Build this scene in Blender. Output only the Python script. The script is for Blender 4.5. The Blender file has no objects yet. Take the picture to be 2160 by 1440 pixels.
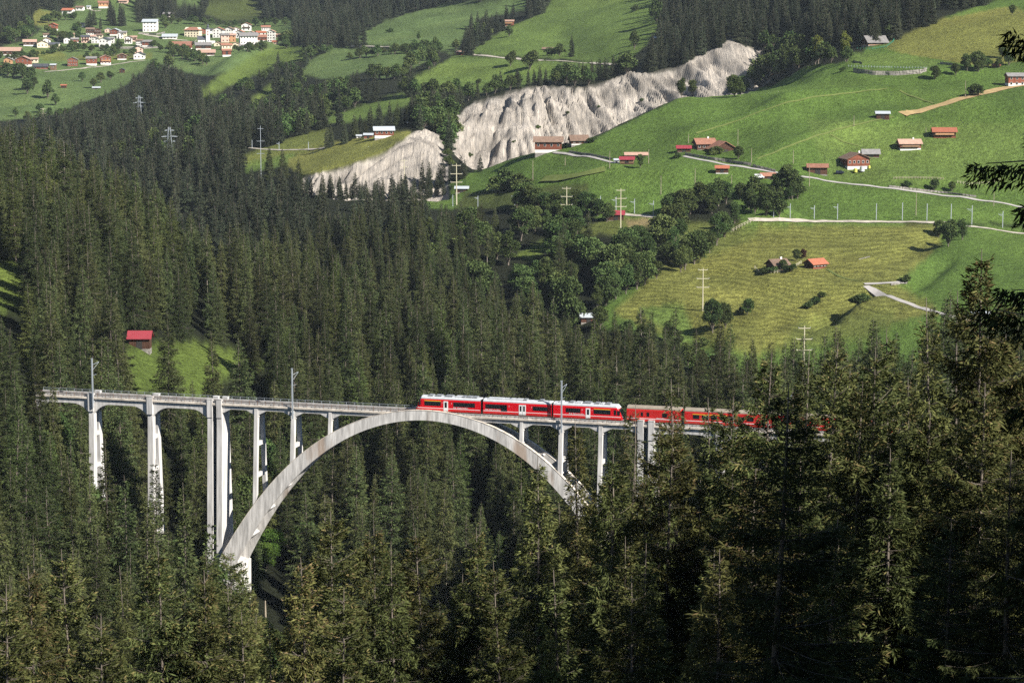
import bpy, math, random
import numpy as np
from math import radians, sin, cos, tan, pi, sqrt, atan2
from mathutils import Vector, Matrix
rng = np.random.default_rng(7); random.seed(7)
SC = bpy.context.scene
COL = SC.collection
# ------------------------------------------------------------------ camera, world, sun
FPX = 5000.0                                   # focal length in pixels of a 2160 px wide frame
PITCH = math.atan(725.0 / FPX)
CP, SP = cos(PITCH), sin(PITCH)
cam = bpy.data.cameras.new("camera"); cam.lens = 36.0 * FPX / 2160.0; cam.sensor_width = 36.0
cam.clip_start = 1.0; cam.clip_end = 20000.0
camo = bpy.data.objects.new("camera", cam); COL.objects.link(camo)
camo.rotation_euler = (radians(90) - PITCH, 0, 0); SC.camera = camo
SUN_AZ, SUN_EL = radians(52), radians(35)       # azimuth measured from straight behind the camera towards its right
world = bpy.data.worlds.new("World"); SC.world = world; world.use_nodes = True
wn = world.node_tree; sky = wn.nodes.new("ShaderNodeTexSky"); sky.sky_type = 'NISHITA'; sky.sun_disc = False
sky.sun_elevation = SUN_EL; sky.altitude = 1300; sky.air_density = 1.0; sky.dust_density = 0.6
sky.sun_rotation = pi - SUN_AZ
wn.links.new(sky.outputs[0], wn.nodes["Background"].inputs[0]); wn.nodes["Background"].inputs[1].default_value = 0.05
sl = bpy.data.lights.new("sun", 'SUN'); sl.energy = 5.0; sl.angle = radians(0.5); sl.color = (1.0, 0.945, 0.86)
so = bpy.data.objects.new("sun", sl); COL.objects.link(so)
sdir = Vector((sin(SUN_AZ) * cos(SUN_EL), -cos(SUN_AZ) * cos(SUN_EL), sin(SUN_EL)))
so.rotation_euler = sdir.to_track_quat('Z', 'Y').to_euler(); so.location = (200, -200, 300)
SC.view_settings.view_transform = 'Standard'; SC.view_settings.look = 'None'
SC.view_settings.exposure = 1.02; SC.view_settings.gamma = 1.0; SC.view_settings.use_curve_mapping = False
SC.render.engine = 'CYCLES'
cy = SC.cycles
cy.max_bounces = 4; cy.diffuse_bounces = 1; cy.glossy_bounces = 2; cy.transmission_bounces = 2
cy.volume_bounces = 0; cy.transparent_max_bounces = 6; cy.caustics_reflective = False; cy.caustics_refractive = False
cy.use_denoising = False

def project(X, Y, Z):
    d = Y * CP - Z * SP; h = Y * SP + Z * CP
    return 1080 + FPX * X / d, 720 - FPX * h / d
def ray(px, py):
    u = (px - 1080) / FPX; v = (py - 720) / FPX
    dy = CP - v * SP
    return u / dy, (-SP - v * CP) / dy           # X/Y , Z/Y

# ------------------------------------------------------------------ noise
def _hash(ix, iy, s):
    h = (ix.astype(np.int64) * 374761393 + iy.astype(np.int64) * 668265263 + s * 974711) & 0x7fffffff
    h = ((h ^ (h >> 13)) * 1274126177) & 0x7fffffff
    return ((h ^ (h >> 16)) & 0xffff) / 65535.0
def vnoise(x, y, s=0):
    x = np.asarray(x, float); y = np.asarray(y, float)
    ix = np.floor(x); iy = np.floor(y); fx = x - ix; fy = y - iy
    fx = fx * fx * (3 - 2 * fx); fy = fy * fy * (3 - 2 * fy)
    a = _hash(ix, iy, s); b = _hash(ix + 1, iy, s); c = _hash(ix, iy + 1, s); d = _hash(ix + 1, iy + 1, s)
    return (a * (1 - fx) + b * fx) * (1 - fy) + (c * (1 - fx) + d * fx) * fy
def fbm(x, y, s=0, o=4):
    v = 0; a = 0.5; t = 0
    for k in range(o):
        v = v + a * vnoise(np.asarray(x) * 2 ** k, np.asarray(y) * 2 ** k, s + k * 17); t += a; a *= 0.5
    return v / t - 0.5
def pip(poly, x, y):
    x = np.asarray(x, float); y = np.asarray(y, float); ins = np.zeros(x.shape, bool); n = len(poly)
    for i in range(n):
        x1, y1 = poly[i]; x2, y2 = poly[(i + 1) % n]
        if y1 == y2: continue
        c = ((y1 > y) != (y2 > y)) & (x < (x2 - x1) * (y - y1) / (y2 - y1) + x1)
        ins ^= c
    return ins

# ------------------------------------------------------------------ terrain profile curves
# each curve: (mode, {px: (Y, value)}); mode 'z' gives a height, 'p' the row of the 2160x1440 frame that the ground reaches
CUR = [
 ('z', {-2200: (2, -3), 0: (2, -2), 2160: (2, -2), 4700: (2, 8)}),
 ('z', {-2200: (35, -26), 0: (35, -24), 1080: (35, -22), 2160: (35, -22), 3300: (35, -9), 4700: (35, 2)}),
 ('z', {-2200: (75, -48), 0: (75, -46), 1080: (75, -42), 2160: (75, -38), 3300: (75, -21), 4700: (75, -6)}),
 ('z', {-2200: (130, -78), 0: (130, -75), 540: (130, -70), 1080: (130, -64), 1620: (130, -57), 2160: (130, -52), 3300: (130, -38), 4700: (130, -20)}),
 ('z', {-2200: (220, -105), 0: (220, -102), 540: (220, -98), 1080: (220, -90), 1620: (220, -82), 2160: (220, -74), 4700: (220, -50)}),
 ('z', {-2200: (340, -90), -300: (340, -108), 0: (340, -114), 270: (340, -120), 540: (340, -134), 1080: (340, -133), 1620: (340, -118), 2160: (340, -104), 4700: (340, -80)}),
 ('z', {-2200: (470, -60), -300: (470, -100), 0: (470, -113), 270: (470, -126), 500: (470, -150), 1080: (470, -158), 1260: (470, -150), 1620: (460, -122), 1900: (450, -101), 2160: (450, -95), 4700: (450, -80)}),
 ('z', {-2200: (600, -40), -300: (600, -84), 0: (600, -95), 60: (600, -100), 183: (600, -124), 442: (570, -138), 700: (580, -158), 1080: (580, -156), 1400: (560, -136), 1700: (540, -112), 2160: (530, -98), 4700: (530, -80)}),
 ('z', {-2200: (680, -40), -300: (690, -90), 0: (690, -103), 270: (690, -113), 540: (680, -136), 800: (670, -146), 1080: (660, -144), 1400: (640, -134), 1700: (620, -124), 2160: (600, -104), 4700: (600, -90)}),
 ('p', {-2200: (1000, 200), -300: (1000, 330), 0: (950, 400), 270: (920, 500), 500: (880, 650), 800: (860, 705), 1080: (830, 780), 1300: (790, 830), 1450: (750, 905), 1700: (690, 980), 2160: (650, 1010), 4700: (650, 900)}),
 ('z', {-2200: (1080, -80), -300: (1090, -140), 0: (1080, -150), 270: (1050, -150), 500: (1000, -158), 800: (960, -158), 1080: (920, -153), 1300: (870, -148), 1450: (810, -137), 1700: (770, -133), 2160: (750, -126), 4700: (750, -100)}),
 ('p', {-2200: (1500, 300), -300: (1500, 400), 0: (1500, 400), 270: (1350, 470), 540: (1200, 520), 800: (1120, 545), 1000: (1080, 560), 1180: (1010, 620), 1300: (940, 700), 1450: (900, 745), 1700: (870, 765), 2160: (830, 740), 4700: (830, 500)}),
 ('p', {-2200: (1700, 240), 0: (1720, 315), 270: (1580, 352), 540: (1330, 425), 700: (1270, 440), 860: (1270, 440), 1000: (1220, 440), 1180: (1170, 452), 1350: (1150, 462), 1600: (1130, 467), 2000: (1130, 468), 2160: (1140, 490), 4700: (1140, 480)}),
 ('p', {-2200: (1800, 220), 0: (1830, 288), 270: (1690, 325), 540: (1390, 390), 650: (1310, 405), 750: (1310, 408), 860: (1320, 405), 940: (1320, 405), 1000: (1270, 402), 1240: (1210, 385), 1440: (1200, 350), 1600: (1185, 365), 1800: (1190, 385), 2000: (1195, 400), 2160: (1200, 410), 4700: (1200, 380)}),
 ('p', {-2200: (1900, 200), 0: (1920, 262), 270: (1770, 295), 540: (1440, 358), 650: (1340, 370), 750: (1350, 343), 800: (1360, 325), 860: (1375, 290), 900: (1370, 300), 945: (1370, 335), 1000: (1350, 370), 1100: (1300, 334), 1240: (1290, 296), 1340: (1330, 250), 1440: (1380, 209), 1540: (1400, 195), 1650: (1340, 195), 1800: (1310, 225), 2000: (1290, 235), 2160: (1290, 215), 4700: (1290, 200)}),
 ('p', {-2200: (2000, 180), 0: (2010, 240), 270: (1900, 258), 540: (1600, 312), 700: (1470, 305), 860: (1480, 262), 940: (1470, 285), 1000: (1500, 374), 1100: (1490, 352), 1240: (1575, 318), 1340: (1600, 275), 1440: (1612, 236), 1540: (1615, 208), 1620: (1600, 190), 1720: (1440, 155), 1800: (1400, 147), 1955: (1390, 152), 2160: (1380, 160), 4700: (1380, 150)}),
 ('p', {-2200: (2150, 150), 0: (2120, 212), 270: (2100, 198), 540: (1900, 250), 700: (1650, 268), 860: (1580, 242), 950: (1570, 250), 1000: (1590, 224), 1100: (1610, 196), 1240: (1680, 186), 1330: (1693, 160), 1400: (1698, 150), 1440: (1702, 136), 1490: (1706, 108), 1540: (1710, 82), 1600: (1722, 108), 1650: (1715, 116), 1720: (1580, 120), 1800: (1450, 122), 2000: (1430, 125), 2160: (1420, 128), 4700: (1420, 120)}),
 ('p', {-2200: (2400, 100), 0: (2300, 152), 270: (2350, 150), 540: (2200, 160), 700: (2000, 165), 860: (1900, 170), 1000: (1850, 168), 1240: (1880, 132), 1440: (1850, 85), 1540: (1850, 45), 1620: (1850, 60), 1700: (1720, 60), 1870: (1550, 60), 2160: (1520, 35), 4700: (1520, 20)}),
 ('p', {-2200: (2600, 60), 0: (2550, 90), 270: (2600, 85), 540: (2600, 95), 700: (2350, 100), 860: (2250, 95), 1000: (2200, 98), 1240: (2150, 62), 1440: (2050, 30), 1540: (2000, 5), 1700: (1880, -10), 2160: (1680, -10), 4700: (1680, -10)}),
 ('p', {-2200: (3000, -20), 0: (2950, 0), 270: (2950, 10), 540: (3000, 18), 700: (2800, 30), 860: (2700, 15), 1000: (2600, 10), 1240: (2500, -15), 1440: (2400, -50), 1700: (2200, -80), 2160: (2000, -90), 4700: (2000, -90)}),
 ('p', {-2200: (4000, -220), 1080: (3800, -250), 2160: (3000, -350), 4700: (3000, -350)}),
 ('p', {-2200: (5600, -330), 1080: (5200, -380), 2160: (4800, -420), 4700: (4800, -420)}),
]
NSEG = [5, 5, 6, 8, 8, 8, 12, 10, 26, 14, 22, 34, 16, 26, 18, 34, 26, 26, 26, 8, 6]
s_in = np.linspace(-0.232, 0.232, 620)
s_out_l = -0.232 - np.cumsum(np.linspace(0.001, 0.018, 44)); s_out_r = 0.232 + np.cumsum(np.linspace(0.001, 0.02, 46))
SS = np.concatenate([s_out_l[::-1], s_in, s_out_r]); NS = len(SS)
def curve_eval(c):
    mode, d = c; ks = sorted(d)
    s = []; Ys = []; zs = []
    for k in ks:
        Y, v = d[k]
        if mode == 'z': sx = (k - 1080) / FPX; z = v
        else:
            sx, zr = ray(k, v); z = zr * Y
        s.append(sx); Ys.append(Y); zs.append(z)
    Yv = np.interp(SS, s, Ys); zv = np.interp(SS, s, zs)
    ker = np.exp(-0.5 * (np.arange(-12, 13) / 4.5) ** 2); ker /= ker.sum()
    pad = lambda a: np.convolve(np.pad(a, 12, mode='edge'), ker, mode='valid')
    return pad(Yv), pad(zv)
CE = [curve_eval(c) for c in CUR]
YG = []; ZG = []; RK = []
for i, n in enumerate(NSEG):
    Y0_, z0_ = CE[i]; Y1_, z1_ = CE[i + 1]
    for k in range(n):
        t = k / n
        YG.append(Y0_ * (1 - t) + Y1_ * t); ZG.append(z0_ * (1 - t) + z1_ * t)
YG.append(CE[-1][0]); ZG.append(CE[-1][1])
YG = np.array(YG); ZG = np.array(ZG); NR = len(YG)
k3 = np.array([1, 2, 3, 2, 1]) / 9.0
for _ in range(2):
    P = np.pad(ZG, ((2, 2), (0, 0)), mode='edge'); ZG = sum(k3[j] * P[j:j + NR] for j in range(5))
XG = YG * SS[None, :]
PXG, PYG = project(XG, YG, ZG)
far = np.clip((YG - 640) / 150, 0, 1)
ZG += far * fbm(XG / 90, YG / 90, 1) * 7.0; FINE = far * (fbm(XG / 24, YG / 24, 5) * 3.2 + fbm(XG / 9, YG / 9, 6) * .9)
ZG += FINE
ZG += (1 - far) * fbm(XG / 30, YG / 30, 9) * 3.0 * np.clip((YG - 20) / 60, 0, 1)
# terraces on the mown meadow, cliff gullies
CLIFF1 = [(962, 245), (1000, 219), (1030, 207), (1070, 198), (1110, 188), (1150, 180), (1195, 185), (1240, 181), (1275, 171), (1335, 152), (1380, 152), (1440, 137), (1480, 112), (1520, 97), (1540, 82), (1570, 96), (1605, 100), (1625, 165), (1560, 205), (1440, 225), (1340, 275), (1240, 325), (1160, 350), (1100, 362), (1060, 385), (1000, 400), (958, 380), (950, 300)]
CLIFF2 = [(640, 372), (700, 358), (750, 344), (800, 325), (838, 303), (866, 281), (905, 276), (936, 288), (945, 345), (945, 420), (800, 420), (700, 415), (630, 400)]
RYG0, RYG1 = 1270, 1760
PXG, PYG = project(XG, YG, ZG)
jx = fbm(XG / 14, YG / 14, 33) * 12; jy = fbm(XG / 14, YG / 14, 44) * 8
c1 = pip(CLIFF1, PXG + jx, PYG + jy) & (YG > 1440) & (YG < RYG1)
c2 = pip(CLIFF2, PXG + jx * .6, PYG + jy * .6) & (YG > RYG0) & (YG < 1470)
rock = (c1 | c2).astype(float)
def blur(a, n=1):
    for _ in range(n):
        P = np.pad(a, 1, mode='edge')
        a = (P[:-2, 1:-1] + P[2:, 1:-1] + P[1:-1, :-2] + P[1:-1, 2:] + 2 * P[1:-1, 1:-1]) / 6
    return a
rb = blur(rock, 3)
fan = XG + (YG - 1600) * 0.35 * np.sin(XG / 60)
gul = 1 - np.abs(2 * vnoise(fan / 11, YG / 60, 51) - 1); gul2 = 1 - np.abs(2 * vnoise(fan / 4.2, YG / 30, 52) - 1)
big = vnoise(fan / 40, YG / 200, 53)
gul3 = 1 - np.abs(2 * vnoise(fan / 2.4 + 7, YG / 18, 54) - 1)
ZG -= FINE * .85 * rb
ZG += rb * (-(gul ** 1.3) * 7 - (gul2 ** 1.2) * 5 - gul3 * 2.6 + big * 4 + 3)
MOWN = [(1400, 560), (1540, 478), (1980, 474), (1985, 515), (1890, 600), (1985, 655), (1800, 700), (1600, 745), (1440, 720), (1290, 660)]
mown = blur(pip(MOWN, PXG, PYG).astype(float) * ((YG > 800) & (YG < 1140)), 2)
st = (ZG * 0.55 + fbm(XG / 60, YG / 60, 61) * 3)
ZG += mown * 0.7 * np.sin(st * 2 * pi * 0.55)
PXG, PYG = project(XG, YG, ZG)

def zat(X, Y):
    """height of the terrain surface at world X, Y"""
    X = np.atleast_1d(np.asarray(X, float)); Y = np.atleast_1d(np.asarray(Y, float))
    s = np.clip(X / Y, SS[0] + 1e-6, SS[-1] - 1e-6)
    j = np.clip(np.searchsorted(SS, s) - 1, 0, NS - 2); t = (s - SS[j]) / (SS[j + 1] - SS[j])
    out = np.zeros(len(X))
    yc = YG[:, j] * (1 - t) + YG[:, j + 1] * t; zc = ZG[:, j] * (1 - t) + ZG[:, j + 1] * t
    i = np.clip((yc < Y[None, :]).sum(0) - 1, 0, NR - 2); a = np.arange(len(X))
    tt = (Y - yc[i, a]) / (yc[i + 1, a] - yc[i, a])
    return zc[i, a] * (1 - tt) + zc[i + 1, a] * tt
def zat1(X, Y): return float(zat([X], [Y])[0])
def hit(px, py, ymin=600, ymax=5600):
    """first point of the terrain behind depth ymin that the camera sees at this place of the frame"""
    sx, zr = ray(px, py)
    Yr = np.exp(np.linspace(math.log(ymin), math.log(ymax), 900))
    dz = zat(sx * Yr, Yr) - zr * Yr
    w = np.where(dz > 0)[0]
    if len(w) == 0: Y = ymax
    elif w[0] == 0: Y = ymin
    else:
        i = w[0]; t = -dz[i - 1] / (dz[i] - dz[i - 1]); Y = Yr[i - 1] * (1 - t) + Yr[i] * t
    return float(sx * Y), float(Y), zat1(sx * Y, Y)

# meadow banks, folds and ditches; one dip stands in for a long tree shadow
def fold(pts, wid, dep, ymin):
    global ZG
    W = np.array([hit(x, y, ymin)[:2] for x, y in pts]); D = np.full(XG.shape, 1e9); box = (XG > W[:, 0].min() - 40) & (XG < W[:, 0].max() + 40) & (YG > W[:, 1].min() - 40) & (YG < W[:, 1].max() + 40)
    x = XG[box]; y = YG[box]; d = np.full(x.shape, 1e9)
    for p, q in zip(W[:-1], W[1:]):
        v = q - p; t = np.clip(((x - p[0]) * v[0] + (y - p[1]) * v[1]) / (v @ v + 1e-9), 0, 1); d = np.minimum(d, np.hypot(x - p[0] - t * v[0], y - p[1] - t * v[1]))
    ZG[box] += dep * np.exp(-(d / wid) ** 2)
for f_ in ([(1735, 668), (1775, 640), (1812, 618), (1835, 612)], 6, -5.0, 760), ([(1690, 712), (1730, 690), (1760, 670)], 5, -3.2, 760), ([(1605, 705), (1630, 688), (1655, 668)], 4, -2.4, 760), ([(1860, 548), (1920, 522), (1985, 492)], 8, -4, 760), ([(1925, 600), (1960, 575), (2000, 540)], 6, -4, 760), \
    ([(1590, 342), (1700, 297), (1800, 266), (1895, 247)], 9, 3.2, 1000), ([(1460, 287), (1640, 224), (1800, 197), (1890, 186)], 12, 4.5, 1000), ([(1560, 480), (1620, 470), (1660, 460)], 8, 5, 1000), ([(1130, 384), (1230, 374), (1290, 358)], 7, 3, 1000), ([(1440, 660), (1480, 720), (1490, 745)], 7, -3.5, 760), \
    ([(1500, 560), (1560, 600), (1620, 625), (1700, 630)], 14, -3, 760), ([(1880, 380), (1990, 382), (2100, 385)], 8, 3, 1000), ([(1440, 770), (1600, 725), (1800, 700), (1900, 690)], 12, 3, 720), ([(1700, 240), (1850, 190), (1960, 165)], 16, -4, 1000), ([(1180, 60), (1200, 100), (1250, 120)], 20, -6, 1500), ([(880, 70), (960, 62), (1060, 45)], 20, -6, 1500), ([(560, 106), (480, 150), (425, 200)], 14, 9, 1500), ([(605, 158), (560, 190), (508, 222)], 14, 8, 1500), ([(900, 150), (1000, 150), (1120, 150)], 14, 4, 1300):
    fold(*f_)
PXG, PYG = project(XG, YG, ZG)
# ------------------------------------------------------------------ land cover (fields are real places; drawn from a survey of the photograph)
GREEN = (0.082, 0.136, 0.028); GREEN2 = (0.098, 0.148, 0.034); MOW = (0.150, 0.158, 0.040); OLIVE = (0.115, 0.136, 0.034)
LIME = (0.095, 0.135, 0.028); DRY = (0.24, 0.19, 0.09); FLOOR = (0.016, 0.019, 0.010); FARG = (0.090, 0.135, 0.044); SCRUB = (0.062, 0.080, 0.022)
MEADOWS = [
 ([(0, 100), (50, 88), (90, 60), (60, 50), (85, 18), (125, 28), (160, 12), (200, -20), (285, -20), (285, 50), (330, 38), (420, 45), (480, 55), (540, 45), (612, 38), (620, 68), (590, 95), (650, 100), (590, 112), (520, 140), (440, 160), (400, 155), (320, 128), (300, 152), (262, 182), (195, 208), (130, 238), (60, 250), (0, 256), (-300, 280), (-300, 120)], FARG),
 ([(50, 52), (80, 18), (122, 30), (100, 55)], MOW), ([(60, 105), (130, 108), (150, 130), (90, 128)], OLIVE),
 ([(150, 118), (320, 112), (320, 126), (150, 130)], OLIVE),
 ([(440, 0), (520, -10), (560, 20), (540, 42), (470, 45), (430, 30)], SCRUB), ([(370, -10), (420, -10), (425, 8), (370, 8)], FARG),
 ([(420, 207), (450, 168), (560, 103), (645, 96), (645, 128), (590, 132), (500, 176), (440, 202)], LIME),
 ([(508, 224), (560, 188), (605, 158), (600, 185), (545, 212)], LIME),
 ([(640, 155), (650, 130), (700, 100), (740, 102), (900, 112), (905, 128), (860, 150), (800, 170), (770, 150), (720, 165), (680, 168)], FARG),
 ([(742, 90), (780, 60), (850, 30), (960, 8), (1112, -10), (1112, 22), (1010, 40), (985, 62), (965, 105), (950, 112), (880, 100), (800, 96)], FARG),
 ([(998, 102), (1020, 90), (1090, 50), (1140, 30), (1175, -10), (1378, -10), (1384, 30), (1392, 50), (1370, 90), (1320, 132), (1290, 134), (1140, 122), (1000, 114)], GREEN2),
 ([(868, 165), (910, 145), (960, 116), (1120, 128), (1300, 134), (1255, 162), (1140, 168), (1100, 180), (1000, 196), (870, 192)], GREEN2),
 ([(690, 240), (720, 238), (760, 225), (850, 198), (872, 203), (860, 225), (780, 252), (690, 262)], GREEN2),
 ([(500, 332), (600, 296), (690, 268), (700, 300), (600, 335), (515, 352)], OLIVE), ([(515, 345), (620, 322), (625, 345), (520, 366)], GREEN2),
 ([(608, 335), (700, 300), (750, 292), (866, 276), (866, 284), (838, 303), (800, 325), (745, 345), (690, 360), (640, 370), (608, 352)], MOW),
 ([(880, 422), (945, 385), (1010, 360), (1100, 328), (1240, 296), (1440, 203), (1540, 185), (1625, 185), (1700, 140), (1780, 133), (1830, 100), (1900, 80), (1990, 38), (2100, 0), (2160, -40), (2700, -40), (2700, 480), (1560, 464), (1545, 420), (1480, 405), (1400, 452), (1370, 466), (1240, 455), (1190, 440), (1000, 440), (900, 440)], GREEN),
 ([(980, 408), (1240, 385), (1240, 440), (1180, 445), (960, 438)], SCRUB),
 ([(1880, 85), (1990, 40), (2140, 12), (2170, 30), (2170, 128), (2080, 140), (2000, 130), (1900, 112), (1862, 100)], MOW),
 ([(1780, 110), (1900, 114), (1985, 132), (1960, 142), (1790, 135)], GREEN2),
 ([(1700, 250), (2160, 260), (2170, 400), (1750, 380)], GREEN2),
 ([(1560, 464), (2700, 490), (2700, 900), (1700, 850), (1460, 800), (1440, 735), (1380, 702), (1270, 694), (1252, 665), (1300, 620), (1400, 572), (1490, 538), (1540, 495)], GREEN),
 (MOWN, MOW), ([(1690, 670), (1900, 655), (1850, 700), (1700, 735), (1640, 740)], OLIVE), ([(1340, 650), (1440, 640), (1470, 720), (1440, 735)], GREEN2),
 ([(1440, 470), (1560, 470), (1600, 500), (1440, 560)], OLIVE),
 ([(1218, 482), (1290, 460), (1385, 456), (1402, 470), (1312, 497), (1230, 492)], OLIVE), ([(1320, 465), (1385, 457), (1402, 466), (1330, 485)], DRY),
 ([(1085, 540), (1130, 513), (1182, 498), (1160, 520), (1130, 548)], LIME),
 ([(255, 742), (283, 728), (400, 720), (480, 736), (565, 762), (545, 785), (470, 800), (415, 870), (390, 870), (340, 830), (262, 830)], LIME),
 ([(-60, 545), (28, 552), (66, 590), (52, 650), (-60, 665)], LIME),
 ([(530, 1262), (600, 1262), (600, 1290), (530, 1290)], OLIVE),
]
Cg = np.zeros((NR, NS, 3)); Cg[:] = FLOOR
jx = fbm(XG / 9, YG / 9, 77) * 9; jy = fbm(XG / 9, YG / 9, 78) * 5
openm = np.zeros((NR, NS), bool)
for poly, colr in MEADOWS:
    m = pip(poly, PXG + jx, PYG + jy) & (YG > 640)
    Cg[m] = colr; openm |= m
ROCKC = (0.46, 0.42, 0.37)
m = rock > 0.5; Cg[m] = ROCKC
for ch in range(3): Cg[:, :, ch] = blur(Cg[:, :, ch], 1)
# field-scale variation, pale tops of the cliff
var = 1 + 0.55 * fbm(XG / 45, YG / 45, 91) + 0.35 * fbm(XG / 12, YG / 12, 92)
Cg *= var[:, :, None]
yel = np.clip(fbm(XG / 60, YG / 60, 95) * 2.4, 0, 1)[:, :, None] * np.array([1.45, 1.1, 0.95]) ; 
Cg = np.where(openm[:, :, None], Cg * (1 + (yel - 0) * 0.28), Cg)

# ------------------------------------------------------------------ materials
def nd(nt, t, **k):
    n = nt.nodes.new(t)
    for a, b in k.items(): setattr(n, a, b)
    return n
def mat(name, col, rough=0.8, spec=0.25, metal=0.0, var=0.0, vscale=1.0, bump=0.0, bscale=8.0, emit=None, stretch=(1, 1, 1), col2=None, objrand=0.0):
    m = bpy.data.materials.new(name); m.use_nodes = True; nt = m.node_tree; b = nt.nodes["Principled BSDF"]; L = nt.links
    b.inputs["Roughness"].default_value = rough; b.inputs["Specular IOR Level"].default_value = spec; b.inputs["Metallic"].default_value = metal
    c = (*col, 1); b.inputs["Base Color"].default_value = c
    if var or col2 or bump or objrand:
        tc = nd(nt, "ShaderNodeTexCoord"); mp = nd(nt, "ShaderNodeMapping"); mp.inputs["Scale"].default_value = stretch
        L.new(tc.outputs["Object"], mp.inputs["Vector"])
        n = nd(nt, "ShaderNodeTexNoise"); n.inputs["Scale"].default_value = vscale; n.inputs["Detail"].default_value = 5; n.inputs["Roughness"].default_value = 0.65
        L.new(mp.outputs[0], n.inputs["Vector"])
        r = nd(nt, "ShaderNodeValToRGB"); r.color_ramp.elements[0].position = 0.32; r.color_ramp.elements[1].position = 0.68
        d = col2 if col2 else tuple(x * (1 - var) for x in col)
        r.color_ramp.elements[0].color = (*d, 1); r.color_ramp.elements[1].color = (*[min(x * (1 + var * 0.4), 1) for x in col], 1)
        L.new(n.outputs["Fac"], r.inputs[0]); out = r.outputs[0]
        if objrand:
            oi = nd(nt, "ShaderNodeObjectInfo"); mr = nd(nt, "ShaderNodeMapRange"); mr.inputs["To Min"].default_value = 1 - objrand; mr.inputs["To Max"].default_value = 1 + objrand
            L.new(oi.outputs["Random"], mr.inputs["Value"]); hs = nd(nt, "ShaderNodeHueSaturation"); L.new(mr.outputs[0], hs.inputs["Value"]); L.new(out, hs.inputs["Color"]); out = hs.outputs[0]
        L.new(out, b.inputs["Base Color"])
        if bump:
            n2 = nd(nt, "ShaderNodeTexNoise"); n2.inputs["Scale"].default_value = bscale; n2.inputs["Detail"].default_value = 4; L.new(mp.outputs[0], n2.inputs["Vector"])
            bp = nd(nt, "ShaderNodeBump"); bp.inputs["Strength"].default_value = bump; bp.inputs["Distance"].default_value = 0.1
            L.new(n2.outputs["Fac"], bp.inputs["Height"]); L.new(bp.outputs[0], b.inputs["Normal"])
    return m
M = {}
def terrain_material():
    m = bpy.data.materials.new("hillside_ground"); m.use_nodes = True; nt = m.node_tree; L = nt.links; b = nt.nodes["Principled BSDF"]
    b.inputs["Roughness"].default_value = 0.95; b.inputs["Specular IOR Level"].default_value = 0.1
    at = nd(nt, "ShaderNodeAttribute", attribute_name="cover"); rk = nd(nt, "ShaderNodeAttribute", attribute_name="rock"); mw = nd(nt, "ShaderNodeAttribute", attribute_name="mown")
    g = nd(nt, "ShaderNodeNewGeometry"); 
    n1 = nd(nt, "ShaderNodeTexNoise"); n1.inputs["Scale"].default_value = 0.35; n1.inputs["Detail"].default_value = 7; n1.inputs["Roughness"].default_value = 0.72; L.new(g.outputs["Position"], n1.inputs["Vector"])
    mr = nd(nt, "ShaderNodeMapRange"); mr.inputs["From Min"].default_value = 0.3; mr.inputs["From Max"].default_value = 0.7; mr.inputs["To Min"].default_value = 0.62; mr.inputs["To Max"].default_value = 1.38; L.new(n1.outputs["Fac"], mr.inputs["Value"])
    n3 = nd(nt, "ShaderNodeTexNoise"); n3.inputs["Scale"].default_value = 1.6; n3.inputs["Detail"].default_value = 3; L.new(g.outputs["Position"], n3.inputs["Vector"])
    mr3 = nd(nt, "ShaderNodeMapRange"); mr3.inputs["From Min"].default_value = 0.35; mr3.inputs["From Max"].default_value = 0.7; mr3.inputs["To Min"].default_value = 0.66; mr3.inputs["To Max"].default_value = 1.5; L.new(n3.outputs["Fac"], mr3.inputs["Value"])
    mu = nd(nt, "ShaderNodeMath", operation='MULTIPLY'); L.new(mr.outputs[0], mu.inputs[0]); L.new(mr3.outputs[0], mu.inputs[1])
    # mowing swaths following the contour lines
    sx = nd(nt, "ShaderNodeSeparateXYZ"); L.new(g.outputs["Position"], sx.inputs[0])
    nw = nd(nt, "ShaderNodeTexNoise"); nw.inputs["Scale"].default_value = 0.03; L.new(g.outputs["Position"], nw.inputs["Vector"])
    ad = nd(nt, "ShaderNodeMath", operation='MULTIPLY_ADD'); L.new(nw.outputs["Fac"], ad.inputs[0]); ad.inputs[1].default_value = 6.0; L.new(sx.outputs["Z"], ad.inputs[2])
    mm = nd(nt, "ShaderNodeMath", operation='MULTIPLY'); L.new(ad.outputs[0], mm.inputs[0]); mm.inputs[1].default_value = 5.5
    sn = nd(nt, "ShaderNodeMath", operation='SINE'); L.new(mm.outputs[0], sn.inputs[0])
    s2 = nd(nt, "ShaderNodeMath", operation='MULTIPLY'); L.new(sn.outputs[0], s2.inputs[0]); L.new(mw.outputs["Fac"], s2.inputs[1])
    s3 = nd(nt, "ShaderNodeMath", operation='MULTIPLY_ADD'); L.new(s2.outputs[0], s3.inputs[0]); s3.inputs[1].default_value = 0.20; s3.inputs[2].default_value = 1.0
    m4 = nd(nt, "ShaderNodeMath", operation='MULTIPLY'); L.new(mu.outputs[0], m4.inputs[0]); L.new(s3.outputs[0], m4.inputs[1])
    vm = nd(nt, "ShaderNodeVectorMath", operation='SCALE'); L.new(at.outputs["Color"], vm.inputs[0]); L.new(m4.outputs[0], vm.inputs["Scale"])
    # rock: thin vertical runnels and pale scars
    mp = nd(nt, "ShaderNodeMapping"); mp.inputs["Scale"].default_value = (0.75, 0.07, 0.07); L.new(g.outputs["Position"], mp.inputs["Vector"])
    n2 = nd(nt, "ShaderNodeTexNoise"); n2.inputs["Scale"].default_value = 1.0; n2.inputs["Detail"].default_value = 10; n2.inputs["Roughness"].default_value = 0.78; n2.inputs["Distortion"].default_value = 0.6; L.new(mp.outputs[0], n2.inputs["Vector"])
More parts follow.
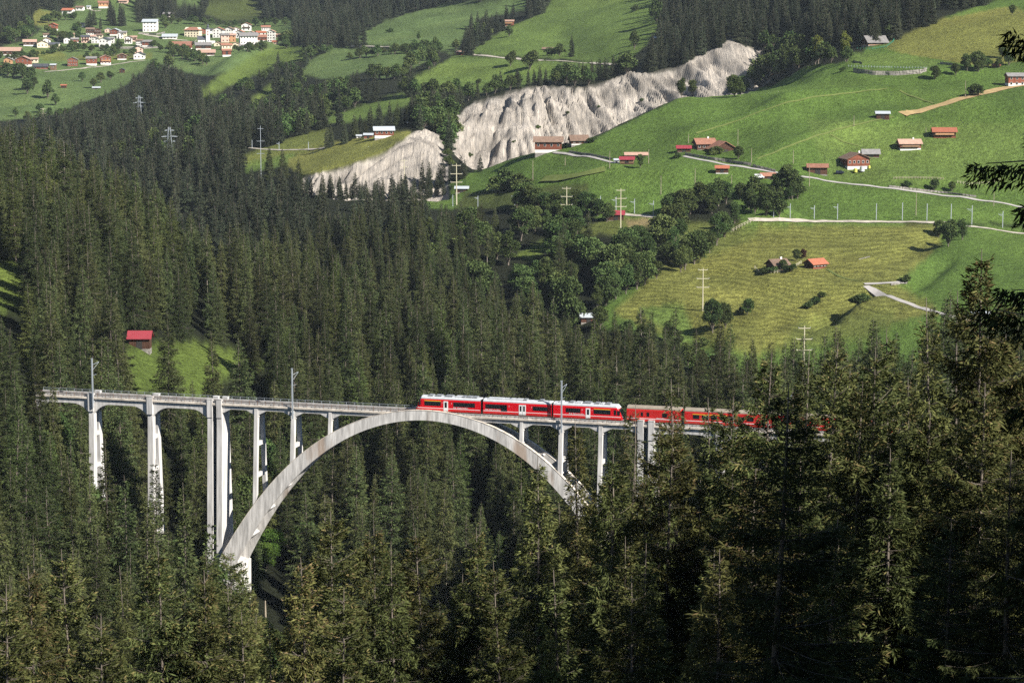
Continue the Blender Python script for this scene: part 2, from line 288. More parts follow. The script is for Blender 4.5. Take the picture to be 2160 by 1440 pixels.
    cr = nd(nt, "ShaderNodeValToRGB"); cr.color_ramp.elements[0].position = 0.32; cr.color_ramp.elements[0].color = (0.15, 0.14, 0.13, 1); cr.color_ramp.elements[1].position = 0.68; cr.color_ramp.elements[1].color = (0.60, 0.53, 0.44, 1)
    e = cr.color_ramp.elements.new(0.5); e.color = (0.37, 0.335, 0.295, 1)
    L.new(n2.outputs["Fac"], cr.inputs[0])
    n5 = nd(nt, "ShaderNodeTexNoise"); n5.inputs["Scale"].default_value = 0.045; n5.inputs["Detail"].default_value = 4; L.new(g.outputs["Position"], n5.inputs["Vector"])
    mr5 = nd(nt, "ShaderNodeMapRange"); mr5.inputs["From Min"].default_value = 0.35; mr5.inputs["From Max"].default_value = 0.65; mr5.inputs["To Min"].default_value = 0.72; mr5.inputs["To Max"].default_value = 1.3; L.new(n5.outputs["Fac"], mr5.inputs["Value"])
    vr = nd(nt, "ShaderNodeVectorMath", operation='SCALE'); L.new(cr.outputs[0], vr.inputs[0]); L.new(mr5.outputs[0], vr.inputs["Scale"])
    mx = nd(nt, "ShaderNodeMix", data_type='RGBA'); L.new(rk.outputs["Fac"], mx.inputs[0]); L.new(vm.outputs[0], mx.inputs[6]); L.new(vr.outputs[0], mx.inputs[7])
    L.new(mx.outputs[2], b.inputs["Base Color"])
    bh = nd(nt, "ShaderNodeMix", data_type='FLOAT'); L.new(rk.outputs["Fac"], bh.inputs[0]); L.new(n1.outputs["Fac"], bh.inputs[2]); L.new(n2.outputs["Fac"], bh.inputs[3])
    bp = nd(nt, "ShaderNodeBump"); bp.inputs["Strength"].default_value = 1.0; bp.inputs["Distance"].default_value = 2.6; L.new(bh.outputs[0], bp.inputs["Height"]); L.new(bp.outputs[0], b.inputs["Normal"])
    return m
M['ground'] = terrain_material()
def leaf_material(name, c0, c1, c2, orand=0.25, nscale=0.25):
    """c0 dark twig green, c1 light new growth, c2 cones / dry tips (vertex attribute 'tint' > 1)"""
    m = bpy.data.materials.new(name); m.use_nodes = True; nt = m.node_tree; L = nt.links; b = nt.nodes["Principled BSDF"]
    b.inputs["Roughness"].default_value = 0.7; b.inputs["Specular IOR Level"].default_value = 0.07
    at = nd(nt, "ShaderNodeAttribute", attribute_name="tint")
    r = nd(nt, "ShaderNodeValToRGB"); r.color_ramp.elements[0].color = (*c0, 1); r.color_ramp.elements[1].position = 0.62; r.color_ramp.elements[1].color = (*c1, 1)
    e = r.color_ramp.elements.new(0.72); e.color = (*c2, 1)
    L.new(at.outputs["Fac"], r.inputs[0])
    oi = nd(nt, "ShaderNodeObjectInfo"); hs = nd(nt, "ShaderNodeHueSaturation")
    mr = nd(nt, "ShaderNodeMapRange"); mr.inputs["To Min"].default_value = 1 - orand * 1.3; mr.inputs["To Max"].default_value = 1 + orand; L.new(oi.outputs["Random"], mr.inputs["Value"])
    ml = nd(nt, "ShaderNodeMath", operation='MULTIPLY'); ml.inputs[1].default_value = 7.31; L.new(oi.outputs["Random"], ml.inputs[0]); fr = nd(nt, "ShaderNodeMath", operation='FRACT'); L.new(ml.outputs[0], fr.inputs[0])
    mh = nd(nt, "ShaderNodeMapRange"); mh.inputs["To Min"].default_value = 0.465; mh.inputs["To Max"].default_value = 0.515; L.new(fr.outputs[0], mh.inputs["Value"])
    L.new(mr.outputs[0], hs.inputs["Value"]); L.new(mh.outputs[0], hs.inputs["Hue"]); L.new(r.outputs[0], hs.inputs["Color"])
    L.new(hs.outputs[0], b.inputs["Base Color"])
    return m
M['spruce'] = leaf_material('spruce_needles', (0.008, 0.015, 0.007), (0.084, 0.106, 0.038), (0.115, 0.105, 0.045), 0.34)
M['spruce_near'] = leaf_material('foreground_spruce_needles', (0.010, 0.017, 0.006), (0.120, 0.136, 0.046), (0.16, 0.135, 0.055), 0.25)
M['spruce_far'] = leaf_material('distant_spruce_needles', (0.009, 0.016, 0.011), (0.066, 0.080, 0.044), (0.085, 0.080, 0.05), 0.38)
M['leaf'] = leaf_material('broad_leaves', (0.020, 0.042, 0.014), (0.092, 0.135, 0.042), (0.12, 0.16, 0.05), 0.25)
M['leaf_lime'] = leaf_material('lime_leaves', (0.018, 0.045, 0.010), (0.075, 0.145, 0.026), (0.10, 0.17, 0.04), 0.1)
M['leaf_yellow'] = leaf_material('yellow_green_leaves', (0.06, 0.08, 0.015), (0.16, 0.19, 0.04), (0.2, 0.2, 0.05), 0.1)
M['leaf_red'] = leaf_material('reddish_leaves', (0.03, 0.012, 0.01), (0.07, 0.03, 0.02), (0.08, 0.03, 0.02), 0.1)
M['larch'] = leaf_material('larch_needles', (0.016, 0.028, 0.009), (0.105, 0.140, 0.042), (0.13, 0.15, 0.05), 0.2)
M['bark_pale'] = mat('pale_trunk_bark', (0.36, 0.31, 0.26), 0.9, 0.1, var=0.4, vscale=3)  # lighter bark of the bare-trunked spruces
M['bark'] = mat('spruce_bark', (0.17, 0.145, 0.12), 0.9, 0.1, var=0.5, vscale=3, stretch=(1, 1, 0.3))
M['concrete'] = mat('weathered_concrete', (0.58, 0.565, 0.545), 0.85, 0.2, var=0.40, vscale=0.6, stretch=(1.8, 1.8, 0.22), bump=0.12, bscale=3)
def concrete_rust():
    m = mat('stained_concrete', (0.60, 0.58, 0.55), 0.85, 0.2, var=0.52, vscale=0.55, stretch=(2.4, 1, 0.25), bump=0.12, bscale=3)
    nt = m.node_tree; L = nt.links; b = nt.nodes["Principled BSDF"]; src = b.inputs["Base Color"].links[0].from_socket
    tc = nd(nt, "ShaderNodeTexCoord"); mp = nd(nt, "ShaderNodeMapping"); mp.inputs["Scale"].default_value = (0.13, 0.05, 0.03); L.new(tc.outputs["Object"], mp.inputs["Vector"])
    n = nd(nt, "ShaderNodeTexNoise"); n.inputs["Scale"].default_value = 1.7; n.inputs["Detail"].default_value = 6; L.new(mp.outputs[0], n.inputs["Vector"])
    r = nd(nt, "ShaderNodeMapRange"); r.inputs["From Min"].default_value = 0.58; r.inputs["From Max"].default_value = 0.70; L.new(n.outputs["Fac"], r.inputs["Value"])
    r2 = nd(nt, "ShaderNodeMath", operation='MULTIPLY'); r2.inputs[1].default_value = 0.6; L.new(r.outputs[0], r2.inputs[0])
    mx = nd(nt, "ShaderNodeMix", data_type='RGBA'); L.new(r2.outputs[0], mx.inputs[0]); L.new(src, mx.inputs[6]); mx.inputs[7].default_value = (0.30, 0.19, 0.11, 1); L.new(mx.outputs[2], b.inputs["Base Color"])
    return m
M['concrete_arch'] = concrete_rust()
M['cornice'] = mat('cornice_concrete', (0.68, 0.61, 0.52), 0.85, 0.2, var=0.5, vscale=0.6, stretch=(1, 1, 3))
M['ballast'] = mat('track_ballast', (0.16, 0.14, 0.12), 0.95, 0.1, var=0.5, vscale=6)
M['steel'] = mat('galvanised_steel', (0.42, 0.46, 0.50), 0.45, 0.4, 0.3, var=0.15, vscale=3)
M['rust'] = mat('rusty_steel', (0.17, 0.09, 0.05), 0.8, 0.2, var=0.3, vscale=4)
M['rail'] = mat('rail_steel', (0.32, 0.30, 0.28), 0.35, 0.5, 0.6)
M['red'] = mat('red_train_paint', (0.62, 0.006, 0.014), 0.35, 0.4, var=0.10, vscale=0.5)
M['red_old'] = mat('older_red_coach_paint', (0.52, 0.020, 0.018), 0.5, 0.3, var=0.15, vscale=0.6)
M['white_paint'] = mat('white_paint', (0.78, 0.78, 0.77), 0.45, 0.4, var=0.05, vscale=1)
M['roof_silver'] = mat('light_grey_train_roof', (0.50, 0.52, 0.54), 0.5, 0.35, var=0.2, vscale=1.2)
M['roof_dust'] = mat('dusty_brown_coach_roof', (0.28, 0.24, 0.19), 0.85, 0.15, var=0.25, vscale=0.9)
M['equip'] = mat('grey_roof_equipment', (0.22, 0.235, 0.25), 0.55, 0.3, var=0.35, vscale=2)
M['glass'] = mat('dark_window_glass', (0.012, 0.015, 0.018), 0.12, 0.5)
M['black'] = mat('black_rubber', (0.012, 0.012, 0.014), 0.8, 0.2)
M['under'] = mat('dark_underframe', (0.035, 0.032, 0.03), 0.8, 0.2)
M['yellow'] = mat('yellow_class_stripe', (0.80, 0.42, 0.03), 0.5, 0.3)
M['wood'] = mat('dark_weathered_timber', (0.085, 0.042, 0.028), 0.85, 0.15, var=0.45, vscale=1.2, stretch=(4, 4, 0.6), objrand=0.25)
M['wood_red'] = mat('reddish_timber', (0.22, 0.075, 0.045), 0.85, 0.15, var=0.45, vscale=1.2, stretch=(4, 4, 0.6), objrand=0.2)
M['wood_pale'] = mat('pale_brown_timber', (0.26, 0.16, 0.10), 0.85, 0.15, var=0.45, vscale=1.2, stretch=(1, 1, 4), objrand=0.2)
M['plaster'] = mat('white_plaster', (0.72, 0.70, 0.66), 0.9, 0.15, var=0.1, vscale=0.6, objrand=0.08)
M['cream'] = mat('cream_plaster', (0.66, 0.58, 0.43), 0.9, 0.15, var=0.12, vscale=0.6, objrand=0.08)
M['pink'] = mat('pinkish_plaster', (0.60, 0.42, 0.34), 0.9, 0.15, var=0.15, vscale=0.6, objrand=0.08)
M['ochre'] = mat('orange_plaster', (0.46, 0.26, 0.14), 0.9, 0.15, var=0.15, vscale=0.6)
M['stone'] = mat('rubble_stone', (0.27, 0.25, 0.225), 0.95, 0.1, var=0.7, vscale=0.9, bump=0.6, bscale=2)
M['r_terra'] = mat('terracotta_roof', (0.29, 0.14, 0.095), 0.85, 0.2, var=0.3, vscale=0.8, stretch=(1, 1, 1), bump=0.2, bscale=6, objrand=0.12)
M['r_orange'] = mat('orange_tile_roof', (0.34, 0.12, 0.07), 0.8, 0.2, var=0.2, vscale=0.8, objrand=0.1)
M['r_pink'] = mat('faded_salmon_roof', (0.40, 0.26, 0.20), 0.85, 0.2, var=0.25, vscale=0.8, objrand=0.12)
M['r_crim'] = mat('crimson_metal_roof', (0.27, 0.040, 0.052), 0.5, 0.35, var=0.15, vscale=0.5)
M['r_grey'] = mat('grey_slate_roof', (0.22, 0.21, 0.205), 0.8, 0.2, var=0.3, vscale=0.8, bump=0.2, bscale=6, objrand=0.15)
M['r_dark'] = mat('dark_slate_roof', (0.075, 0.080, 0.095), 0.7, 0.25, var=0.3, vscale=0.8, objrand=0.15)
M['r_brown'] = mat('brown_shingle_roof', (0.20, 0.135, 0.10), 0.85, 0.2, var=0.35, vscale=0.8, bump=0.2, bscale=6, objrand=0.15)
M['r_metal'] = mat('pale_metal_roof', (0.50, 0.54, 0.57), 0.45, 0.4, 0.2, var=0.12, vscale=0.4)
M['shutter'] = mat('dark_red_shutter', (0.16, 0.03, 0.025), 0.7, 0.2)
M['pole_pale'] = mat('pale_concrete_pole', (0.50, 0.46, 0.33), 0.8, 0.2, var=0.15, vscale=0.8)
M['pole_wood'] = mat('timber_pole', (0.34, 0.29, 0.22), 0.85, 0.15, var=0.3, vscale=2)
M['road'] = mat('pale_asphalt', (0.36, 0.34, 0.32), 0.9, 0.15, var=0.2, vscale=0.25)
M['gravel'] = mat('light_gravel_track', (0.42, 0.38, 0.32), 0.95, 0.1, var=0.35, vscale=0.4)
M['trod'] = mat('trodden_grass_path', (0.125, 0.155, 0.045), 0.95, 0.1, var=0.25, vscale=0.4)
M['straw'] = mat('dry_straw_track', (0.36, 0.26, 0.13), 0.95, 0.1, var=0.3, vscale=0.3)
M['net'] = mat('green_fence_net', (0.03, 0.20, 0.13), 0.8, 0.2)
M['tank_y'] = mat('yellow_green_tank', (0.50, 0.50, 0.10), 0.6, 0.3)
M['car_dark'] = mat('dark_car_paint', (0.02, 0.025, 0.05), 0.3, 0.5)

# ------------------------------------------------------------------ mesh helpers
class MB:
    def __init__(s): s.v = []; s.f = []
    def add(s, vs, fs):
        o = len(s.v); s.v += [tuple(map(float, p)) for p in vs]; s.f += [tuple(i + o for i in f) for f in fs]; return s
    def box(s, x0, x1, y0, y1, z0, z1):
        return s.add([(x0, y0, z0), (x1, y0, z0), (x1, y1, z0), (x0, y1, z0), (x0, y0, z1), (x1, y0, z1), (x1, y1, z1), (x0, y1, z1)],
                     [(0, 3, 2, 1), (4, 5, 6, 7), (0, 1, 5, 4), (1, 2, 6, 5), (2, 3, 7, 6), (3, 0, 4, 7)])
    def hexa(s, p): return s.add(p, [(0, 3, 2, 1), (4, 5, 6, 7), (0, 1, 5, 4), (1, 2, 6, 5), (2, 3, 7, 6), (3, 0, 4, 7)])
    def prism(s, prof, y0, y1, ax='y'):
        """prof: list of (x, z); extruded along y (or prof (y, z) along x)"""
        n = len(prof)
        if ax == 'y': vs = [(a, y0, b) for a, b in prof] + [(a, y1, b) for a, b in prof]
        else: vs = [(y0, a, b) for a, b in prof] + [(y1, a, b) for a, b in prof]
        fs = [tuple(range(n)), tuple(range(2 * n - 1, n - 1, -1))] + [(i, i + n, (i + 1) % n + n, (i + 1) % n) for i in range(n)]
        return s.add(vs, fs)
    def tube(s, p, q, r0, r1=None, n=6):
        r1 = r0 if r1 is None else r1; p = Vector(p); q = Vector(q); d = (q - p).normalized(); a = d.orthogonal().normalized(); b = d.cross(a)
        vs = []
        for c, r in ((p, r0), (q, r1)):
            for i in range(n):
                t = 2 * pi * i / n; vs.append(c + (a * cos(t) + b * sin(t)) * r)
        fs = [(i, (i + 1) % n, (i + 1) % n + n, i + n) for i in range(n)] + [tuple(range(n - 1, -1, -1)), tuple(range(n, 2 * n))]
        return s.add(vs, fs)
    def mesh(s, name, material):
        me = bpy.data.meshes.new(name); me.from_pydata(s.v, [], s.f); me.materials.append(material); me.update(); return me
    def build(s, name, material, parent=None, smooth=False):
        me = s.mesh(name, material)
        if smooth: me.shade_smooth()
        return link(name, me, parent)
def link(name, me, parent=None):
    o = bpy.data.objects.new(name, me); COL.objects.link(o)
    if parent is not None: o.parent = parent
    return o
def tag(o, label=None, cat=None, group=None, kind=None):
    if label: o['label'] = label
    if cat: o['category'] = cat
    if group: o['group'] = group
    if kind: o['kind'] = kind
    return o
def empty(name, loc, rz=0, label=None, cat=None, group=None):
    o = bpy.data.objects.new(name, None); COL.objects.link(o); o.location = loc; o.rotation_euler = (0, 0, rz); o.empty_display_size = 1
    return tag(o, label, cat, group)
def np_mesh(name, V, F, material, attrs=None, smooth=False):
    """V (n,3), F (m,k) with constant k"""
    me = bpy.data.meshes.new(name); k = F.shape[1]
    me.vertices.add(len(V)); me.vertices.foreach_set('co', V.astype(np.float32).ravel())
    me.loops.add(F.size); me.loops.foreach_set('vertex_index', F.astype(np.int32).ravel())
    me.polygons.add(len(F)); me.polygons.foreach_set('loop_start', np.arange(0, F.size, k, dtype=np.int32))
    if smooth: me.polygons.foreach_set('use_smooth', np.ones(len(F), bool))
    me.update(calc_edges=True); me.materials.append(material)
    for nm, dom, arr in (attrs or []):
        if arr.ndim == 1:
            a = me.attributes.new(nm, 'FLOAT', dom); a.data.foreach_set('value', arr.astype(np.float32))
        else:
            a = me.attributes.new(nm, 'FLOAT_COLOR', dom); c = np.ones((len(arr), 4), np.float32); c[:, :3] = arr; a.data.foreach_set('color', c.ravel())
    return me

# ------------------------------------------------------------------ the ground
idx = np.arange(NR * NS).reshape(NR, NS)
F = np.stack([idx[:-1, :-1], idx[:-1, 1:], idx[1:, 1:], idx[1:, :-1]], -1).reshape(-1, 4)
V = np.stack([XG, YG, ZG], -1).reshape(-1, 3)
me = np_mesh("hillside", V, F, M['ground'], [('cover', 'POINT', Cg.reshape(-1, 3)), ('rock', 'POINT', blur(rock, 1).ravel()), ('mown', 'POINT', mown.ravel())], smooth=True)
tag(link("terrain", me), "green alpine hillside with meadows, forest floor and a pale eroded cliff", None, None, 'structure')

# haze: one closed box of thin air around everything
hz = MB().box(-3600, 3600, -400, 5900, -190, 640); hm = bpy.data.materials.new('thin_haze'); hm.use_nodes = True
for n in list(hm.node_tree.nodes):
    if n.type == 'BSDF_PRINCIPLED': hm.node_tree.nodes.remove(n)
pv = nd(hm.node_tree, "ShaderNodeVolumePrincipled"); pv.inputs["Color"].default_value = (0.74, 0.87, 1.0, 1); pv.inputs["Density"].default_value = 2.3e-5; pv.inputs["Anisotropy"].default_value = 0.0
hm.node_tree.links.new(pv.outputs[0], hm.node_tree.nodes["Material Output"].inputs["Volume"])
tag(hz.build('haze', hm), "thin bluish haze over the valley", None, None, 'stuff')

# ------------------------------------------------------------------ roads, paths, tracks
def resample(P, step):
    out = []
    for (a, b) in zip(P[:-1], P[1:]):
        n = max(1, int(math.dist(a, b) / step))
        out += [tuple(a[k] + (b[k] - a[k]) * i / n for k in range(2)) for i in range(n)]
    out.append(tuple(P[-1])); return out
def pxline(pts, step=12):
    P = resample(pts, step); W = [hit(x, y)[:2] for x, y in P]
    W = [w for i, w in enumerate(W) if i == 0 or abs(w[1] - W[i - 1][1]) < 160]
    return W
def ribbon(name, W, width, material, lift=0.22, sub=4.0, **k):
    P = resample(W, sub); A = np.array(P)
    if len(A) > 6:
        ker = np.ones(5) / 5
        A = np.stack([np.convolve(np.pad(A[:, c], 2, mode='edge'), ker, mode='valid') for c in range(2)], 1)
    T = np.gradient(A, axis=0); T /= np.linalg.norm(T, axis=1)[:, None] + 1e-9; Nn = np.stack([-T[:, 1], T[:, 0]], 1)
    V = []; n = len(A); zc = zat(A[:, 0], A[:, 1])
    for o in (-0.5, -0.17, 0.17, 0.5):
        Q = A + Nn * o * width; z = zat(Q[:, 0], Q[:, 1])
        V.append(np.stack([Q[:, 0], Q[:, 1], np.maximum(z, zc * .5 + z * .5) + lift - (0.12 if abs(o) > .4 else 0)], 1))
    V = np.concatenate(V); F = []
    for r in range(3):
        for i in range(n - 1): F.append((r * n + i, r * n + i + 1, (r + 1) * n + i + 1, (r + 1) * n + i))
    F = np.array(F)
    o = link(name, np_mesh(name, V, F, material)); tag(o, k.get('label'), None, None, 'structure'); return A
ribbon('farm_road', pxline([(1160, 321), (1200, 325), (1240, 331), (1290, 341), (1310, 346)]), 2.3, M['road'], label='narrow pale road below the grey-roofed farmhouse')
R1 = pxline([(1435, 328), (1500, 342), (1570, 353), (1640, 365), (1700, 374), (1760, 384), (1880, 398), (2000, 413), (2090, 425), (2160, 437), (2240, 447)])
ribbon('meadow_road', R1, 2.7, M['road'], label='pale road crossing the right hillside below the farms')
RAILPX = [(2240, 500), (2160, 493), (2060, 479), (1990, 470), (1900, 468), (1800, 467.5), (1700, 466), (1600, 465), (1570, 463)]
RAILW = pxline(RAILPX); ribbon('railway_bed', RAILW, 3.3, M['gravel'], label='pale railway bed crossing the right hillside')
RAILW2 = pxline([(1395, 460), (1340, 454), (1290, 450), (1240, 446)]); ribbon('railway_bed', RAILW2, 3.3, M['gravel'], label='short stretch of railway bed beside the red-roofed shed')
RAILW3 = pxline([(690, 312), (640, 316), (590, 317), (540, 314), (500, 309)]); ribbon('railway_bed', RAILW3, 3.3, M['gravel'], label='far railway bed on the small terrace at left')
ribbon('valley_road', pxline([(1820, 600), (1832, 608), (1850, 617), (1890, 631), (1960, 655), (2010, 668), (2060, 680)], 8), 3.3, M['road'], label='pale asphalt road curving down the lower right meadow')
ribbon('side_road', pxline([(1818, 599), (1850, 598), (1885, 597), (1915, 597)], 8), 2.6, M['road'], label='short pale spur of the curved road')
ribbon('upper_road', pxline([(735, 97), (780, 98), (830, 99), (870, 100)]), 4.5, M['gravel'], label='pale upper road on the far meadow at left')
ribbon('upper_road', pxline([(975, 113), (1010, 117), (1050, 121), (1090, 125), (1130, 127), (1170, 129), (1210, 131), (1300, 137)]), 4.5, M['gravel'], label='pale upper road under the two round trees')
ribbon('straw_track', pxline([(1895, 245), (1930, 237), (1960, 228), (2000, 217), (2040, 205), (2080, 196), (2100, 190), (2150, 180), (2200, 176)]), 6.5, M['straw'], label='broad dry straw-coloured track up the right meadow')
for pts, lb in (([(1590, 340), (1640, 318), (1700, 296), (1740, 280), (1800, 265), (1860, 250), (1895, 245)], 'faint trodden path rising to the metal-roofed hut'),
            ([(1460, 285), (1540, 260), (1640, 222), (1720, 205), (1800, 195), (1880, 186)], 'faint grassy terrace edge on the upper right meadow'),
            ([(1890, 188), (1930, 205), (1975, 220)], 'short grassy path joining the straw track'),
            ([(1740, 565), (1770, 585), (1820, 595)], 'worn grass track from the orange-roofed hut to the road'),
            ([(1135, 380), (1180, 377), (1230, 370), (1285, 355)], 'pale grass strip below the grey-roofed farmhouse'),
            ([(1752, 284), (1780, 300), (1812, 308)], 'faint grassy path down to the brown farm')):
    ribbon('grass_path', pxline(pts), 1.3 if 'strip' not in lb else 5, M['trod'], label=lb)
ribbon('village_road', pxline([(290, 70), (330, 78), (370, 84), (400, 86)]), 5, M['gravel'], label='pale village road below the big white house')
ribbon('village_road', pxline([(230, 99), (280, 100), (335, 100)]), 5, M['gravel'], label='pale village road through the middle of the houses')
ribbon('village_road', pxline([(90, 152), (150, 147), (210, 141), (260, 133), (315, 127)]), 4, M['gravel'], label='pale lane along the lower edge of the village')
ribbon('village_road', pxline([(190, 20), (205, 25), (212, 22)]), 4, M['gravel'], label='short pale lane above the village')
# ------------------------------------------------------------------ railway viaduct
TH = radians(16); BAY = 9.1; ZC = -93.5
def u_world(u, v=0.0, Y0=530.0):
    return BX + u * cos(TH) + v * sin(TH), Y0 + (5.5 * BAY - u) * sin(TH) + v * cos(TH)
BX = 0.0
for _ in range(8):
    x, y = u_world(0.0, -2.0); BX -= (project(x, y, ZC)[0] - 462.8) * y / FPX
bx, by = u_world(0, 0)
via = empty('railway_viaduct', (bx, by, ZC), -TH, 'pale concrete arch viaduct crossing the wooded gorge under the red train', 'viaduct')
UA, UE = -47.0, 176.0              # ends of the deck
def hw(dz, b=25.0): return 2.05 + max(0.0, dz) / b      # half width of piers growing downwards
# deck slab, cornices, ballast walls
MB().box(UA, UE, -1.75, 1.75, -0.35, 0.40).build('deck_slab', M['concrete'], via)
MB().box(UA, UE, -1.45, 1.45, 0.40, 0.62).build('ballast_bed', M['ballast'], via)
for s in (-1, 1):
    mb = MB(); u = UA
    while u < UE:                                            # cornice in panels with open joints
        e = min(u + 3.03, UE); y0, y1 = sorted((s * 2.25, s * 1.78)); mb.box(u, e - 0.04, y0, y1, 0.02, 0.46); u = e
    mb.build('cornice', M['cornice'], via)
    y0, y1 = sorted((s * 1.72, s * 1.50)); mw = MB(); u = UA
    while u < UE:
        e = min(u + 4.55, UE); mw.box(u, e - 0.05, y0, y1, 0.42, 0.92); u = e
    mw.build('ballast_wall', M['concrete'], via)
    rl = MB(); n = int((UE - UA) / 2.02)
    for i in range(n + 1):
        uu = UA + i * 2.02; yy = s * 2.12; rl.box(uu - 0.035, uu + 0.035, yy - 0.035, yy + 0.035, 0.40, 1.50)
    rl.box(UA, UE, s * 2.12 - 0.03, s * 2.12 + 0.03, 1.42, 1.48); rl.box(UA, UE, s * 2.12 - 0.02, s * 2.12 + 0.02, 0.98, 1.02)
    rl.build('railing', M['rust'] if s < 0 else M['steel'], via)
    MB().box(UA, UE, s * 0.5 - 0.04, s * 0.5 + 0.04, 0.68, 0.80).build('rail', M['rail'], via)
sl_ = MB(); u = UA
while u < UE: sl_.box(u, u + 0.25, -0.95, 0.95, 0.60, 0.69); u += 0.62
tag(sl_.build('sleeper', M['under'], via), kind='stuff')
def span(u0, u1, style, name='span_girder'):
    """haunched girder pair between two supports"""
    L = u1 - u0; prof = [(u0, -0.002), (u1, -0.002)]
    if style == 'flat':
        d, h, r = 0.85, 1.75, 2.1; low = [(u1, -h), (u1 - 0.3, -h), (u1 - r, -d), (u0 + r, -d), (u0 + 0.3, -h), (u0, -h)]
    else:
        d, h = 1.25, 3.5; low = []
        for i in range(17):
            t = i / 16; uu = u1 - 0.01 - (L - 0.02) * t; a = min(t, 1 - t) * L / 4.2; k = 1 if a > 1 else 1 - (1 - a) ** 2.2
            low.append((uu, -(h + (d - h) * k)))
    for s in (-1, 1):
        y0, y1 = sorted((s * 1.86, s * 1.30)); MB().prism(prof + low, y0, y1).build(name, M['concrete'], via)
def leg_box(mb, u, w, vo_t, vi_t, z_t, vo_b, vi_b, z_b, wb=None):
    wb = wb or w
    mb.hexa([(u - wb / 2, vo_b, z_b), (u + wb / 2, vo_b, z_b), (u + wb / 2, vi_b, z_b), (u - wb / 2, vi_b, z_b), (u - w / 2, vo_t, z_t), (u + w / 2, vo_t, z_t), (u + w / 2, vi_t, z_t), (u - w / 2, vi_t, z_t)])
def frame_pier(u, depth, w=0.85, big=False, top=-0.05):
    """two columns joined by cross beams"""
    p = empty('pier', (0, 0, 0)); p.parent = via
    ztop = 1.25 if big else 0.0
    for s in (-1, 1):
        cw = 1.25 if w < 1.1 else 1.5
        mb = MB(); ho, hb = hw(0), hw(depth)
        leg_box(mb, u, w, s * ho, s * (ho - cw), -1.9 if not big else -2.95, s * hb, s * (hb - cw * 1.15), -depth, w * 1.12) if s > 0 else leg_box(mb, u, w, -ho, -(ho - cw), -1.9 if not big else -2.95, -hb, -(hb - cw * 1.15), -depth, w * 1.12)
        mb.build('column', M['concrete'], p)
        m2 = MB(); ww = w + (0.16 if big else 0.0)
        y0, y1 = sorted((s * (2.36 if big else 2.0), s * 1.28)); m2.box(u - ww / 2, u + ww / 2, y0, y1, -1.9 if not big else -2.95, ztop); 
        if big: MB().box(u - ww / 2 - .05, u + ww / 2 + .05, y0 - .05, y1 + .05, ztop + .002, ztop + .14).build('pilaster_cap', M['concrete'], p)
        m2.build('pilaster', M['concrete'], p)
    MB().box(u - w / 2 + .03, u + w / 2 - .03, -1.3, 1.3, -2.6, -0.4).build('cap_beam', M['concrete'], p)
    z = -8.0; 
    while z > -depth + 3:
        h = hw(-z) - 1.0; MB().box(u - w * .42, u + w * .42, -h, h, z - 1.0, z).build('cross_beam', M['concrete'], p); z -= 7.6
    return p
def wall_pier(u, depth, w=1.3):
    p = empty('pier', (0, 0, 0)); p.parent = via
    mb = MB(); h1 = hw(depth) + .2
    leg_box(mb, u, w * .96, -2.2, 2.2, -2.95, -h1, h1, -depth, w * 1.15); mb.build('pier_wall', M['concrete'], p)
    for s in (-1, 1):
        y0, y1 = sorted((s * 2.36, s * 1.35)); MB().box(u - w / 2, u + w / 2, y0, y1, -2.95, 1.30).build('pilaster', M['concrete'], p); MB().box(u - w / 2 - .05, u + w / 2 + .05, y0 - .05, y1 + .05, 1.302, 1.45).build('pilaster_cap', M['concrete'], p)
    MB().box(u - w * .45, u + w * .45, -1.34, 1.34, -2.95, -0.36).build('pier_head', M['concrete'], p)
    return p
def ground_rel(u, extra=3.0):
    return -(min(zat1(*u_world(u, v)) for v in (-3.5, 0, 3.5)) - ZC) + extra
AXL = [-32.6, -17.5]       # approach piers P2, P3
for u in AXL: frame_pier(u, ground_rel(u), 1.25, True)
wall_pier(-2.35, ground_rel(-2.35)); wall_pier(0, ground_rel(0))
URB = 11 * BAY; wall_pier(URB, ground_rel(URB)); wall_pier(URB + 2.4, ground_rel(URB + 2.4))
for u in (URB + 17.5, URB + 32.6, URB + 47.7, URB + 62.8): frame_pier(u, max(3.2, ground_rel(u)), 1.25, True)
edges = [UA] + AXL + [-2.35]
for a, b in zip(edges[:-1], edges[1:]): span(a + (.62 if a > UA else 0), b - .62, 'arch')
edges = [URB + 2.4, URB + 17.5, URB + 32.6, URB + 47.7, URB + 62.8]
for a, b in zip(edges[:-1], edges[1:]): span(a + .62, b - .62, 'arch')
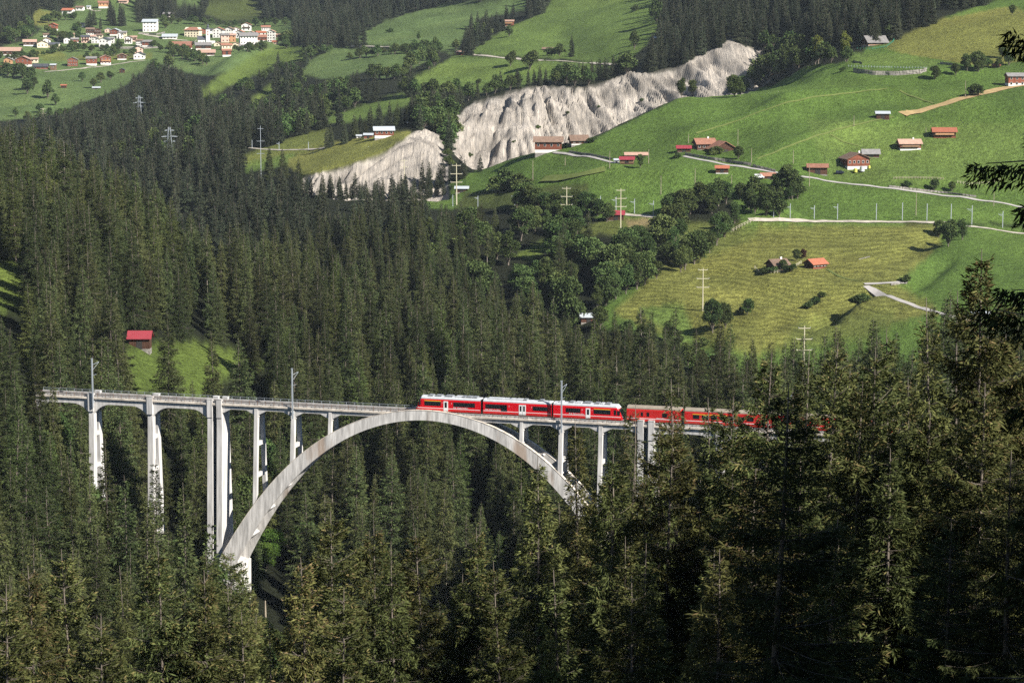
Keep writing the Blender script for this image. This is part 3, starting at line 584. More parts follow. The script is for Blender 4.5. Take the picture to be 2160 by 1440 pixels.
# the arch
UC = 5.5 * BAY + 0.4; ZCR = 1.15
def drop(d): return 0.01147 * d * d + 1.356e-6 * d ** 4
def ext(u): d = u - UC; return ZCR - drop(d)
def slope(u): d = u - UC; return -(2 * 0.01147 * d + 4 * 1.356e-6 * d ** 3)
def thick(u): return 2.15 + 1.75 * (abs(u - UC) / 50) ** 1.4
def outer(z): return 2.28 + max(0, -z + ZCR) / 15.0
def rib(s):
    V = []; N = 72
    for i in range(N + 1):
        u = .5 + (2 * UC - 1.0) * i / N
        z = ext(u); m_ = slope(u); l = sqrt(1 + m_ * m_); t = thick(u); ui = u + m_ / l * t; zi = z - t / l
        for (uu, zz, ww) in ((u, z, 0), (ui, zi, 0), (ui, zi, 1), (u, z, 1)):
            o = outer(zz); V.append((uu, s * (o - (0.95 if ww else 0)), zz))
    F = []
    for i in range(N):
        a = i * 4
        for k in range(4): F.append((a + k, a + (k + 1) % 4, a + 4 + (k + 1) % 4, a + 4 + k))
    F += [(0, 3, 2, 1), (N * 4, N * 4 + 1, N * 4 + 2, N * 4 + 3)]
    mb = MB(); mb.add(V, F); r = mb.build('arch_rib', M['concrete_arch'], via)
    # coping strip along the upper edge
    mb = MB(); V = []
    for i in range(N + 1):
        u = .5 + (2 * UC - 1.0) * i / N; z = ext(u) + 0.004; o = outer(z)
        for (yy, zz) in ((s * (o + .05), z), (s * (o - 1.0), z), (s * (o - 1.0), z + .12), (s * (o + .05), z + .12)): V.append((u, yy, zz))
    mb.add(V, F); mb.build('coping', M['cornice'], via)
rib(-1); rib(1)
for u in [4.6, 9.1, 13.6, 18.2, 22.7, 27.3, 31.8, 36.4, 41, 45.5, 50, 54.6, 59, 63.7, 68.2, 72.8, 77.3, 81.9, 86.4, 91.0, 95.5]:
    z = ext(u); m_ = slope(u); l = sqrt(1 + m_ * m_); t = thick(u); o = outer(z) - .9; dx, dz = 1 / l, m_ / l; nx, nz = m_ / l, -1 / l
    a = (u + nx * .35 - dx * .25, z + nz * .35 - dz * .25); w_, h_ = .5, t - .8
    pr = [a, (a[0] + dx * w_, a[1] + dz * w_), (a[0] + dx * w_ + nx * h_, a[1] + dz * w_ + nz * h_), (a[0] + nx * h_, a[1] + nz * h_)]
    MB().prism(pr, -o, o).build('rib_brace', M['concrete'], via)
MB().hexa([(.4, -5.2, -48), (4.2, -5.2, -48), (4.2, 5.2, -48), (.4, 5.2, -48), (.6, -5.0, -36.2), (4.4, -5.0, -37.6), (4.4, 5.0, -37.6), (.6, 5.0, -36.2)]).build('arch_foundation', M['concrete_arch'], via)
MB().hexa([(URB - 2, -6.6, -60), (URB + 5, -6.6, -60), (URB + 5, 6.6, -60), (URB - 2, 6.6, -60), (URB - 2.4, -5.7, -38.5), (URB + 4, -5.7, -36.5), (URB + 4, 5.7, -36.5), (URB - 2.4, 5.7, -38.5)]).build('arch_foundation', M['concrete_arch'], via)
for k in (1, 2, 3, 8, 9, 10):
    u = k * BAY; d = -(ext(u)) + 0.6; ho = hw(0) 
    p = empty('spandrel_pier', (0, 0, 0)); p.parent = via
    for s in (-1, 1):
        w = .85 if k not in (3, 8) else .72
        o = outer(ext(u)) - .02; mb = MB(); mb.hexa([(u - w * .53, min(s * o, s * (o - 1.1)), -d), (u + w * .53, min(s * o, s * (o - 1.1)), -d), (u + w * .53, max(s * o, s * (o - 1.1)), -d), (u - w * .53, max(s * o, s * (o - 1.1)), -d),
            (u - w / 2, min(s * 2.0, s * .95), -0.02), (u + w / 2, min(s * 2.0, s * .95), -0.02), (u + w / 2, max(s * 2.0, s * .95), -0.02), (u - w / 2, max(s * 2.0, s * .95), -0.02)])
        mb.build('column', M['concrete'], p)
        q = MB(); q.box(u - w / 2 - .18, u + w / 2 + .18, min(s * 1.2, s * 1.9), max(s * 1.2, s * 1.9), -2.3, -1.78); q.build('capital', M['concrete'], p)
    z = -8.2
    while z > -d + 2.5:
        MB().box(u - .36, u + .36, -(outer(z) - 1), outer(z) - 1, z - .95, z).build('cross_beam', M['concrete'], p); z -= 7.3
    MB().box(u - .34, u + .34, -1.0, 1.0, -2.0, -0.36).build('cap_beam', M['concrete'], p)
eds = [0] + [k * BAY for k in (1, 2, 3)]
for a, b in zip(eds[:-1], eds[1:]): span(a + (.66 if a == 0 else .43), b - .43, 'flat')
span(3 * BAY + .43, 4.35 * BAY, 'flat'); span(6.7 * BAY, 8 * BAY - .43, 'flat')
for a in (8, 9, 10): span(a * BAY + .43, (a + 1) * BAY - (.66 if a == 10 else .43), 'flat')
# catenary masts on the viaduct
def via_mast(u, desc, h=9.4):
    x, y = u_world(u, -2.62); z0 = ZC - 2.0 if u < 0 else ZC - 2.2
    m = empty('catenary_mast', (x, y, z0), -TH, desc, 'mast', 'steel catenary masts on the viaduct')
    MB().box(-.15, .15, -.13, .13, 0, h + 2.2).build('pole', M['steel'], m)
    MB().box(-.22, .22, .11, .55, 1.2, 1.6).build('bracket', M['steel'], m)
    MB().box(-.24, .24, -.1, .1, h + 2.2, h + 2.35).build('cap', M['steel'], m)
    a = MB().tube((0.1, .1, h + .8), (.55, 2.5, h + 1.2), .045).tube((0.1, .1, h - .4), (.55, 2.5, h + 1.1), .035).tube((0.1, .1, h - 1.7), (.35, 1.6, h - 1.65), .03)
    a.build('cantilever', M['steel'], m); return m
via_mast(-32.6 + .75, 'steel catenary mast on the leftmost tall pier of the viaduct'); via_mast(2 * BAY + .15, 'steel catenary mast left of the train, above the arch shoulder')
via_mast(9 * BAY + .3, 'steel catenary mast in front of the third red railcar'); via_mast(URB + 32.6, 'steel catenary mast behind the foreground spruces right of the train')
for u, t in ((-32.6 + 2.2, 'leftmost'), (-17.5 + 1.5, 'second'), (-2.35, 'third'), (0.0, 'fourth')): pass

# ------------------------------------------------------------------ train
RT = 0.80                      # rail top above the cornice line
def text_mesh(txt, size, material, parent, loc):
    cu = bpy.data.curves.new('lettering', 'FONT'); cu.body = txt; cu.size = size; cu.extrude = 0.004; cu.shear = 0.25
    o = bpy.data.objects.new('lettering', cu); COL.objects.link(o)
    dg = bpy.context.evaluated_depsgraph_get(); me = bpy.data.meshes.new_from_object(o.evaluated_get(dg)); bpy.data.objects.remove(o)
    me.materials.clear(); me.materials.append(material)
    q = link('lettering', me, parent); q.location = loc; q.rotation_euler = (radians(90), 0, 0); return q
def body_profile(hwid, z0, z1, r, rr):
    """closed (y,z) outline: straight sides, rounded shoulders"""
    P = [(-hwid * .94, z0), (hwid * .94, z0), (hwid, z0 + .45), (hwid, z1 - r)]
    for i in range(1, 6):
        a = i / 5 * radians(62); P.append((hwid - rr * (1 - cos(a)), z1 - r + r * sin(a)))
    P += [(-y, z) for y, z in P[:3:-1]]; P += [(-hwid, z1 - r), (-hwid, z0 + .45)]
    return P
def railcar(u0, L, desc, nose=None, doors=(), wins=(), first=(), texts=(), nums=(), roofs=(), coach=False, group=None):
    x, y = u_world(u0, 0); root = empty('railcar' if not coach else 'passenger_coach', (x, y, ZC + RT), -TH, desc, 'railcar' if not coach else 'coach', group)
    H = 1.33; red = M['red_old'] if coach else M['red']
    def loft(zlo, zhi, dh, name, material, w):
        sec = []
        base = [(-w, zlo), (w, zlo), (w, zhi - .35), (w * .90, zhi - .05), (w * .72, zhi + dh * .3), (w * .35, zhi + dh * .45), (-w * .35, zhi + dh * .45), (-w * .72, zhi + dh * .3), (-w * .90, zhi - .05), (-w, zhi - .35)]
        if nose == 'l': st = [(0.0, .80, .62), (.35, .90, .78), (.9, .97, .93), (1.6, 1, 1), (L, 1, 1)]
        elif nose == 'r': st = [(0, 1, 1), (L - 1.6, 1, 1), (L - .9, .97, .93), (L - .35, .90, .78), (L, .80, .62)]
        else: st = [(0, 1, 1), (L, 1, 1)]
        V = []; n = len(base)
        for (uu, sy, sz) in st:
            for (yy, zz) in base:
                k = (zz - .3) / (zhi - .3); xx = uu
                if nose == 'l' and uu < 1.5: xx = uu + k * k * (1.05 - uu * .7)
                if nose == 'r' and uu > L - 1.5: xx = uu - k * k * (1.05 - (L - uu) * .7)
                V.append((xx, yy * sy, .3 + (zz - .3) * (1 if zz < 1 else (.82 + .18 * (sz - .62) / .38))))
        F = [tuple(range(n)), tuple(range(len(V) - 1, len(V) - n - 1, -1))]
        for i in range(len(st) - 1):
            for k in range(n): F.append((i * n + k, (i + 1) * n + k, (i + 1) * n + (k + 1) % n, i * n + (k + 1) % n))
        return MB().add(V, F).build(name, material, root)
    loft(.30, 3.12, .10, 'body', red, H)
    rb_ = MB(); a, b = (1.45 if nose == 'l' else .05), (L - 1.45 if nose == 'r' else L - .05)
    rb_.prism([(-1.29, 2.98), (1.29, 2.98), (1.25, 3.22), (.98, 3.48), (.5, 3.60), (-.5, 3.60), (-.98, 3.48), (-1.25, 3.22)], a, b, 'x')
    if nose == 'l': rb_.hexa([(.9, -1.0, 2.8), (1.45, -1.29, 3.0), (1.45, 1.29, 3.0), (.9, 1.0, 2.8), (1.0, -.8, 3.05), (1.45, -.9, 3.48), (1.45, .9, 3.48), (1.0, .8, 3.05)])
    if nose == 'r': rb_.hexa([(L - 1.45, -1.29, 3.0), (L - .9, -1.0, 2.8), (L - .9, 1.0, 2.8), (L - 1.45, 1.29, 3.0), (L - 1.45, -.9, 3.48), (L - 1.0, -.8, 3.05), (L - 1.0, .8, 3.05), (L - 1.45, .9, 3.48)])
    rb_.build('roof', M['roof_dust'] if coach else M['roof_silver'], root)
    for (r0, r1, kind) in roofs:
        MB().box(r0, r1, -.92, .92, 3.45, 3.82 if kind else 3.74).build('roof_unit', M['equip'] if kind else M['roof_silver'], root)
    for s in (-1, 1):
        mb = MB(); y0, y1 = sorted((s * (H - .01), s * (H + .012))); a, b = (.55 if nose == 'l' else .1), (L - .55 if nose == 'r' else L - .1)
        cuts = sorted(doors); pos = a
        for d0, d1 in cuts: mb.box(pos, d0 - .02, y0, y1, .86, .98); pos = d1 + .02
        mb.box(pos, b, y0, y1, .86, .98); mb.build('side_stripe', M['white_paint'], root)
        for (w0, w1, wz0, wz1) in wins:
            w_ = MB(); w_.box(w0, w1, *sorted((s * (H - .02), s * (H + .02))), wz0, wz1); wo = w_.build('window', M['glass'], root)
            n = max(1, round((w1 - w0) / 1.6)); mm = MB()
            for i in range(1, n):
                c = w0 + (w1 - w0) * i / n; mm.box(c - .035, c + .035, *sorted((s * (H + .018), s * (H + .03))), wz0, wz1)
            if n > 1: mm.build('window_bar', M['black'], wo)
        for (w0, w1, wz) in first:
            MB().box(w0, w1, *sorted((s * (H - .01), s * (H + .02))), wz, wz + .16).build('class_stripe', M['yellow'], root)
        for (d0, d1) in cuts:
            d_ = MB().box(d0, d1, *sorted((s * (H - .03), s * (H + .03))), .36, 2.62).build('door', M['white_paint'], root)
            n = 2 if d1 - d0 > 1.3 else 1; w = (d1 - d0) / n; g = MB()
            for i in range(n): c = d0 + w * (i + .5); g.box(c - w * .24, c + w * .24, *sorted((s * (H + .028), s * (H + .045))), 1.15, 2.35)
            g.build('door_window', M['glass'], d_)
            if n == 2: MB().box((d0 + d1) / 2 - .02, (d0 + d1) / 2 + .02, *sorted((s * (H + .028), s * (H + .04))), .36, 2.62).build('door_gap', M['black'], d_)
    for t, uu, zz, sz in texts: text_mesh(t, sz, M['white_paint'], root, (uu, -H - .022, zz))
    for t, uu, zz in nums: text_mesh(t, .42, M['white_paint'], root, (uu, -H - .022, zz))
    for c in (2.6, L - 2.6):
        bg = MB().box(c - 1.4, c + 1.4, -.95, .95, -.02 + .12, .55)
        bo = bg.build('bogie', M['under'], root); 
        for k in (-.85, .85):
            for s in (-1, 1): MB().tube((c + k, s * .5 - .06, .36), (c + k, s * .5 + .06, .36), .36, n=14).build('wheel', M['under'], bo)
    MB().box(1.0, L - 1.0, -1.15, 1.15, .18, .34).build('underframe', M['under'], root)
    return root, H
def u_of_px(px, v=-1.3, z=ZC + 2):
    lo, hi = -60, 200
    for _ in range(50):
        m_ = (lo + hi) / 2; x, y = u_world(m_, v)
        if project(x, y, z)[0] < px: lo = m_
        else: hi = m_
    return lo
uA, uB, uC_, uD, uE, uF = [u_of_px(p) for p in (876, 1013.5, 1019, 1163, 1167, 1314)]
LG = 'cars of the modern red railcar set'; CG = 'older red coaches behind the railcar set'
LA = uB - uA; k = LA / 137.5
def R(p, o): return (p - o) * LA / 137.5
# frame columns measured on each car, turned into metres along it
cw = lambda a, b, z0=1.45, z1=2.45, o=876: (R(a, o), R(b, o), z0, z1)
c1, H = railcar(uA, LA, 'leading modern red railcar with its sloping cab at the left end of the train', 'l', doors=[(R(936, 876), R(945.5, 876))],
    wins=[cw(895.5, 930), cw(956.5, 1002), cw(884, 887.5, 1.5, 2.6)], first=[(R(895.5, 876), R(930, 876), 2.47)], texts=[('RhB  Rhätische Bahn', R(956, 876), 1.08, .42)], nums=[('1', R(931.5, 876), 2.05), ('2', R(951.5, 876), 2.05)],
    roofs=[(R(903, 876), R(912, 876), 1), (R(918, 876), R(930, 876), 1), (R(938, 876), R(953, 876), 1), (R(960, 876), R(972, 876), 0), (R(974, 876), R(980, 876), 1), (R(983, 876), R(993, 876), 1), (R(996, 876), R(1005, 876), 1)], group=LG)
LB = uD - uC_
def R2(p): return (p - 1019) * LB / 144.
c2, _ = railcar(uC_, LB, 'middle modern red railcar with double white doors, between the two cab cars', None, doors=[(R2(1095), R2(1109.5))],
    wins=[(R2(1024), R2(1070), 1.45, 2.45), (R2(1057), R2(1070), .95, 2.45), (R2(1124), R2(1155), 1.45, 2.40)], texts=[('RhB  Rhätische Bahn', R2(1023), 1.08, .42)], nums=[('2', R2(1073), 2.05), ('2', R2(1120), 2.05)],
    roofs=[(R2(1028), R2(1060), 0), (R2(1103), R2(1110), 1), (R2(1062), R2(1100), 0), (R2(1136), R2(1144), 1)], group=LG)
LC = uF - uE
def R3(p): return (p - 1167) * LC / 147.
c3, _ = railcar(uE, LC, 'third modern red railcar with its sloping cab at the right, behind the catenary mast', 'r', doors=[(R3(1236), R3(1245.5))],
    wins=[(R3(1193.5), R3(1225), 1.45, 2.45), (R3(1252.5), R3(1288), 1.4, 2.4), (R3(1295), R3(1300), 1.35, 2.45), (R3(1302), R3(1308), 1.35, 2.35)], first=[(R3(1252.5), R3(1288), 2.42)], texts=[('RhB  Rhätische Bahn', R3(1200), 1.08, .42)], nums=[('2', R3(1227), 2.05), ('1', R3(1248), 2.05)],
    roofs=[(R3(1178), R3(1186), 0), (R3(1200), R3(1209), 1), (R3(1213), R3(1225), 0), (R3(1230), R3(1245), 1), (R3(1254), R3(1263), 1), (R3(1266), R3(1272), 0), (R3(1276), R3(1286), 1)], group=LG)
for (root, L_, lbl) in ((c1, LA, 'r'), (c2, LB, 'b'), (c3, LC, 'l')):
    if lbl in 'rb': MB().box(L_ - .02, L_ + .34, -1.15, 1.15, .4, 3.25).build('gangway_bellows', M['black'], root)
    if lbl in 'lb': MB().box(-.34 + .02, .0, -1.15, 1.15, .4, 3.25).build('gangway_bellows', M['black'], root)
# cab glass: windscreens
MB().add([(.42, -1.02, 1.45), (.42, 1.02, 1.45), (.98, .92, 2.62), (.98, -.92, 2.62), (.38, -1.02, 1.45), (.38, 1.02, 1.45), (.9, .92, 2.66), (.9, -.92, 2.66)], [(4, 5, 6, 7), (0, 3, 2, 1), (0, 1, 5, 4), (3, 7, 6, 2), (0, 4, 7, 3), (1, 2, 6, 5)]).build('windscreen', M['glass'], c1)
MB().add([(LC - .42, -1.02, 1.45), (LC - .42, 1.02, 1.45), (LC - .98, .92, 2.62), (LC - .98, -.92, 2.62), (LC - .38, -1.02, 1.45), (LC - .38, 1.02, 1.45), (LC - .9, .92, 2.66), (LC - .9, -.92, 2.66)], [(4, 7, 6, 5), (0, 1, 2, 3), (0, 4, 5, 1), (3, 2, 6, 7), (0, 3, 7, 4), (1, 5, 6, 2)]).build('windscreen', M['glass'], c3)
for root, xx in ((c1, .02), (c3, LC - .02)):
    s = 1 if xx < 1 else -1
    for yy in (-.85, .85): MB().tube((xx, yy, .95), (xx + s * .15, yy, .95), .13, n=10).build('headlight', M['white_paint'], root)
    MB().box(min(xx - s * .12, xx + s * .4), max(xx - s * .12, xx + s * .4), -1.05, 1.05, .12, .42).build('snow_plough', M['roof_silver'], root)
# pantograph on the middle car
pg = empty('pantograph', (R2(1085), 0, 3.6)); pg.parent = c2
MB().tube((0, 0, .1), (.9, 0, .55), .04).tube((.9, 0, .55), (-.2, 0, .95), .035).build('arm', M['under'], pg); MB().box(-.35, -.05, -.8, .8, .95, 1.0).build('contact_strip', M['under'], pg)
u = u_of_px(1322)
def coach(u, L, desc, wins, first=(), dr=()):
    return railcar(u, L, desc, None, doors=[], wins=wins, first=first, texts=[('Rhätische Bahn', L * .55, 1.02, .3)], coach=True, group=CG)
coach(u, 12.2, 'short red luggage van with a dusty brown roof behind the railcar set', [(3.2, 3.7, 1.4, 2.3), (4.5, 5.1, 1.4, 2.3), (8.0, 9.1, 1.35, 2.3)]); u += 13.0
W6 = [(1.9 + i * 2.0, 3.3 + i * 2.0, 1.4, 2.3) for i in range(7)]
coach(u, 17.2, 'red coach with a yellow window stripe half hidden by foreground spruces', W6, [(1.8, 9.5, 2.34)]); u += 18
coach(u, 17.2, 'red coach almost hidden behind the dark foreground spruce', W6); u += 18
coach(u, 17.2, 'rearmost red coach glimpsed through the spruces at right', W6)

# ------------------------------------------------------------------ houses and barns
def house(px, py, wpx, hpx, roof='r_terra', wall='wood', base=None, ridge='x', rp=0.42, dep=0.75, win=(3, 1), label='', cat='house', name='house', chim=False, balc=None, top=None, rz=0.0, ymin=600, group=None, stone_fr=0.3, hip=False):
    X, Y, Z = hit(px, py, ymin); S = Y / FPX; w = wpx * S; h = hpx * S; d = w * dep; rz = rz + random.uniform(-.10, .10)
    root = empty(name, (X, Y + d * .55, Z - .10), rz, label, cat, group)
    y0, y1 = -d / 2, d / 2; hb = h * stone_fr if base else 0
    lo = MB().box(-w / 2, w / 2, y0, y1, 0.05, hb if base else h); lo.build('stone_base' if base else 'wall', M[base or wall], root)
    if base: MB().box(-w / 2 - .06, w / 2 + .06, y0 - .06, y1 + .06, hb, h).build('wall', M[wall], root)
    MB().box(-w / 2 - .02, w / 2 + .02, y0 - .02, y1 + .02, -3.0, .12).build('footing', M['stone'], root)
    e = .35 + w * .05
    if ridge == 'x':
        rh = d / 2 * rp; g = MB()
        g.prism([(y0 - (.06 if base else 0), h), (y1 + (.06 if base else 0), h), (0, h + rh)], -w / 2 - (.05 if base else -.01), w / 2 + (.05 if base else -.01), 'x').build('gable', M[top or wall], root)
        e2 = .5 + d * .06; dz = e2 * rp
        if hip:
            V = [(-w / 2 - e, y0 - e2, h - dz), (w / 2 + e, y0 - e2, h - dz), (w / 2 + e, y1 + e2, h - dz), (-w / 2 - e, y1 + e2, h - dz), (-w / 4, 0, h + rh + .12), (w / 4, 0, h + rh + .12)]
            r = MB().add(V, [(0, 1, 5, 4), (1, 2, 5), (2, 3, 4, 5), (3, 0, 4), (0, 3, 2, 1)]).build('roof', M[roof], root)
        else:
            pr = [(y0 - e2, h - dz - .02), (0, h + rh + .02), (y1 + e2, h - dz - .02), (y1 + e2, h - dz + .22), (0, h + rh + .28), (y0 - e2, h - dz + .22)]
            r = MB().prism(pr, -w / 2 - e, w / 2 + e, 'x').build('roof', M[roof], root)
        ztop = h + rh
    else:
        rh = w / 2 * rp; g = MB()
        g.prism([(-w / 2 - (.06 if base else 0), h), (w / 2 + (.06 if base else 0), h), (0, h + rh)], y0 - (.05 if base else -.01), y1 + (.05 if base else -.01), 'y').build('gable', M[top or wall], root)
        e2 = .5 + w * .05; dz = e2 * rp
        pr = [(-w / 2 - e2, h - dz - .02), (0, h + rh + .02), (w / 2 + e2, h - dz - .02), (w / 2 + e2, h - dz + .22), (0, h + rh + .28), (-w / 2 - e2, h - dz + .22)]
        r = MB().prism(pr, y0 - e, y1 + e, 'y').build('roof', M[roof], root); ztop = h + rh
    if chim: MB().box(w * .15, w * .15 + .8, -.4, .4, ztop - 1.2, ztop + 1.0).build('chimney', M['plaster'], r)
    nc, nr = win
    off = .07 if base else .012
    if nc:
        z0 = hb if (base and nr == 1) else 0; rows = nr
        for j in range(rows):
            zz = z0 + (h - z0) * (j + .55) / rows; ws = min(1.0, w / nc * .4); hs = min(1.25, (h - z0) / rows * .48)
            for i in range(nc):
                xx = -w / 2 + w * (i + .5) / nc
                f = MB().box(xx - ws / 2 - .1, xx + ws / 2 + .1, y0 - off - .05, y0 - off + .03, zz - hs / 2 - .1, zz + hs / 2 + .1).build('window', M['plaster' if wall.startswith('wood') else 'shutter'], root)
                MB().box(xx - ws / 2, xx + ws / 2, y0 - off - .08, y0 - off - .045, zz - hs / 2, zz + hs / 2).build('pane', M['glass'], f)
        ns = max(1, int(d / 4))
        for j in range(rows):
            zz = z0 + (h - z0) * (j + .55) / rows; hs = min(1.2, (h - z0) / rows * .45)
            for i in range(ns):
                yy = y0 + d * (i + .5) / ns
                MB().box(w / 2 + off - .03, w / 2 + off + .05, yy - .45, yy + .45, zz - hs / 2, zz + hs / 2).build('window', M['glass'], root)
    else:                                             # barn: plank door
        MB().box(-w * .14, w * .14, y0 - off - .06, y0 - off + .02, hb, hb + (h - hb) * .75).build('door', M['under'], root)
    if balc: 
        zz = h * .52; MB().box(-w * .42, w * .42, y0 - 1.1, y0 - off, zz, zz + .12).box(-w * .42, w * .42, y0 - 1.12, y0 - 1.04, zz, zz + .95).build('balcony', M[balc], root)
    return root
# the farms and barns on the right hillside
house(1157, 323, 56, 25, 'r_brown', 'wood_red', 'plaster', dep=.6, win=(4, 1), stone_fr=.3, label='large brown farmhouse with grey-brown roof on the edge above the pale cliff', cat='farmhouse', name='farmhouse', rp=.5)
house(1221, 306, 36, 11, 'r_brown', 'wood', 'plaster', dep=.7, win=(3, 1), stone_fr=.25, rp=.7, rz=.25, label='smaller grey-brown roofed house just right of the large farmhouse', name='farmhouse', cat='farmhouse')
house(1342, 331, 44, 5, 'r_pink', 'wood_pale', dep=.4, win=(0, 0), label='long shed with a salmon roof behind the crimson-roofed stable', cat='shed', name='shed')
house(1323, 347, 28, 11, 'r_crim', 'wood_pale', 'wood', dep=.7, win=(0, 0), label='pale plank stable with crimson roof beside a round bush', cat='stable', name='stable')
house(1301, 345, 10, 8, 'r_metal', 'plaster', dep=.8, win=(0, 0), label='tiny white shed left of the pale plank stable', cat='shed', name='shed')
house(1443, 321, 28, 9, 'r_crim', 'wood', dep=.7, win=(0, 0), label='small dark barn with dark crimson roof left of the terracotta farm', cat='barn', name='barn')
house(1487, 316, 40, 14, 'r_terra', 'wood', dep=.75, win=(4, 1), rp=.6, rz=.3, label='dark timber farmhouse with terracotta roof behind the rubble wall', cat='farmhouse', name='farmhouse', chim=True)
house(1524, 322, 52, 9, 'r_terra', 'wood', ridge='y', dep=.6, win=(0, 0), rp=.55, rz=.35, label='broad dark gabled barn with terracotta roof beside the farmhouse', cat='barn', name='barn')
house(1524, 367, 26, 13, 'r_orange', 'wood', 'plaster', dep=.7, win=(0, 0), stone_fr=.2, label='little hut with bright orange-red roof below the pale road', cat='hut', name='hut')
house(1620, 378, 30, 8, 'r_terra', 'wood', dep=.7, win=(0, 0), rz=.3, label='brown shed with faded red roof half hidden by the tall tree', cat='shed', name='shed')
house(1726, 368, 40, 16, 'r_terra', 'wood', dep=.65, win=(0, 0), label='dark stable with rust-red roof left of the brown gabled farmhouse', cat='stable', name='stable')
house(1806, 358, 50, 24, 'r_brown', 'wood_red', 'plaster', ridge='y', dep=.8, win=(5, 1), stone_fr=.32, rp=.42, rz=.35, chim=True, label='reddish-brown gabled farmhouse with tanks in front', cat='farmhouse', name='farmhouse')
house(1838, 332, 34, 9, 'r_grey', 'wood', dep=.7, win=(0, 0), label='old grey shingled barn behind the reddish gabled farmhouse', cat='barn', name='barn', rp=.6)
house(1920, 318, 44, 16, 'r_pink', 'wood_red', 'plaster', dep=.65, win=(4, 1), stone_fr=.35, rp=.5, balc='wood_pale', chim=True, label='chalet with faded salmon roof and white basement on the right meadow', cat='chalet', name='chalet')
house(1994, 292, 46, 15, 'r_orange', 'wood', 'wood_red', dep=.65, win=(4, 1), stone_fr=.35, rp=.45, balc='ochre', label='chalet with vivid orange roof, rightmost on the open meadow', cat='chalet', name='chalet')
house(1863, 253, 27, 14, 'r_metal', 'wood', dep=.7, win=(0, 0), rp=.35, label='small hay barn with pale metal roof alone on the upper meadow', cat='barn', name='barn')
house(1847, 96, 44, 8, 'r_grey', 'wood', 'wood_pale', dep=.7, win=(3, 1), rp=.75, rz=.3, label='grey-roofed chalet at the forest edge behind a green net fence', cat='chalet', name='chalet')
house(2144, 182, 36, 22, 'r_grey', 'wood_red', 'plaster', dep=.7, win=(3, 2), rp=.4, label='red and white house at the right edge behind black spruce branches', name='house', cat='house')
house(2102, 143, 14, 5, 'r_orange', 'wood', dep=.7, win=(0, 0), label='tiny orange-roofed shed beside the road right of the big round tree', cat='shed', name='shed')
house(1642, 571, 38, 14, 'r_brown', 'wood', None, dep=.8, win=(3, 1), rp=.6, rz=.5, chim=True, ymin=760, label='dark chalet with grey roof inside a fenced garden on the mown meadow', cat='chalet', name='chalet')
house(1722, 567, 38, 12, 'r_orange', 'wood', 'wood_red', dep=.75, win=(4, 1), rp=.55, rz=.5, ymin=760, label='low hut with orange-red roof right of the fenced chalet', cat='hut', name='hut')
house(1300, 465, 32, 14, 'r_crim', 'wood', dep=.6, win=(0, 0), rp=.6, ymin=820, label='brown shed with bright crimson roof by the railway line, behind a pale pole', cat='shed', name='shed')
house(1241, 680, 32, 13, 'r_metal', 'wood', dep=.6, win=(0, 0), rp=.5, ymin=820, label='hut with pale grey roof at the left tip of the lower meadow', cat='hut', name='hut')
house(974, 406, 26, 9, 'r_metal', 'wood', dep=.6, win=(0, 0), rp=.4, ymin=1000, label='small dark hut with whitish roof under a pale pole', cat='hut', name='hut')
house(2070, 668, 36, 8, 'r_metal', 'wood_pale', dep=.5, win=(0, 0), rp=.3, ymin=760, label='pale flat-roofed shed glimpsed between the spruces at right', cat='shed', name='shed')
house(809, 292, 40, 18, 'r_metal', 'wood_red', 'plaster', dep=.6, win=(4, 1), stone_fr=.35, rp=.5, rz=.2, ymin=1200, label='large barn with bluish metal roof on the terrace above the left cliff', cat='barn', name='barn')
house(777, 292, 18, 8, 'r_metal', 'wood_red', dep=.6, win=(0, 0), ymin=1200, label='small metal-roofed shed left of the large terrace barn', cat='shed', name='shed')
house(757, 291, 10, 5, 'r_metal', 'plaster', dep=.6, win=(0, 0), ymin=1200, label='tiny white shelter, leftmost of the terrace buildings', cat='shed', name='shed')
house(882, 268, 40, 9, 'r_metal', 'wood_red', 'plaster', dep=.4, win=(3, 1), ymin=1200, stone_fr=.3, label='long low barn with pale metal roof at the top of the terrace', cat='barn', name='barn')
house(920, 250, 22, 9, 'r_metal', 'wood_red', dep=.6, win=(2, 1), ymin=1200, label='red hut with whitish roof among the bushes above the gully', cat='hut', name='hut')
house(541, 299, 18, 8, 'r_metal', 'wood_red', dep=.6, win=(0, 0), ymin=1200, label='brown hut with whitish roof beside the far railway bed', cat='hut', name='hut')
house(644, 254, 18, 9, 'r_pink', 'wood', dep=.6, win=(0, 0), ymin=1200, label='brown hut with pinkish roof at the edge of the mixed wood', cat='hut', name='hut')
house(970, 117, 15, 7, 'r_pink', 'wood_red', dep=.6, win=(0, 0), ymin=1200, label='small barn beside the bend of the upper road', cat='barn', name='barn')
house(1074, 55, 19, 10, 'r_pink', 'wood_red', dep=.6, win=(2, 1), ymin=1200, balc='ochre', label='chalet with pinkish roof behind a round tree below the top meadow', cat='chalet', name='chalet')
house(886, 22, 15, 5, 'r_pink', 'wood', dep=.6, win=(0, 0), ymin=1200, label='small pink-roofed barn high on the far meadow', cat='barn', name='barn')
house(1155, 107, 20, 4, 'r_brown', 'wood', dep=.6, win=(0, 0), ymin=1200, label='low brown barn left of the trees on the middle meadow', cat='barn', name='barn')
house(1388, 86, 17, 6, 'r_metal', 'wood', dep=.6, win=(0, 0), ymin=1200, label='grey-white roofed hut at the edge of the dark upper forest', cat='hut', name='hut')
house(294, 736, 44, 26, 'r_crim', 'wood', dep=.6, win=(0, 0), rp=.8, ymin=640, label='dark barn with crimson roof in the forest clearing above the viaduct', cat='barn', name='barn')
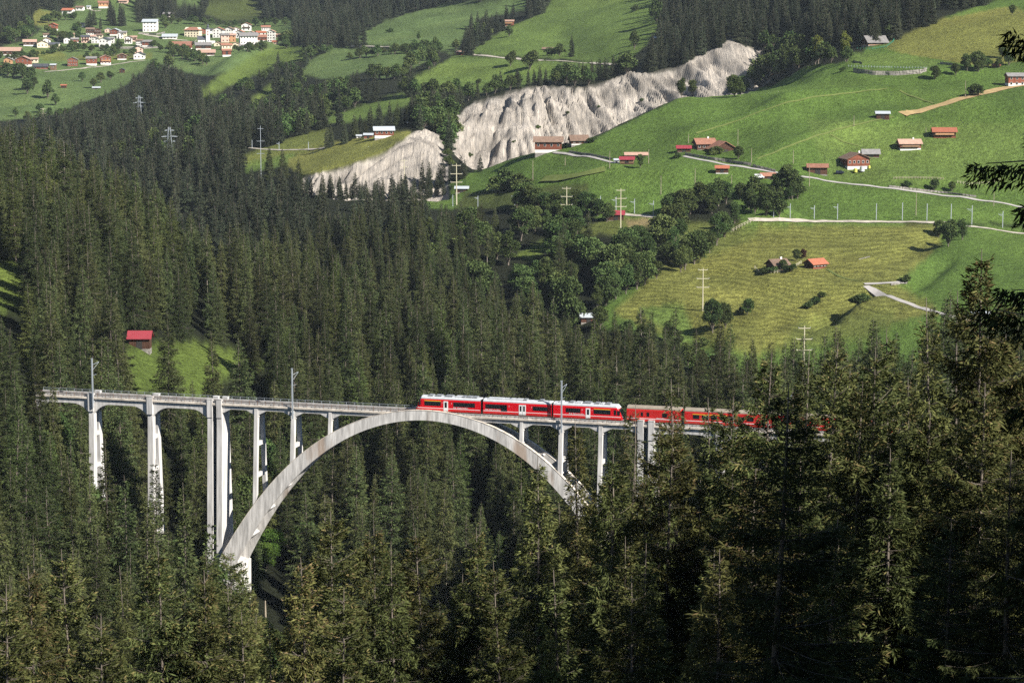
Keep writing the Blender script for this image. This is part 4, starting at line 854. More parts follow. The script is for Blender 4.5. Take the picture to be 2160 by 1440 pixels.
house(134, 186, 11, 6, 'r_orange', 'wood', dep=.6, win=(0, 0), ymin=1200, label='tiny orange-roofed hut alone on the village meadow', cat='hut', name='hut')
house(203, 188, 15, 3, 'r_metal', 'wood', dep=.5, win=(0, 0), ymin=1200, label='low white-roofed shelter below two round trees on the village meadow', cat='shelter', name='shelter')
house(257, 154, 10, 7, 'r_dark', 'wood', dep=.8, win=(0, 0), ridge='y', ymin=1200, label='small black barn at the head of the dirt ramp on the village meadow', cat='barn', name='barn')
# the village: px, base row, width, wall height, roof, wall, base, ridge, windows, words
VG = [
 (33, 128, 14, 7, 'r_grey', 'plaster', None, 'y', (2, 1), 'small white gable between the orange-walled house and the brown chalet'),
 (72, 133, 13, 7, 'r_pink', 'cream', None, 'x', (2, 1), 'small cream house right of the large brown chalet'),
 (98, 92, 13, 7, 'r_pink', 'plaster', None, 'y', (2, 1), 'small white gable behind the cream gabled house'),
 (140, 92, 12, 8, 'r_dark', 'plaster', None, 'y', (2, 1), 'white dark-roofed house behind the orange-roofed cream gable'),
 (150, 80, 12, 6, 'r_pink', 'cream', None, 'x', (2, 1), 'low cream house below the spruces with a faded roof'),
 (200, 92, 12, 9, 'r_grey', 'plaster', None, 'y', (2, 2), 'white narrow gable left of the narrow cream house'),
 (196, 84, 14, 6, 'r_pink', 'plaster', None, 'x', (3, 1), 'white terrace house under the joined brown pair'),
 (234, 92, 12, 9, 'r_grey', 'plaster', None, 'x', (2, 2), 'white house directly right of the tall white villa'),
 (252, 82, 12, 8, 'r_grey', 'plaster', None, 'y', (2, 2), 'white gable right below the broad pale roof'),
 (281, 88, 12, 8, 'r_pink', 'pink', None, 'x', (2, 2), 'pink house behind the dark red balconies'),
 (445, 72, 13, 7, 'r_dark', 'plaster', None, 'x', (2, 1), 'white house with dark roof behind the church tower'),
 (497, 72, 13, 9, 'r_pink', 'plaster', None, 'y', (2, 2), 'white gable between the two tall gabled houses'),
 (540, 84, 13, 8, 'r_pink', 'plaster', None, 'y', (2, 1), 'white gable right behind the long inn'),
 (512, 104, 13, 6, 'r_grey', 'plaster', None, 'x', (2, 1), 'low white outbuilding below the long white inn'),
 (20, 118, 36, 9, 'r_pink', 'wood', 'plaster', 'x', (4, 1), 'very long dark barn with pinkish roof at the left edge of the village'),
 (61, 98, 23, 8, 'r_pink', 'wood', 'plaster', 'x', (3, 1), 'dark barn house with a tan roof just right of the very long barn'),
 (87, 101, 20, 8, 'r_brown', 'cream', None, 'y', (3, 1), 'cream gabled house between two dark-roofed ones on the left side'),
 (113, 102, 19, 7, 'r_dark', 'cream', None, 'x', (3, 1), 'cream house with dark roof at the bend of the left lane'),
 (16, 135, 15, 8, 'r_grey', 'ochre', None, 'y', (2, 1), 'small orange-walled house with grey roof at the left edge'),
 (48, 141, 26, 13, 'r_pink', 'wood_red', 'plaster', 'y', (3, 2), 'large brown chalet on a white basement in the lower left of the village'),
 (4, 148, 14, 5, 'r_orange', 'wood_red', None, 'x', (2, 1), 'orange-roofed house cut by the left edge of the picture'),
 (84, 146, 26, 5, 'r_dark', 'wood_red', None, 'x', (3, 1), 'low building under a big dark slate roof left of the white hut'),
 (112, 148, 10, 9, 'r_metal', 'wood_pale', None, 'x', (1, 1), 'narrow hut with white roof at the corner of the lower lane'),
 (152, 140, 18, 12, 'r_grey', 'wood_red', None, 'y', (4, 2), 'brown chalet with four window columns on the lower lane'),
 (192, 139, 18, 13, 'r_grey', 'wood_red', 'plaster', 'x', (2, 1), 'white-based house with a dark red upper floor on the lower lane'),
 (221, 137, 19, 13, 'r_pink', 'wood_red', 'plaster', 'y', (3, 2), 'gabled chalet with an orange balcony in the middle of the lower lane'),
 (256, 127, 17, 8, 'r_pink', 'wood', 'plaster', 'y', (2, 1), 'dark gabled chalet with pinkish roof left of the slate-roofed one'),
 (293, 126, 20, 9, 'r_dark', 'plaster', None, 'y', (3, 1), 'white gabled house with dark slate roof at the right end of the lower lane'),
 (290, 113, 17, 9, 'r_dark', 'pink', None, 'y', (2, 2), 'pinkish chalet with dark roof just below the stone wall'),
 (294, 99, 12, 11, 'r_brown', 'plaster', None, 'x', (3, 3), 'square white house with rows of small windows by the stone wall'),
 (310, 99, 17, 9, 'r_grey', 'wood_red', 'plaster', 'x', (2, 1), 'dark red barn attached to the square white house'),
 (270, 93, 14, 11, 'r_brown', 'plaster', None, 'y', (3, 2), 'white gabled house with dark red balconies'),
 (220, 101, 19, 14, 'r_dark', 'plaster', None, 'y', (3, 2), 'tall white villa with steep dark gable beside big trees'),
 (210, 90, 11, 13, 'r_brown', 'cream', None, 'x', (2, 2), 'narrow cream house behind the tall white villa'),
 (179, 91, 15, 11, 'r_dark', 'pink', None, 'x', (3, 2), 'pinkish house with a red balcony left of the narrow cream house'),
 (157, 91, 13, 7, 'r_grey', 'wood_red', 'plaster', 'x', (2, 1), 'small red and white house in the middle of the left village row'),
 (130, 87, 18, 8, 'r_orange', 'cream', None, 'y', (3, 1), 'cream gabled house with orange roof in the left village row'),
 (190, 74, 15, 10, 'r_brown', 'wood', 'plaster', 'x', (3, 2), 'brown and white house, left one of a joined pair'),
 (205, 75, 13, 9, 'r_brown', 'wood', None, 'y', (3, 2), 'dark balconied chalet, right one of a joined pair'),
 (227, 69, 12, 5, 'r_metal', 'pink', None, 'y', (2, 1), 'low pink house with pale roof left of the dark red gable'),
 (242, 76, 18, 9, 'r_metal', 'wood_red', 'plaster', 'y', (3, 1), 'dark red gabled house with a broad pale roof'),
 (259, 82, 13, 11, 'r_grey', 'cream', None, 'x', (3, 2), 'cream house with a grey roof right of the dark red gable'),
 (170, 58, 12, 6, 'r_dark', 'plaster', None, 'x', (2, 1), 'white house with dark roof between tall spruces'),
 (111, 65, 15, 10, 'r_orange', 'wood_red', 'plaster', 'y', (2, 2), 'white-based chalet with orange roof left of the dark tree clump'),
 (143, 35, 20, 11, 'r_orange', 'plaster', None, 'x', (2, 2), 'white house with bright orange roof above the dark tree clump'),
 (168, 23, 14, 6, 'r_brown', 'plaster', None, 'x', (2, 1), 'white house with brown roof near the top left'),
 (187, 20, 7, 5, 'r_metal', 'plaster', None, 'x', (1, 1), 'tiny white hut beside the short upper lane'),
 (217, 18, 19, 10, 'r_terra', 'ochre', 'plaster', 'x', (3, 1), 'orange-walled house with big red roof at the top'),
 (260, 8, 16, 5, 'r_pink', 'pink', None, 'x', (2, 1), 'low pink-roofed house cut by the top edge'),
 (38, 73, 8, 4, 'r_orange', 'wood_red', None, 'x', (1, 1), 'tiny red-roofed hut at the foot of the left forest'),
 (61, 44, 8, 4, 'r_dark', 'wood', None, 'x', (0, 0), 'tiny dark shed beside the yellow upper-left field'),
 (97, 79, 12, 5, 'r_brown', 'plaster', None, 'x', (2, 1), 'small white house under trees above the cream gables'),
 (316, 68, 26, 18, 'r_metal', 'plaster', None, 'x', (4, 3), 'big white block-like house standing alone above the village'),
 (355, 37, 18, 6, 'r_grey', 'wood', 'plaster', 'x', (3, 1), 'brown and white house alone at the forest edge above the village'),
 (357, 83, 26, 5, 'r_metal', 'plaster', None, 'x', (4, 1), 'long low white building left of the cream schoolhouse'),
 (406, 79, 28, 13, 'r_terra', 'cream', None, 'x', (5, 3), 'large cream schoolhouse with a red hipped roof and three window rows'),
 (428, 72, 12, 7, 'r_dark', 'wood_red', None, 'y', (1, 1), 'brown dark-roofed house directly behind the cream schoolhouse'),
 (460, 80, 20, 14, 'r_terra', 'plaster', None, 'y', (3, 3), 'tall white gabled house right of the church tower'),
 (483, 75, 18, 11, 'r_brown', 'plaster', None, 'y', (4, 2), 'white gabled house with four window columns, second right of the tower'),
 (473, 90, 15, 13, 'r_grey', 'pink', None, 'x', (2, 2), 'pink house with grey roof in front of the white gables'),
 (488, 89, 15, 12, 'r_pink', 'ochre', None, 'x', (2, 2), 'terracotta house with a pink roof and terraces'),
 (379, 105, 38, 8, 'r_terra', 'wood_red', 'plaster', 'x', (0, 0), 'long bright red barn with red roof left of the church'),
 (427, 106, 28, 9, 'r_grey', 'wood', 'plaster', 'x', (0, 0), 'dark red-brown barn with a grey roof in front of the church'),
 (434, 119, 30, 7, 'r_pink', 'wood', 'plaster', 'x', (5, 1), 'brown house on white posts, lowest below the church'),
 (458, 98, 12, 5, 'r_pink', 'cream', None, 'y', (1, 1), 'small cream gabled house right of the tower foot'),
 (476, 105, 19, 8, 'r_terra', 'cream', None, 'x', (3, 1), 'cream house with a red roof above the brown barn'),
 (477, 120, 16, 11, 'r_terra', 'wood_red', 'plaster', 'x', (0, 0), 'red-roofed brown barn on white base, lowest on the right'),
 (497, 103, 14, 8, 'r_pink', 'cream', None, 'y', (2, 1), 'small yellow gabled house left of the long white inn'),
 (519, 66, 18, 11, 'r_terra', 'plaster', None, 'y', (2, 2), 'white gabled house with dark balconies at the top of the right cluster'),
 (506, 81, 14, 11, 'r_terra', 'plaster', None, 'y', (2, 2), 'white gabled house with a red roof behind the long white inn'),
 (530, 77, 15, 6, 'r_pink', 'plaster', None, 'y', (3, 1), 'low white gable just behind the long white inn'),
 (522, 95, 32, 16, 'r_grey', 'plaster', None, 'x', (6, 2), 'long white inn with a grey roof and two window rows'),
 (560, 67, 16, 8, 'r_terra', 'plaster', None, 'x', (4, 1), 'white house with dormered red roof at the upper right of the village'),
 (549, 75, 17, 5, 'r_orange', 'plaster', None, 'x', (2, 1), 'low white building with an orange roof between two white houses'),
 (553, 88, 26, 8, 'r_terra', 'wood_red', 'plaster', 'x', (4, 1), 'long red-brown house with red roof left of the tall pinkish house'),
 (572, 89, 14, 18, 'r_pink', 'plaster', None, 'y', (3, 4), 'tallest pinkish-white house with four window rows at the right end'),
 (580, 94, 10, 5, 'r_orange', 'pink', None, 'x', (1, 1), 'small pink house with orange roof below the tallest house'),
 (585, 79, 9, 5, 'r_pink', 'wood', None, 'x', (1, 1), 'small brown hut right of the tallest house'),
]
for (px, py, w, h, rf, wl, bs, rd, wn_, lb) in VG:
    house(px, py, w * 1.12, h * 1.22, rf, wl, bs, rd, rp=.42, dep=.75, win=wn_, label=lb, cat='house', name='village_house', ymin=1700, group='houses of the hillside village', hip=(px == 406), balc=('ochre' if 'orange balcony' in lb else ('wood' if 'balcon' in lb else None)), rz=random.uniform(-.12, .25))
# church
X, Y, Z = hit(439, 93, 1700); S = Y / FPX
ch = empty('church', (X, Y, Z - .3), .1, 'white village church with a slim tower and dark onion dome', 'church')
tw = 4.2; th = 30 * S
MB().box(-tw / 2, tw / 2, -tw / 2, tw / 2, -3, th).build('tower', M['plaster'], ch)
MB().box(-tw / 2 - .2, tw / 2 + .2, -tw / 2 - .2, tw / 2 + .2, th, th + .3).build('tower_cornice', M['plaster'], ch)
dm = MB(); prof = [(2.2, 0), (2.35, .5), (1.9, 1.4), (1.1, 2.1), (.9, 2.6), (1.25, 3.3), (1.3, 3.9), (.8, 4.8), (.2, 5.8), (.05, 7.2)]
V = []; n = 12
for r_, z_ in prof: V += [(r_ * cos(2 * pi * i / n), r_ * sin(2 * pi * i / n), th + .3 + z_) for i in range(n)]
dm.add(V, [(a * n + i, a * n + (i + 1) % n, (a + 1) * n + (i + 1) % n, (a + 1) * n + i) for a in range(len(prof) - 1) for i in range(n)]); dm.build('onion_dome', M['r_dark'], ch)
for zf, hh in ((.80, 1.6), (.62, 1.8), (.60, .1)):
    MB().box(-.55, .55, -tw / 2 - .06, -tw / 2 + .02, th * zf, th * zf + hh).build('window', M['shutter'], ch)
MB().box(-11, -2.15, -1, 7, -3, 10 * S).build('nave', M['plaster'], ch)
MB().prism([(-1.6, 10 * S - .2), (3, 10 * S + 3.6), (7.6, 10 * S - .2), (7.6, 10 * S), (3, 10 * S + 3.9), (-1.6, 10 * S)], -11.5, -2.1, 'x').build('nave_roof', M['r_dark'], ch)
MB().box(2.15, 7.5, 0, 6.5, -3, 7 * S).build('chancel', M['plaster'], ch)
for xx in (-8.5, -5): MB().box(xx - .4, xx + .4, -1.06, -.98, 1.5 * S + 1, 5.5 * S).build('nave_window', M['glass'], ch)
# small farm items
def drum(px, py, r, h, m_, label, cat, name):
    X, Y, Z = hit(px, py, 900); o = empty(name, (X, Y - 2, Z - .2), 0, label, cat); MB().tube((0, 0, 0), (0, 0, h), r, n=16).build('shell', M[m_], o); MB().tube((0, 0, h + .004), (0, 0, h + .25), r * .8, r * .3, n=16).build('lid', M[m_], o)
drum(1817, 360, 1.3, 2.4, 'roof_silver', 'pale grey cylindrical tank in front of the gabled farmhouse', 'tank', 'tank')
drum(1803, 362, 1.0, 1.8, 'tank_y', 'yellow-green tank left of the pale grey tank', 'tank', 'tank')
drum(1832, 354, .7, 1.3, 'tank_y', 'small yellow drum at the right corner of the gabled farmhouse', 'drum', 'drum')
def vehicle(px, py, L, col, label, cat, name, ymin=900, rz=0):
    X, Y, Z = hit(px, py, ymin); o = empty(name, (X, Y - 1, Z + .05), rz, label, cat)
    van = cat == 'van'
    prof = [(-L / 2, .35), (L / 2, .35), (L / 2, .95), (L * .36, 1.05), (L * .25, 1.5 if not van else 2.0), (-L * .42, 1.5 if not van else 2.1), (-L / 2, 1.0 if not van else 2.0)]
    MB().prism(prof, -.85, .85).build('body', M[col], o)
    for s in (-1, 1):
        MB().box(-L * .2, L * .2, *sorted((s * .84, s * .87)), 1.05 if not van else 1.3, 1.4 if not van else 1.8).build('window', M['glass'], o)
        for k_ in (-.3, .3): MB().tube((L * k_, s * .75, .32), (L * k_, s * .9, .32), .32, n=12).build('wheel', M['black'], o)
vehicle(1771, 366, 4.2, 'car_dark', 'dark car parked between the rust-roofed stable and the farmhouse', 'car', 'parked_car')
vehicle(1601, 376, 5.0, 'white_paint', 'white van beside the faded red shed roof', 'van', 'parked_van')

# ------------------------------------------------------------------ poles, pylons, masts
def pole(px, pyb, pyt, arms, label, m_='pole_pale', ymin=640, r=None, group=None, armw=None):
    X, Y, Z = hit(px, pyb, ymin); H_ = (pyb - pyt) / FPX * Y * 1.01
    o = empty('power_pole', (X, Y, Z - .3), random.uniform(-.1, .1), label, 'pole', group)
    r = r or H_ / 75; MB().tube((0, 0, 0), (0, 0, H_), r * 1.25, r * .7, 8).build('post', M[m_], o)
    aw = armw or H_ * .14
    for i in range(arms):
        z = H_ * (.95 - .2 * i); a = aw * (1.0 if i else .75) 
        MB().box(-a, a, -r * .6, r * .6, z, z + r * 1.0).build('cross_arm', M[m_], o)
        MB().tube((-a, 0, z + r), (-a, 0, z + r * 2.4), r * .35).tube((a, 0, z + r), (a, 0, z + r * 2.4), r * .35).build('insulator', M['steel'], o)
    return o
pole(1695, 800, 684, 3, 'tall pale power pole on the lowest meadow, nearest of the row')
pole(1482, 655, 563, 3, 'pale power pole with three cross-arms beside the bush clump on the mown meadow')
pole(1309, 482, 397, 3, 'pale power pole in front of the crimson-roofed shed', ymin=820)
pole(1195, 478, 393, 3, 'pale power pole rising from trees left of the crimson-roofed shed', ymin=820)
pole(963, 432, 345, 3, 'pale power pole beside the small whitish-roofed hut', ymin=1000)
pole(853, 405, 335, 2, 'thin pale power pole in front of the left cliff', ymin=1000)
pole(551, 395, 266, 3, 'tall grey pole at the left end of the small terrace', 'steel', ymin=1000, r=.17, armw=2.2)
pole(92, 275, 228, 3, 'pale power pole at the foot of the village meadow', ymin=1300)
WP = 'thin timber poles on the right hillside'
for (a, b, c, t) in [(1124, 380, 337, 'below the large farmhouse'), (1556, 330, 272, 'behind the terracotta farm'), (1585, 343, 312, 'right of the terracotta farm'), (1466, 394, 354, 'on the slope below the pale road'), (1394, 410, 370, 'left of the orange-roofed hut'),
                 (1543, 400, 368, 'just below the orange-roofed hut'), (1673, 345, 316, 'above the tall roadside tree'), (1707, 393, 347, 'in front of the rust-roofed stable'), (1801, 267, 243, 'on the upper meadow left of the metal-roofed barn'), (1953, 282, 268, 'between the two chalets'),
                 (1932, 455, 405, 'below the pale road on the right'), (2096, 435, 398, 'where the road leaves at right'), (1192, 349, 330, 'beside the farm road'), (1368, 345, 314, 'right of the salmon-roofed shed'), (1286, 355, 318, 'leaning beside the tiny white shed'),
                 (1452, 302, 282, 'behind the dark crimson barn'), (2036, 205, 170, 'beside the bush on the straw track'), (1906, 1, -30, 'at the top forest edge')][:17]:
    pole(a, b, c, 0, 'thin timber pole ' + t, 'pole_wood', ymin=1000, r=.14, group=WP)
def pylon(px, pyb, pyt, label, ymin):
    X, Y, Z = hit(px, pyb, ymin); H_ = (pyb - pyt) / FPX * Y * 1.05; o = empty('lattice_pylon', (X, Y, Z - 1), .2, label, 'pylon')
    w0, w1 = H_ * .085, H_ * .02; f = MB(); t = .16; N = 9
    cor = lambda k: [(sx * (w0 + (w1 - w0) * k), sy * (w0 + (w1 - w0) * k), H_ * k) for sx, sy in ((-1, -1), (1, -1), (1, 1), (-1, 1))]
    for i in range(N):
        a, b = cor(i / N), cor((i + 1) / N)
        for j in range(4):
            f.tube(a[j], b[j], t, n=4); f.tube(a[j], b[(j + 1) % 4], t * .6, n=3); f.tube(a[(j + 1) % 4], b[j], t * .6, n=3)
    f.build('lattice_body', M['steel'], o)
    for z, a in ((.93, .10), (.80, .17), (.70, .12)):
        c = MB(); A = H_ * a; c.tube((-A, 0, H_ * z), (A, 0, H_ * z), t, n=4).tube((-A, 0, H_ * z), (0, 0, H_ * (z + .03)), t * .7, n=4).tube((A, 0, H_ * z), (0, 0, H_ * (z + .03)), t * .7, n=4); c.build('cross_arm', M['steel'], o)
pylon(295, 275, 203, 'steel lattice pylon above the forest, farther of the two', 1300)
pylon(359, 365, 270, 'steel lattice pylon above the forest, nearer of the two', 1100)
RG = 'catenary masts along the hillside railway'
def rail_mast(px, pyb, pyt, side, label, ymin=900):
    X, Y, Z = hit(px, pyb, ymin); H_ = (pyb - pyt) / FPX * Y
    o = empty('railway_mast', (X, Y + 2.6, Z), 0, label, 'mast', RG); MB().box(-.16, .16, -.16, .16, -.3, H_).build('post', M['steel'], o)
    if side: MB().tube((0, 0, H_ * .80), (side * H_ * .30, -1.5, H_ * .84), .08).tube((0, 0, H_ * .70), (side * H_ * .22, -1.2, H_ * .80), .06).build('cantilever', M['steel'], o)
for i, (a, b, c, s, t) in enumerate([(1633, 464, 434, -1, 'just left of the dark bank'), (1668, 465, 430, -1, 'on the dark bank'), (1719, 466, 434, -1, 'right of the dark bank'), (1768, 466, 431, -1, 'fourth from the left on the open stretch'), (1850, 467, 430, 0, 'in the middle of the open stretch'),
        (1905, 468, 428, 0, 'fifth from the right end'), (1957, 469, 430, 0, 'above the mown meadow corner'), (2008, 470, 431, 0, 'above the big round bush'), (2052, 477, 434, -1, 'right of the big round bush'), (2117, 484, 446, -1, 'rightmost below the road bridge'),
        (1267, 448, 414, -1, 'leftmost near the crimson-roofed shed'), (1300, 450, 416, -1, 'behind the crimson-roofed shed'), (1339, 454, 420, -1, 'right of the crimson-roofed shed'), (1379, 458, 424, -1, 'beside the dark wood'), (1086, 436, 410, -1, 'on the scrubby slope'), (1008, 437, 414, -1, 'left on the scrubby slope'), (955, 438, 412, 0, 'near the whitish-roofed hut'),
        (588, 318, 300, -1, 'on the far left terrace'), (650, 318, 300, 0, 'on the right of the far terrace'), (514, 312, 294, 0, 'at the left end of the far terrace'), (531, 314, 296, 0, 'second on the far terrace')]):
    rail_mast(a, b, c, s, 'grey railway mast ' + t)
# ------------------------------------------------------------------ fences and walls
def fence(pts, label, m_='pole_wood', h=1.1, step=3.0, ymin=760, rails=2, net=None):
    W = [hit(x, y, ymin)[:2] for x, y in resample(pts, 6)]; P = resample(W, step); o = empty('fence', (P[0][0], P[0][1], zat1(*P[0])), 0, label, 'fence')
    ox, oy, oz = o.location; Q = [(x - ox, y - oy, zat1(x, y) - oz) for x, y in P]
    a = MB(); [a.box(x - .09, x + .09, y - .09, y + .09, z - .3, z + h) for x, y, z in Q]; tag(a.build('fence_posts', M[m_], o), kind='stuff')
    b = MB()
    for (p, q) in zip(Q[:-1], Q[1:]):
        for k_ in range(rails): zz = h * (.45 + .45 * k_); b.tube((p[0], p[1], p[2] + zz), (q[0], q[1], q[2] + zz), .07, n=4)
        if net: b.add([(p[0], p[1], p[2] + .1), (q[0], q[1], q[2] + .1), (q[0], q[1], q[2] + h), (p[0], p[1], p[2] + h)], [(0, 1, 2, 3)])
    b.build('fence_rail', M[net or m_], o)
fence([(1542, 490), (1565, 478), (1595, 465)], 'pale double rail fence at the top of the wood edge', 'pole_pale', 1.6, 4)
fence([(1592, 566), (1600, 576), (1640, 576), (1665, 570), (1690, 556)], 'timber fence round the garden of the grey-roofed chalet', 'pole_pale', 1.3, 2.5)
fence([(2020, 386), (2045, 390), (2080, 388), (2110, 382)], 'pale timber fence on the bank above the road at right', 'pole_pale', 1.3, 3)
fence([(1885, 378), (1930, 377), (1990, 379)], 'sparse post fence on the slope above the stony bank', 'pole_wood', 1.2, 4)
fence([(1808, 104), (1840, 105), (1870, 100), (1883, 90), (1890, 78)], 'green net fence beside the grey-roofed forest chalet', 'net', 1.2, 3, rails=2)
fence([(1790, 141), (1850, 143), (1900, 144), (1955, 145)], 'pale-posted guard rail along the road on the stone wall', 'steel', 1.1, 4, rails=1)
def wallstrip(pts, hpx, label, ymin=760, dz=0):
    W = [hit(x, y, ymin)[:2] for x, y in resample(pts, 7)]; A = np.array(resample(W, 1.6)); n = len(A)
    o = empty('stone_wall', (A[0, 0], A[0, 1], zat1(A[0, 0], A[0, 1])), 0, label, 'wall'); ox, oy, oz = o.location
    mb = MB(); Z = zat(A[:, 0], A[:, 1]); hh = hpx / FPX * A[:, 1].mean()
    for i in range(n - 1):                    # courses of uneven stones
        lay = max(1, int(hh / .8)); 
        for j in range(lay):
            z0 = Z[i] - .4 + j * hh / lay; jj = random.uniform(-.15, .15); p = A[i]; q = A[i + 1]; L_ = random.uniform(.85, 1.0)
            mb.hexa([(p[0] - ox, p[1] - oy - .5 + jj, z0 - oz), (p[0] + (q[0] - p[0]) * L_ - ox, p[1] + (q[1] - p[1]) * L_ - oy - .5 + jj, z0 - oz), (p[0] + (q[0] - p[0]) * L_ - ox, q[1] - oy + .8, z0 - oz), (p[0] - ox, p[1] - oy + .8, z0 - oz),
                     (p[0] - ox, p[1] - oy - .4 + jj, z0 - oz + hh / lay * .95), (p[0] + (q[0] - p[0]) * L_ - ox, p[1] + (q[1] - p[1]) * L_ - oy - .4 + jj, z0 - oz + hh / lay * .9), (p[0] + (q[0] - p[0]) * L_ - ox, q[1] - oy + .7, z0 - oz + hh / lay * .9), (p[0] - ox, p[1] - oy + .7, z0 - oz + hh / lay * .95)])
    tag(mb.build('wall_stones', M['stone'], o), kind='stuff')
wallstrip([(1800, 152), (1840, 158), (1890, 159), (1940, 155), (1955, 150)], 10, 'grey stone retaining wall under the upper road at right')
wallstrip([(1445, 327), (1500, 337), (1560, 346), (1585, 349)], 7, 'rubble wall behind the pale road below the terracotta farm')
wallstrip([(1588, 352), (1620, 360), (1636, 364)], 7, 'dark stretch of rubble wall near the tall roadside tree')
wallstrip([(1200, 322), (1240, 327), (1290, 337)], 6, 'rubble wall above the farm road')
wallstrip([(1875, 394), (1940, 402), (2000, 408), (2060, 416)], 5, 'stony bank above the pale road at right')
wallstrip([(1800, 130), (1818, 136)], 5, 'stony slope left of the upper road wall')
wallstrip([(1983, 135), (2010, 138)], 6, 'short stone wall above the upper road')
wallstrip([(240, 103), (290, 104), (340, 101)], 4, 'long stone wall through the middle of the village', 1700)
wallstrip([(292, 72), (330, 74), (348, 70)], 4, 'terrace wall below the big white house', 1700)
wallstrip([(385, 90), (410, 90), (415, 86)], 4, 'white wall below the cream schoolhouse', 1700)
wallstrip([(742, 99), (790, 100), (828, 101)], 2, 'low wall along the far upper road', 1700)
wallstrip([(1880, 601), (1900, 598), (1915, 595)], 5, 'heap of pale boulders where the spur road ends', 760)
wallstrip([(1812, 547), (1835, 541)], 3, 'lone grey rock on the mown meadow', 760)
# ------------------------------------------------------------------ tree prototypes
def cards(P, D, Ln, W, rg):
    """rhombic leaf sprays: base P, direction D, length Ln, width W -> vertices, quads"""
    n = len(P); r = rg.normal(size=(n, 3)); s = np.cross(D, r); s /= np.linalg.norm(s, axis=1)[:, None] + 1e-9
    m = P + D * (Ln * .45)[:, None]; a = m + s * (W * .5)[:, None]; b = m - s * (W * .5)[:, None]; e = P + D * Ln[:, None]
    V = np.stack([P, a, e, b], 1).reshape(-1, 3); F = np.arange(4 * n).reshape(n, 4); return V, F
def branch_tubes(A, B, r0, r1, k=3):
    n = len(A); D = B - A; D /= np.linalg.norm(D, axis=1)[:, None] + 1e-9
    u = np.cross(D, np.array([0.3, 0.2, 1.0])); u /= np.linalg.norm(u, axis=1)[:, None] + 1e-9; w = np.cross(D, u); V = []
    for c, r in ((A, r0), (B, r1)):
        for i in range(k):
            t = 2 * pi * i / k; V.append(c + (u * cos(t) + w * sin(t)) * np.asarray(r).reshape(-1, 1))
    V = np.stack(V, 1).reshape(-1, 3); o = (np.arange(n) * 2 * k)[:, None, None]
    F = np.array([(i, (i + 1) % k, (i + 1) % k + k, i + k) for i in range(k)])[None] + o
    return V, F.reshape(-1, 4)
